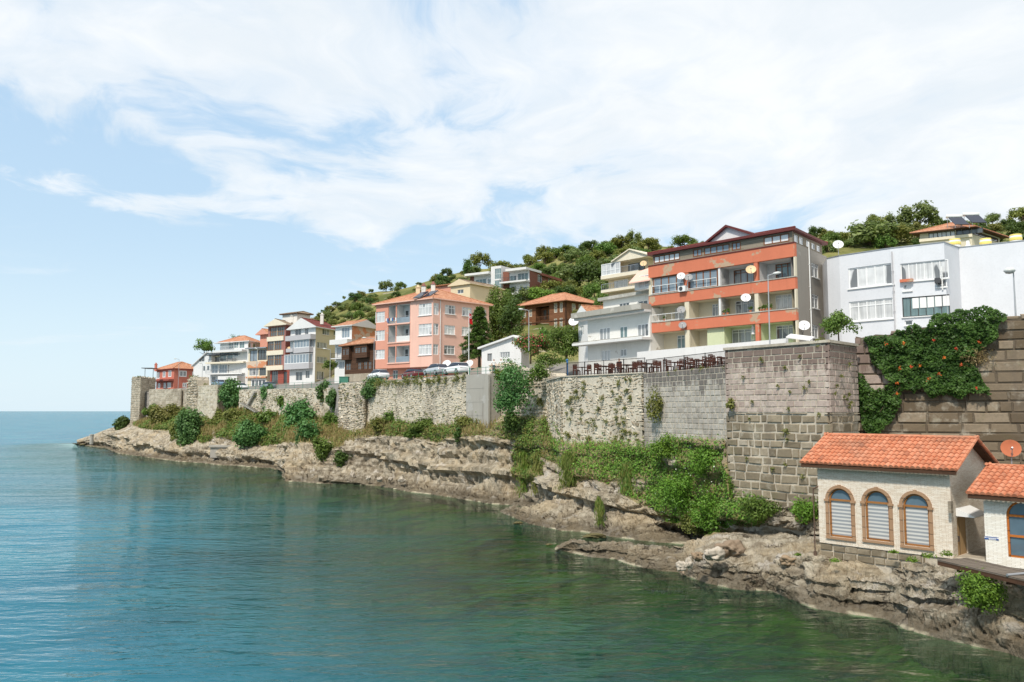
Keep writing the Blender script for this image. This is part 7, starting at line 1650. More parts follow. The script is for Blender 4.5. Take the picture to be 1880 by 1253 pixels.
# --- growth nobody could count: grass and herbs over the slope
def scatter(L, dens, sel, rng):
    V, q = L['V'], L['q']; a, b_, c, d = [V[q[:, k]] for k in range(4)]; ar = .5 * np.linalg.norm(np.cross(c - a, d - b_), axis=1); w_ = sel(q) * ar
    n = rng.poisson(w_ * dens); i = np.repeat(np.arange(len(q)), n); f, g = rng.random((2, len(i)))[:, :, None]
    p = (a[i] * (1 - f) + b_[i] * f) * (1 - g) + (d[i] * (1 - f) + c[i] * f) * g
    return p, i
rng = np.random.default_rng(21); q0 = MAIN['q'][:, 0]; uq, vq, kq = MAIN['uu'][q0], MAIN['vv'][q0], MAIN['kk'][q0]; vegq = np.clip((MAIN['veg'][q0] - .38) / .3, 0, 1) * (kq < 8.3) * (kq > 3)
nz = fbm(MAIN['V'][q0] * .22, 3, 90); near = (uq > 1015)
for nm, mt, cond, dens, sz, asp in (('slope_grass', 'grass_dry', np.clip(nz * 3 + .35, .08, 1) * np.where(near, .35, 1), 34, .15, .18), ('slope_herbs', 'leaf_olive', np.clip(.8 - nz * 2, .15, 1) * np.where(near, .25, 1), 60, .12, .45), ('slope_greenery', 'leaf_mid', np.clip(.4 - nz * 3, .05, 1) * np.where(near, 1.5, 1.0), 75, .11, .6), ('slope_creeper', 'leaf_bright', np.where(near, np.clip(.9 - nz, .3, 1), 0), 150, .095, .62)):
    p, i = scatter(MAIN, dens, lambda q: vegq * cond, rng); n = len(p)
    nn = MAIN['n'][q0[i]] * .6 + np.array((0, -.1, .6)) + rdir(n, rng) * .6; nn /= np.linalg.norm(nn, axis=1, keepdims=True)
    h = np.abs(rng.normal(0, .16, n)); p = p + MAIN['n'][q0[i]] * h[:, None] * .8 + np.array((0, 0, 1)) * h[:, None]
    sc_ = rng.uniform(.6, 1.4, n) * sz * np.clip(p[:, 1] / 80, .8, 1.7)
    if 'grass' in nm: nn = np.cross(rdir(n, rng), (0, 0, 1.0)); nn /= np.linalg.norm(nn, axis=1, keepdims=True) + 1e-9; vs = leaf_geo(p + np.array((0, 0, .08)), nn, sc_ * 1.5, asp, rng, .7)
    else: vs = leaf_geo(p, nn, sc_, asp, rng)
    tag(leaf_obj(nm, vs, rng.beta(2, 2, n), MAT[mt], None, p.mean(0)), {'slope_grass': 'dry tawny grass over the cliff slope', 'slope_herbs': 'olive herbs over the cliff slope', 'slope_greenery': 'green undergrowth over the cliff slope', 'slope_creeper': 'bright green creeper carpet left of the bastion'}[nm], 'ground cover', kind='stuff')
# tufts rooted in the walls
pl, nl, sl_, vl = [], [], [], []
def tuft(f, s, z, r, n, off=.1):
    c = np.array(f.at(s, z, off)); d = rdir(n, rng) * np.array((1, .5, 1)) * r * rng.random((n, 1)); d[:, 2] -= r * .35 * (d[:, 0] ** 2 + d[:, 2] ** 2) / r ** 2; pl.append(c + d + np.array((f.n.x, f.n.y, 0)) * r * .3); nn = rdir(n, rng) + np.array((f.n.x, f.n.y, .5)) * .8; nl.append(nn / np.linalg.norm(nn, axis=1, keepdims=True)); sl_.append(rng.uniform(.05, .11, n) * (.7 + r)); vl.append(rng.random(n))
for _ in range(64): s = rng.uniform(.3, fR.L - .2); tuft(fR, s, rng.uniform(5.6, 11.6), rng.uniform(.12, .38), 60)
for _ in range(10): s = rng.uniform(.3, fG.L); tuft(fG, s, fG.zat((1183, 686)) + rng.uniform(-.1, .15), .2, 30, -.1)
for f in (fT, fS):
    for _ in range(16): tuft(f, rng.uniform(.3, f.L - .2), rng.uniform(5, 12.5), rng.uniform(.08, .22), 34)
tuft(fT, fT.hit((1505, 633))[0], zT + .15, .35, 120, -.2); tuft(fT, fT.hit((1400, 655))[0], zT - .7, .2, 60); tuft(fT, fT.hit((1445, 790))[0], 7.8, .3, 80)
for _ in range(10): tuft(fC, rng.uniform(1, 12), rng.uniform(4, 12), rng.uniform(.08, .2), 30)
for _ in range(70): s = rng.uniform(2, fW.L); tuft(fW, s, 13.0 + rng.uniform(-.6, .3), rng.uniform(.25, .6), 70, .05)
for _ in range(14): tuft(fW, rng.uniform(2, fW.L), rng.uniform(8.5, 12), rng.uniform(.15, .4), 40)
for _ in range(14): tuft(fP, rng.uniform(0, fP.L), rng.uniform(7, 13.2), rng.uniform(.15, .4), 40)
for _ in range(26): tuft(fQ, rng.uniform(0, fQ.L), rng.uniform(9, 12.8), rng.uniform(.2, .6), 50)
for _ in range(30): tuft(fB, rng.uniform(0, fB.L), rng.uniform(9, 14.0), rng.uniform(.25, .7), 80)
for f, z in ((fY, zY), (fX, zY), (fN, 16.2), (fM, 14.4)):
    for _ in range(10): tuft(f, rng.uniform(0, f.L), z + rng.uniform(-.1, .2), rng.uniform(.2, .45), 40, -.3)
pa = np.concatenate(pl); tag(leaf_obj('wall_plants', leaf_geo(pa, np.concatenate(nl), np.concatenate(sl_), .35, rng), np.concatenate(vl), MAT['leaf_olive'], None, pa.mean(0)), 'small plants rooted in the joints and tops of the town walls', 'wall plants', kind='stuff')
# long grass hanging from the cliff edge
def hanging(u, v, ru, rv, label, mat='leaf_mid', n=1500, d=None):
    c = on_slope(u, v - rv * .5) if d is None else P(u, v - rv * .5, d); k = c.y / F; rng = np.random.default_rng(int(u)); t = thing('grass_clump', label, 'grass clump', c, 'grass clumps hanging on the cliff')
    s = rng.uniform(0, 1, n); x = rng.normal(0, .42, n); p = np.stack([c.x + x * ru * k, c.y - .35 - .9 * np.sin(s * 1.6) + rng.normal(0, .25, n), c.z + .15 * ru * k - np.abs(x) * .4 - s ** 1.2 * 2 * rv * k], 1)
    nn = np.array((0, -.8, .4)) + rdir(n, rng) * .6; nn /= np.linalg.norm(nn, axis=1, keepdims=True); h = n // 2
    leaf_obj('blades', leaf_geo(p[:h], nn[:h], rng.uniform(.14, .30, h), .16, rng, .75), rng.beta(2, 2, h), MAT[mat], t); leaf_obj('dry_blades', leaf_geo(p[h:], nn[h:], rng.uniform(.12, .28, n - h), .16, rng, .75), rng.beta(2, 2, n - h), MAT['leaf_olive'], t)
hanging(962, 850, 22, 40, 'long bright grass hanging down the cliff below the huge fig bush', 'leaf_bright', 2600); hanging(985, 850, 14, 34, 'duller grass hanging beside the long bright grass on the cliff', 'leaf_olive', 1300)
hanging(1045, 848, 22, 28, 'green growth spilling over the rock at the left foot of the rubble wall', 'leaf_mid', 1700); hanging(1150, 862, 20, 24, 'green growth spilling over the rock at the right foot of the rubble wall', 'leaf_mid', 1500); hanging(1110, 925, 9, 20, 'thin grass trailing down the pale rock below the rubble wall', 'leaf_mid', 500)
# --- trumpet vine on the curtain wall
poly_ = [Z8(*q) for q in ((815, 180), (850, 165), (960, 145), (1100, 120), (1190, 62), (1300, 40), (1420, 18), (1545, 45), (1555, 85), (1490, 165), (1440, 230), (1395, 265), (1400, 330), (1440, 400), (1470, 465), (1410, 470), (1330, 495), (1250, 470), (1180, 495), (1120, 430), (1085, 432), (1020, 470), (985, 560), (930, 640), (870, 690), (810, 650), (780, 560), (782, 360), (815, 370), (860, 440), (920, 440), (930, 390), (880, 320), (850, 250))]
def inside(u, v):
    r = np.zeros(len(u), bool); n = len(poly_)
    for k in range(n):
        (a, b_), (c, d) = poly_[k], poly_[(k + 1) % n]; r ^= ((b_ > v) != (d > v)) & (u < (c - a) * (v - b_) / (d - b_ + 1e-9) + a)
    return r
VN = thing('trumpet_vine', 'lush trumpet vine with orange flowers covering the rough block wall', 'vine', fC.at(fC.hit((1690, 700))[0], 8, .3))
rng = np.random.default_rng(31); n = 46000; u = rng.uniform(1565, 1860, n); v = rng.uniform(562, 810, n); wob = fbm(np.stack([u * .05, v * .05, u * 0], 1), 3, 77) * 16
ok = inside(u + wob, v + wob * .7); u, v = u[ok], v[ok]; 
cl = fbm(np.stack([u * .045, v * .06, u * 0], 1), 3, 78); p = np.array([fC.at(*fC.hit((a, b_)), 0) for a, b_ in zip(u, v)]); offs = .12 + .45 * np.clip(cl + .35, 0, 1) + rng.random(len(u)) * .22
p = p + np.array((fC.n.x, fC.n.y, 0)) * offs[:, None]; nn = np.array((fC.n.x * .6, fC.n.y * .6, .55)) + rdir(len(u), rng) * .55; nn /= np.linalg.norm(nn, axis=1, keepdims=True)
leaf_obj('leaves', leaf_geo(p, nn, rng.uniform(.055, .115, len(u)), .6, rng, .25), np.clip(.42 + cl * .5 + rng.normal(0, .17, len(u)), 0, 1), MAT['leaf_vine'], VN)
mb = MB()
for k in range(26):
    i = rng.integers(len(u)); a = Vector(p[i]); e = a + Vector((rng.uniform(-1, 1), 0, rng.uniform(-1.6, -.3))); e = e - Vector((fC.n.x, fC.n.y, 0)) * .25; mb.tube(a - Vector((fC.n.x, fC.n.y, 0)) * .25, e, .02, .012, 5)
mb.build('stem', MAT['bark'], VN)
for x, y in ((1040, 237), (1145, 192), (1397, 187), (1230, 298), (998, 400), (1190, 398), (960, 443), (1427, 443), (1080, 358), (1207, 362), (1033, 343), (1300, 250), (1120, 300), (900, 235), (1345, 345)):
    q = fC.at(*fC.hit(Z8(x, y)), .82); m_ = 14; pp = np.array(q) + rng.normal(0, .05, (m_, 3)) + np.array((rng.uniform(-.5, .5), 0, rng.uniform(-.4, .4))); nn = rdir(m_, rng) + np.array((fC.n.x, fC.n.y, .2)); nn /= np.linalg.norm(nn, axis=1, keepdims=True); leaf_obj('flower', leaf_geo(pp, nn, rng.uniform(.03, .06, m_), .6, rng), rng.random(m_), MAT['flower_orange'], VN)
c = fC.at(*fC.hit(Z8(1410, 275)), .3); rng = np.random.default_rng(9); t = thing('dry_shrub', 'tawny dry shrub growing from the rough block wall right of the vine', 'shrub', c); m_ = 700; pp = np.array(c) + rng.normal(0, .3, (m_, 3)) * np.array((1.3, .6, .8)); leaf_obj('foliage', leaf_geo(pp, rdir(m_, rng), rng.uniform(.05, .12, m_), .2, rng), rng.random(m_), MAT['grass_dry'], t)
mb = MB(); limbs(mb, c - Vector((0, 0, .3)), c + Vector((.2, -.1, .3)), .03, 5, .4); mb.build('stem', MAT['bark'], t)
# little white flowers on the near slope
rng = np.random.default_rng(44); m_ = 110; pp = np.array([np.array(on_slope(rng.uniform(1200, 1330), rng.uniform(850, 960))) for _ in range(m_)]) + np.array((0, -.5, .35)) + rng.normal(0, .2, (m_, 3)); tag(leaf_obj('slope_flowers', leaf_geo(pp, rdir(m_, rng), rng.uniform(.035, .06, m_), .9, rng), rng.random(m_), MAT['flower_white'], None, pp.mean(0)), 'tiny white flowers on the near green slope', 'flowers', kind='stuff')
# tufts on the ledge in front of the cottage
pl, nl, sl_, vl = [], [], [], []
for u_, v_, d_, r_ in ((1533, 1031, 38.3, .22), (1640, 1015, 37.3, .18), (1675, 1031, 35.6, .25), (1705, 1024, 36.2, .3), (1740, 1020, 35.6, .3), (1465, 1020, 40, .15), (1790, 1040, 33, .2)):
    c = np.array(P(u_, v_, d_)); k = 130; d = rdir(k, rng) * r_ * rng.random((k, 1)); d[:, 2] = np.abs(d[:, 2]); pl.append(c + d * np.array((1.3, 1, .8))); nl.append(rdir(k, rng)); sl_.append(rng.uniform(.04, .08, k)); vl.append(rng.random(k))
pa = np.concatenate(pl); tag(leaf_obj('ledge_plants', leaf_geo(pa, np.concatenate(nl), np.concatenate(sl_), .4, rng), np.concatenate(vl), MAT['leaf_bright'], None, pa.mean(0)), 'little green tufts along the ledge under the stone cottage', 'wall plants', kind='stuff')
# ---------------------------------------------------------------- boulders, rails, lamps, cars, chairs, people
def boulder(u, v, r, label, mat='boulder_pale', d=None, sq=(1, .9, .75), group='boulders on the rock ledge', name='boulder'):
    """r: half width in photograph pixels"""
    d = d or dz0(u, v + r * .5, 1.3); c = P(u, v, d); R_ = r * d / F; rng = np.random.default_rng(int(u * 3 + v))
    n, m = 34, 22; th = np.linspace(0, 2 * math.pi, n, endpoint=False); ph = np.linspace(.02, math.pi - .02, m)
    pts = np.array([(math.sin(p) * math.cos(t), math.sin(p) * math.sin(t), math.cos(p)) for p in ph for t in th])
    d1, d2, w_ = worley(pts * 1.1 + rng.uniform(0, 50, 3), 3); k = .80 + .42 * fbm(pts * 1.5 + rng.uniform(0, 50, 3), 4, 5, .6) + .40 * (w_ - .5) - .22 * np.clip(.2 - (d2 - d1), 0, .2) / .2
    pts = pts * k[:, None] * np.array(sq) * R_ + np.array(c); mb = MB(); fs_ = [(j * n + i, j * n + (i + 1) % n, (j + 1) * n + (i + 1) % n, (j + 1) * n + i)[::-1] for j in range(m - 1) for i in range(n)]
    mb.raw(pts.tolist(), fs_ + [tuple(range(n)), tuple(range((m - 1) * n, m * n))[::-1]]); tag(mb.build(name, MAT[mat], smooth=True), label, 'boulder', group)
for a in ((1311, 1018, 21, 'pale rounded boulder on the ledge in front of the bastion', 'boulder_pale'), (1340, 1008, 26, 'large brown boulder on the ledge behind the pale rounded one', 'boulder_brown'), (1265, 1034, 11, 'upright pale boulder at the split in the rock ledge', 'boulder_pale', None, (.7, .8, 1.3)), (1250, 1040, 12, 'tilted pale boulder left of the upright one on the ledge', 'boulder_pale', None, (1, .8, .9)), (1256, 1052, 10, 'small brown boulder at the water below the tilted pale one', 'boulder_brown', dz0(1256, 1056)), (1448, 1030, 18, 'flat reddish stone block on the ledge left of the cottage', 'boulder_rust', None, (1, .8, .65)), (1485, 1018, 13, 'pale yellow stone at the foot of the rusty pipe', 'boulder_pale'), (1280, 1022, 14, 'tawny boulder behind the split in the ledge', 'boulder_rust')): boulder(*a)
for u, v, r, lab in ((648, 872, 6.5, 'egg shaped boulder on the flat sea rocks'), (677, 878, 6, 'leftmost of the pale boulders under the cliff overhang'), (697, 880, 7, 'second pale boulder from the left under the cliff overhang'), (717, 880, 6, 'third pale boulder from the left under the cliff overhang'), (738, 881, 9, 'largest pale boulder under the cliff overhang')): boulder(u, v, r, lab, 'boulder_pale', dz0(u, v + r, 0.5), (1, .8, 1.1 if r == 6.5 else .75), 'pale boulders under the cliff')
for u, v, r, lab in ((1094, 984, 22, 'flat green topped rock awash between the outcrop and the ledge'), (951, 960, 10, 'low rock just breaking the surface left of the outcrop'), (1008, 1000, 7, 'small rock breaking the surface off the ledge tip'), (151, 817, 7, 'outermost dark rock at the tip of the headland')): boulder(u, v, r, lab, 'boulder_wet', dz0(u, v + 1, 0.05), (1.2, .8, .28), 'rocks awash')
p = on_slope(395, 822); c = P(414, 819, p.y - 1); t = thing('concrete_platform', 'small flat concrete bathing platform on the rock below the bushes', 'platform', c); k = c.y / F
mb = MB(); mb.box(c.x - 26 * k, c.x + 30 * k, c.y - 1.2, c.y + 3, c.z - .2, c.z + .12); mb.build('slab', MAT['concrete'], t); mb = MB(); mb.box(c.x - 24 * k, c.x + 27 * k, c.y - .9, c.y + 3, c.z - 2.0, c.z - .202); mb.build('base', MAT['concrete'], t)
p = P(168, 812, dz0(168, 821, .8)); mb = MB(); mb.lathe([(.001, -.5), (.42, -.5), (.40, 1.5), (.48, 1.5), (.48, 1.75), (.001, 1.8)], p, 10); tag(mb.build('mooring_post', MAT['concrete']), 'stubby mooring post on the rocks at the tip of the headland', 'post')

def rail_run(name, label, pts, h, m, bars=.13, post=2.4, cat='railing', rails=(1.0, .08)):
    """pts: floor points; one railing: rails, posts and thin bars"""
    t = thing(name, label, cat, pts[0]); rl = MB(); br = MB(); up = Vector((0, 0, 1)); n = 0
    for a, b in zip(pts, pts[1:]):
        a = Vector(a); b = Vector(b); L = (b - a).length
        for q in rails: rl.tube(a + up * h * q, b + up * h * q, .022, .022, 6)
        k = int(L / bars) if bars else 0
        for i in range(1, k): c = a.lerp(b, i / k); br.frame_box(c + up * h * rails[-1] - Vector((.008, .008, 0)), (.016, 0, 0), (0, .016, 0), up * h * (rails[0] - rails[-1]))
        kp = max(1, round(L / post))
        for i in range(kp + (1 if b is pts[-1] or (b - Vector(pts[-1])).length < .01 else 0)):
            c = a.lerp(b, i / kp); mb = MB(); mb.frame_box(c - Vector((.028, .028, .05)), (.056, 0, 0), (0, .056, 0), up * (h + .09)); mb.build('post', m, t); n += 1
    rl.build('rail', m, t)
    if br.v: br.build('bars', m, t)
    return t
zr0 = fR.zat((1030, 693)) + .1; zr1 = fR.zat((1182, 686)) + .1; zg0, zg1 = fG.zat((1183, 686)), fG.zat((1333, 673))
rail_run('iron_railing', 'black iron railing on top of the rubble wall', [fR.at(.5, zr0, -.25), fR.at(fR.L - .05, zr1, -.25)], 1.12, MAT['black_iron'])
rail_run('iron_railing', 'black iron railing on top of the pale squared wall', [fG.at(.1, zg0, -.25), fG.at(fG.L - .1, zg1, -.25)], 1.05, MAT['black_iron'])
rail_run('road_railing', 'thin green road railing before the maroon and gabled houses', [fQ.at(.3, fQ.zat((445, 716)), -.3), fQ.at(fQ.L * .5, fQ.zat((530, 714)), -.3), fQ.at(fQ.L - .3, fQ.zat((618, 712)), -.3)], 1.0, MAT['green_paint'], 0, 3.0, rails=(1.0, .55, .2))
rail_run('road_railing', 'thin grey road railing along the long limewashed wall', [fW.at(.3, fW.zat((680, 706)), -.35), fW.at(fW.L - .2, fW.zat((855, 689)), -.35)], .95, MAT['green_paint'], 0, 3.0, rails=(1.0, .5))
p = fR.at(.45, zr0, -.35); mb = MB(); mb.box(p.x - .07, p.x + .07, p.y - .07, p.y + .07, p.z - .1, p.z + 1.35); mb.lathe([(.12, 1.35), (.12, 1.42), (.001, 1.5)], p, 8); tag(mb.build('blue_post', MAT['blue_paint']), 'blue painted post at the left end of the iron railing', 'post')

def lamp(u, vb, vt, d, label, arm=(.6, 0), style='arm'):
    b = P(u, vb, d); tz = P(u, vt, d).z; t = thing('street_lamp', label, 'street lamp', b, 'street lamps'); h = tz - b.z
    mb = MB(); mb.tube(b - Vector((0, 0, .3)), b + Vector((0, 0, h * .5)), .055, .045, 8); mb.tube(b + Vector((0, 0, h * .5)), b + Vector((0, 0, h)), .045, .035, 8); mb.build('pole', MAT['pole_metal'], t)
    top = b + Vector((0, 0, h)); e = top + Vector((arm[0], arm[1], .12))
    mb = MB(); mb.tube(top - Vector((0, 0, .02)), e, .04, .035, 6); mb.build('arm', MAT['pole_metal'], t)
    dr = Vector((arm[0], arm[1], .05)).normalized(); hd = MB()
    if style == 'arm': hd.lathe([(.001, -.1), (.07, -.05), (.11, .12), (.11, .3), (.05, .46), (.001, .5)], e, 10, 0, dr)
    else: hd.lathe([(.001, .22), (.16, .20), (.30, .06), (.31, 0), (.20, -.14), (.001, -.18)], e + Vector((0, 0, -.05)), 14)
    hd.build('lamp_head', MAT['lamp_glass'], t, smooth=True)
lamp(1413.5, 634, 506, 58.5, 'tall grey street lamp in front of the orange banded block', (.42, -.12))
lamp(1865, 582, 500, 46.5, 'street lamp with a round head on the rough wall at the right edge', (-.22, 0), 'round')
lamp(971, 640, 570, 96, 'street lamp beside the pink oleander', (-.75, 0))
lamp(470.5, 713, 642, 150, 'thin lamp post before the low brown terrace house', (-.1, 0)); lamp(605.5, 706, 642, 133, 'thin lamp post before the yellow side of the gabled house', (-.8, 0))
lamp(686, 690, 622, 119, 'lamp post between the dark timber house and the pink house', (-1.3, 0)); lamp(327, 712, 660, 181, 'thin lamp post before the small red house', (-.7, 0)); lamp(370.5, 708, 668, 166, 'thin lamp post between the red house and the white guest house', (-.3, 0))
# flag on its pole
b = P(860.5, 690, 93.5); tz = P(860.5, 570, 93.5).z; t = thing('flagpole', 'white flagpole in front of the conifer', 'flagpole', b)
mb = MB(); mb.tube(b, Vector((b.x, b.y, tz)), .05, .03, 8); mb.build('pole', MAT['white_paint'], t); mb = MB(); mb.lathe([(.001, -.06), (.07, 0), (.001, .06)], (b.x, b.y, tz + .05), 8); mb.build('finial', MAT['yellow_paint'], t)
zt_, zb_ = P(860.5, 575, 93.5).z, P(860.5, 594, 93.5).z; mb = MB(); K = 8
for j in range(10):
    for i in range(K):
        f = lambda i, j: Vector((b.x + .04 + .34 * i / K * (.7 + .5 * j / 10), b.y + .09 * math.sin(i * 1.9 + j * .5), zt_ + (zb_ - zt_) * j / 10 - .18 * i / K)); mb.poly([f(i, j), f(i, j + 1), f(i + 1, j + 1), f(i + 1, j)], 0)
fl = mb.build('cloth', MAT['red_cloth'], None, (b.x, b.y, zt_), smooth=True); bpy.data.objects.remove(fl)
t = thing('flag', 'limp red flag with a white crescent and star on the white pole', 'flag', (b.x, b.y, zt_)); mb.build('cloth', MAT['red_cloth'], t, smooth=True)
mb = MB(); cc = Vector((b.x + .22, b.y - .125, zt_ + (zb_ - zt_) * .42)); n = 16
o_ = [(.15 * math.cos(math.radians(40 + 280 * k / n)), .15 * math.sin(math.radians(40 + 280 * k / n))) for k in range(n + 1)]; i_ = [(.03 + .115 * math.cos(math.radians(52 + 256 * k / n)), .115 * math.sin(math.radians(52 + 256 * k / n))) for k in range(n + 1)]
for k in range(n): mb.poly([cc + Vector((o_[k][0], 0, o_[k][1])), cc + Vector((o_[k + 1][0], 0, o_[k + 1][1])), cc + Vector((i_[k + 1][0], 0, i_[k + 1][1])), cc + Vector((i_[k][0], 0, i_[k][1]))])
mb.build('crescent', MAT['white_cloth'], t); mb = MB(); s_ = [Vector((cc.x + .12 + (.06 if k % 2 == 0 else .024) * math.cos(k * math.pi / 5 + math.pi), cc.y, cc.z + (.06 if k % 2 == 0 else .024) * math.sin(k * math.pi / 5 + math.pi))) for k in range(10)]
for k in range(10): mb.poly([Vector((cc.x + .12, cc.y, cc.z)), s_[k], s_[(k + 1) % 10]])
mb.build('star', MAT['white_cloth'], t)

def car(loc, rz, paint, label, hatch=True):
    """along +x is the front; body with arches, cabin glass, roof, four wheels, lamps"""
    t = thing('parked_car', label, 'car', (0, 0, 0), 'cars parked along the road'); L, W_ = 4.2, .86
    def lf(st, nb=False):
        mb = MB(); vs = []; sec = lambda z0, z1, w: [(-w * .93, z0), (-w, z0 + (z1 - z0) * .35), (-w * .985, z0 + (z1 - z0) * .8), (-w * .88, z1), (w * .88, z1), (w * .985, z0 + (z1 - z0) * .8), (w, z0 + (z1 - z0) * .35), (w * .93, z0)]
        for x, z0, z1, w in st: vs += [(x, y, z) for y, z in sec(z0, z1, w)]
        n = len(st); fs_ = [(j * 8 + i, j * 8 + (i + 1) % 8, (j + 1) * 8 + (i + 1) % 8, (j + 1) * 8 + i) for j in range(n - 1) for i in range(8)]; mb.raw(vs, fs_ + [tuple(range(8))[::-1], tuple(range((n - 1) * 8, n * 8))]); return mb
    lf([(-2.08, .38, .72, .74), (-2.0, .26, .92, .82), (-1.7, .22, .97, .86), (-.4, .20, .93, .87), (.8, .20, .90, .87), (1.5, .22, .80, .85), (1.95, .28, .68, .79), (2.1, .36, .56, .68)]).build('body', paint, t, smooth=True)
    lf([(-1.98 if hatch else -1.75, .90, .93, .76), (-1.5, .90, 1.36, .66), (-.3, .90, 1.41, .66), (.35, .88, 1.36, .65), (1.15, .85, .90, .76)]).build('window_glass', MAT['solar_glass'], t, smooth=True)
    lf([(-1.55, 1.33, 1.385, .62), (-.9, 1.37, 1.43, .65), (-.2, 1.39, 1.44, .65), (.38, 1.345, 1.385, .62)]).build('roof', paint, t, smooth=True)
    for x in (-1.3, 1.28):
        for y in (-.80, .80):
            mb = MB(); s = 1 if y > 0 else -1; mb.lathe([(.001, -.1), (.31, -.1), (.33, -.05), (.33, .06), (.29, .1), (.001, .1)], (x, y, .33), 16, 0, (0, s, 0)); wl = mb.build('wheel', MAT['rubber'], t)
            mb = MB(); mb.lathe([(.001, .115), (.12, .108), (.2, .115), (.21, .1)], (x, y, .33), 12, 0, (0, s, 0)); mb.build('rim', MAT['grey_metal'], wl)
    for y in (-.58, .58):
        mb = MB(); mb.box(1.93, 2.03, y - .16, y + .16, .56, .66); mb.build('headlight', MAT['lamp_glass'], t); mb = MB(); mb.box(-2.06, -1.99, y - .14, y + .14, .66, .80); mb.build('tail_light', MAT['red_cloth'], t)
    t.location = loc; t.rotation_euler = (0, 0, rz); return t
def on_road(u, d, dz=0): p = P(u, 700, d); return (p.x, p.y, hill_z(u, d) + dz)
aW = math.atan2(fW.t.y, fW.t.x); aQ = math.atan2(fQ.t.y, fQ.t.x)
zW = fW.zat((700, 705)); 
def wallcar(f, u, back, paint, label, dz=0.05, flip=True, hatch=True, dr=0):
    s = f.hit((u, 700), -back)[0]; p = f.at(s, 0, -back); zz = dz; car((p.x, p.y, zz), math.atan2(f.t.y, f.t.x) + (math.pi if flip else 0) + dr, paint, label, hatch)
wallcar(fW, 694, 2.0, MAT['car_white'], 'white hatchback parked in front of the dark timber house', P(694, 700, 113).z + .25)
wallcar(fW, 757, 5.0, MAT['car_maroon'], 'dark red car parked at the foot of the pink house', P(757, 692, 108).z - .1)
wallcar(fW, 800, 2.6, MAT['car_silver'], 'silver grey car parked behind the grassy wall top', P(800, 690, 101).z + .1)
wallcar(fW, 838, 2.2, MAT['car_white'], 'white saloon parked left of the flagpole', P(838, 689, 96).z + .15, True, False)
wallcar(fQ, 442, 3.0, MAT['car_white'], 'white car parked left of the thin lamp post under the terrace house', P(442, 715, 156).z, False)
wallcar(fQ, 492, 3.2, MAT['car_grey'], 'grey blue car parked under the maroon house', P(492, 715, 150).z)
wallcar(fM, 400, 6.0, MAT['car_blue'], 'pale blue car parked under the white balcony house', P(400, 707, 164).z - .05)
# green bin near the timber house, white scooter cover near the pink house
p = P(632, 703, 127); t = thing('waste_bin', 'dark green waste container by the dark timber house', 'waste bin', p); mb = MB(); mb.box(p.x - .7, p.x + .7, p.y - .5, p.y + .5, p.z - .3, p.z + .85); mb.build('body', MAT['green_paint'], t); mb = MB(); mb.box(p.x - .74, p.x + .74, p.y - .54, p.y + .54, p.z + .852, p.z + .95); mb.build('lid', MAT['green_paint'], t)

# --- terrace chairs and tables
ch = thing('terrace_chair', 'x', 'chair', (0, 0, 0), 'chairs on the restaurant terrace'); m_ = MAT['chair_wood']
mb = MB(); mb.box(-.23, .23, -.22, .22, .43, .47); mb.build('seat', m_, ch)
for x in (-.21, .21):
    for y in (-.20, .20):
        mb = MB(); mb.box(x - .022, x + .022, y - .022, y + .022, 0, .43 if y < 0 else .43); mb.build('leg', m_, ch)
mb = MB()
for x in (-.21, .21): mb.box(x - .022, x + .022, .18, .22, .471, .95)
for z in (.58, .70, .82): mb.box(-.188, .188, .19, .21, z, z + .07)
mb.box(-.188, .188, .185, .215, .91, .96); mb.build('backrest', m_, ch)
tb = thing('terrace_table', 'x', 'table', (0, 0, 0), 'tables on the restaurant terrace'); mb = MB(); mb.box(-.4, .4, -.4, .4, .71, .75); mb.build('tabletop', m_, tb); mb = MB(); mb.tube((0, 0, .03), (0, 0, .71), .045, .045, 8); mb.build('column', m_, tb); mb = MB(); mb.box(-.3, .3, -.05, .05, 0, .03); mb.box(-.05, .05, -.3, .3, .031, .05); mb.build('foot', m_, tb)
cushion = MB(); cushion.box(-.21, .21, -.2, .2, .472, .52)
SPOT = ['blue post', 'seated person', 'old white house', 'joint of the walls', 'white parapet', 'orange banded block', 'bastion']
first = True; nt = 0; rg = random.Random(5)
for row, back in enumerate((1.3, 3.4)):
    for k in range(7):
        tt_ = (k + .5 + row * .3) / 7.3; f, s = (fR, tt_ * 2 * fR.L) if tt_ < .5 else (fG, (tt_ - .5) * 2 * fG.L); s = min(max(s, .8), f.L - .8)
        p = f.at(s, 0, -back); z = (zr0 + (zr1 - zr0) * s / fR.L if f is fR else zg0 + (zg1 - zg0) * s / fG.L) + (.02 if row == 0 else .12); a = math.atan2(f.t.y, f.t.x); sp = SPOT[k]; rn = 'front' if row == 0 else 'back'
        o = tb if nt == 0 else copy_tree(tb); nt += 1; o.location = (p.x, p.y, z); o.rotation_euler = (0, 0, a + rg.uniform(-.1, .1)); o['label'] = f'brown wooden terrace table in the {rn} row by the {sp}'
        for q, (dx_, dy_, rz_, w_) in enumerate(((-.68, 0, math.pi / 2, 'left'), (.68, 0, -math.pi / 2, 'right'), (0, .68, 0, 'far'), (0, -.68, math.pi, 'near'))):
            if row == 1 and q == 3: continue
            c = ch if first else copy_tree(ch); first = False; v = Vector((dx_ * math.cos(a) - dy_ * math.sin(a), dx_ * math.sin(a) + dy_ * math.cos(a), 0)); c.location = (p.x + v.x, p.y + v.y, z); c.rotation_euler = (0, 0, a + rz_ + rg.uniform(-.25, .25)); c['label'] = f'brown chair on the {w_} side of the {rn} table by the {sp}'
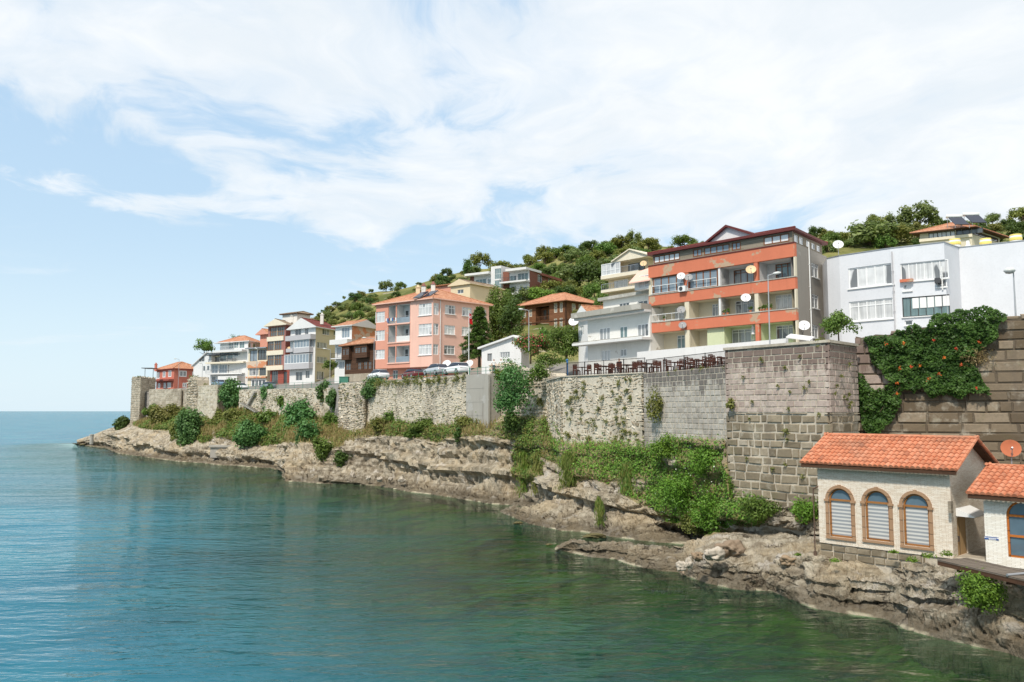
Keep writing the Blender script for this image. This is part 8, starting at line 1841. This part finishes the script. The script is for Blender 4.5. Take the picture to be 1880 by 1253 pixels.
# --- closed parasol, pots
pf_ = f0; RBf = Face(XY(1194.6, 83.0), XY(1468, 71.0)); b = RBf.at(*RBf.hit(Z4(1185, 985), -.7), -.7); t = thing('closed_parasol', 'closed white parasol on the lowest balcony of the orange banded block', 'parasol', b)
mb = MB(); mb.tube(b, b + Vector((0, 0, 2.25)), .03, .02, 8); mb.lathe([(.22, 0), (.22, .06), (.05, .1)], b, 10); mb.build('pole', MAT['grey_metal'], t); mb = MB(); mb.lathe([(.10, .55), (.19, .6), (.16, 1.1), (.12, 1.7), (.05, 2.2), (.001, 2.28)], b, 9); mb.build('canopy', MAT['white_cloth'], t)
rng = np.random.default_rng(3)
for k, x in enumerate((1240, 1262, 1288, 1312, 1160, 955, 985, 500)):
    z = floorsZ[1][0] + .09; s = RBf.hit(Z4(x, 745), -.15)[0]; p = RBf.at(s, z, -.16); t = thing('flower_pot', ['first', 'second', 'third', 'fourth'][k] + ' potted plant from the left on the right end of the middle balcony' if k < 4 else ['potted plant beside the satellite dish on the middle balcony', 'left potted plant in the centre of the middle balcony', 'right potted plant in the centre of the middle balcony', 'potted plant inside the left end of the middle balcony'][k - 4], 'potted plant', p, 'potted plants on the middle balcony')
    mb = MB(); mb.lathe([(.001, 0), (.10, 0), (.14, .2), (.12, .2), (.001, .18)], p, 10); mb.build('pot', MAT['clay_pot'], t); q, nn, va = cloud(130, (.26, .2, .26), 7, rng, -.6); leaf_obj('plant', leaf_geo(q + np.array(p) + (0, 0, .38), nn, rng.uniform(.04, .09, 130), .5, rng), va, MAT['leaf_mid'], t)

# --- people: one grown body each
def person(base, rz, label, pose, shirt, legs, hair='hair_dark'):
    """joint tree with a radius at each joint, skinned to one surface; faces coloured by the limb they belong to"""
    J = {}
    if pose == 'stand':
        J = dict(pel=(0, 0, .95), sp=(0, 0, 1.18), ch=(0, -.01, 1.38), nk=(0, 0, 1.50), hd=(0, -.02, 1.62), tp=(0, -.01, 1.72), shl=(-.19, 0, 1.42), ell=(-.25, .02, 1.14), wrl=(-.24, -.10, .92), hal=(-.23, -.14, .83), shr=(.19, 0, 1.42), elr=(.25, .02, 1.14), wrr=(.22, -.16, .95), har=(.20, -.22, .88), hil=(-.10, 0, .90), knl=(-.11, -.02, .50), anl=(-.11, .02, .09), tol=(-.12, -.14, .04), hir=(.10, 0, .90), knr=(.12, -.04, .50), anr=(.13, .0, .09), tor=(.14, -.16, .04))
    else:
        J = dict(pel=(0, .05, .50), sp=(0, .07, .74), ch=(0, .04, .95), nk=(0, .02, 1.07), hd=(0, -.01, 1.19), tp=(0, 0, 1.29), shl=(-.19, .04, .99), ell=(-.25, -.06, .74), wrl=(-.17, -.28, .66), hal=(-.13, -.35, .64), shr=(.19, .04, .99), elr=(.25, -.06, .74), wrr=(.17, -.28, .66), har=(.13, -.35, .64), hil=(-.10, .02, .50), knl=(-.13, -.42, .50), anl=(-.13, -.40, .09), tol=(-.14, -.54, .04), hir=(.10, .02, .50), knr=(.13, -.42, .50), anr=(.13, -.38, .09), tor=(.14, -.53, .04))
    Rr = dict(pel=.135, sp=.12, ch=.14, nk=.055, hd=.095, tp=.075, shl=.065, ell=.045, wrl=.032, hal=.035, shr=.065, elr=.045, wrr=.032, har=.035, hil=.095, knl=.062, anl=.042, tol=.035, hir=.095, knr=.062, anr=.042, tor=.035)
    E = [('pel', 'sp'), ('sp', 'ch'), ('ch', 'nk'), ('nk', 'hd'), ('hd', 'tp'), ('ch', 'shl'), ('shl', 'ell'), ('ell', 'wrl'), ('wrl', 'hal'), ('ch', 'shr'), ('shr', 'elr'), ('elr', 'wrr'), ('wrr', 'har'), ('pel', 'hil'), ('hil', 'knl'), ('knl', 'anl'), ('anl', 'tol'), ('pel', 'hir'), ('hir', 'knr'), ('knr', 'anr'), ('anr', 'tor')]
    names = list(J); me = bpy.data.meshes.new('person'); me.from_pydata([J[k] for k in names], [(names.index(a), names.index(b)) for a, b in E], [])
    # five fingers on each hand
    o = bpy.data.objects.new('tmp', me); COL.objects.link(o); md = o.modifiers.new('skin', 'SKIN'); md.use_smooth_shade = True; o.modifiers.new('sub', 'SUBSURF').levels = 1
    for i, k in enumerate(names): me.skin_vertices[0].data[i].radius = (Rr[k], Rr[k] * (.8 if k in ('ch', 'sp', 'pel') else 1)); me.skin_vertices[0].data[i].use_root = (k == 'pel')
    dg = bpy.context.evaluated_depsgraph_get(); ev = bpy.data.meshes.new_from_object(o.evaluated_get(dg)); bpy.data.objects.remove(o)
    ev.materials.clear(); [ev.materials.append(MAT[x]) for x in ('skin', shirt, legs, hair)]
    part = dict(nk=0, hd=0, tp=0, wrl=0, hal=0, wrr=0, har=0, ell=0, elr=0, sp=1, ch=1, shl=1, shr=1, pel=2, hil=2, hir=2, knl=2, knr=2, anl=2, anr=2, tol=3, tor=3); jp = np.array([J[k] for k in names])
    for f in ev.polygons:
        c = np.array(f.center); i = int(np.argmin(np.linalg.norm(jp - c, axis=1))); k = names[i]; f.material_index = part[k]; f.use_smooth = True
        if k == 'tp' or (k == 'hd' and c[1] > J['hd'][1] + .03 and c[2] > J['hd'][2] - .06): f.material_index = 3
    p = link_mesh(ev, 'person', None, base); p.rotation_euler = (0, 0, rz); tag(p, label, 'person', 'people on the terraces'); return p
q = P(1134, 668, 68); f, s = fR, fR.hit((1134, 690), -2.2)[0]; pz = zr0 + (zr1 - zr0) * s / fR.L + .12; person(fR.at(s, pz + .0, -2.4), math.radians(-40), 'dark haired person in dark clothes sitting on the terrace behind the railing', 'sit', 'dark_cloth', 'dark_cloth')
zk = fK.zat((880, 688)); person(fK.at(fK.L * .72, zk, -1.3), .2, 'left of two people in white shirts above the concrete buttress', 'stand', 'white_cloth', 'dark_cloth'); person(fK.at(fK.L * .95, zk, -1.5), -.5, 'right of two people in white shirts above the concrete buttress', 'stand', 'white_cloth', 'rose_paint')
rail_run('road_railing', 'low green railing in front of the two people in white shirts', [fK.at(-.3, zk, -.5), fK.at(fK.L - .1, zk, -.5)], .8, MAT['green_paint'], 0, 1.5, rails=(1.0, .5))
# little canopy on the corner tower
a = P(266, 690, 196); b = P(281, 690, 197); zt_ = P(266, 677, 196).z; t = thing('canopy_frame', 'small dark flat canopy on two posts beside the corner tower', 'canopy', a)
for p in (a, b): mb = MB(); mb.tube(p - Vector((0, 0, 1.2)), Vector((p.x, p.y, zt_)), .06, .06, 6); mb.build('post', MAT['dark_metal'], t)
mb = MB(); mb.box(a.x - .5, b.x + .4, a.y - 1, b.y + 1.5, zt_ + .002, zt_ + .15); mb.build('roof', MAT['dark_metal'], t)
for u, v, d, r, lab in ((820, 668, 112, .62, 'left satellite dish at the foot of the pink house near the flagpole'), (862, 667, 107, .5, 'right satellite dish beside the flagpole foot')): dish('satellite_dish', lab, P(u, v + 6, d) - Vector((0, 0, .2)), AIM, r, MAT['dish_white'], Vector((0, 0, .6)))
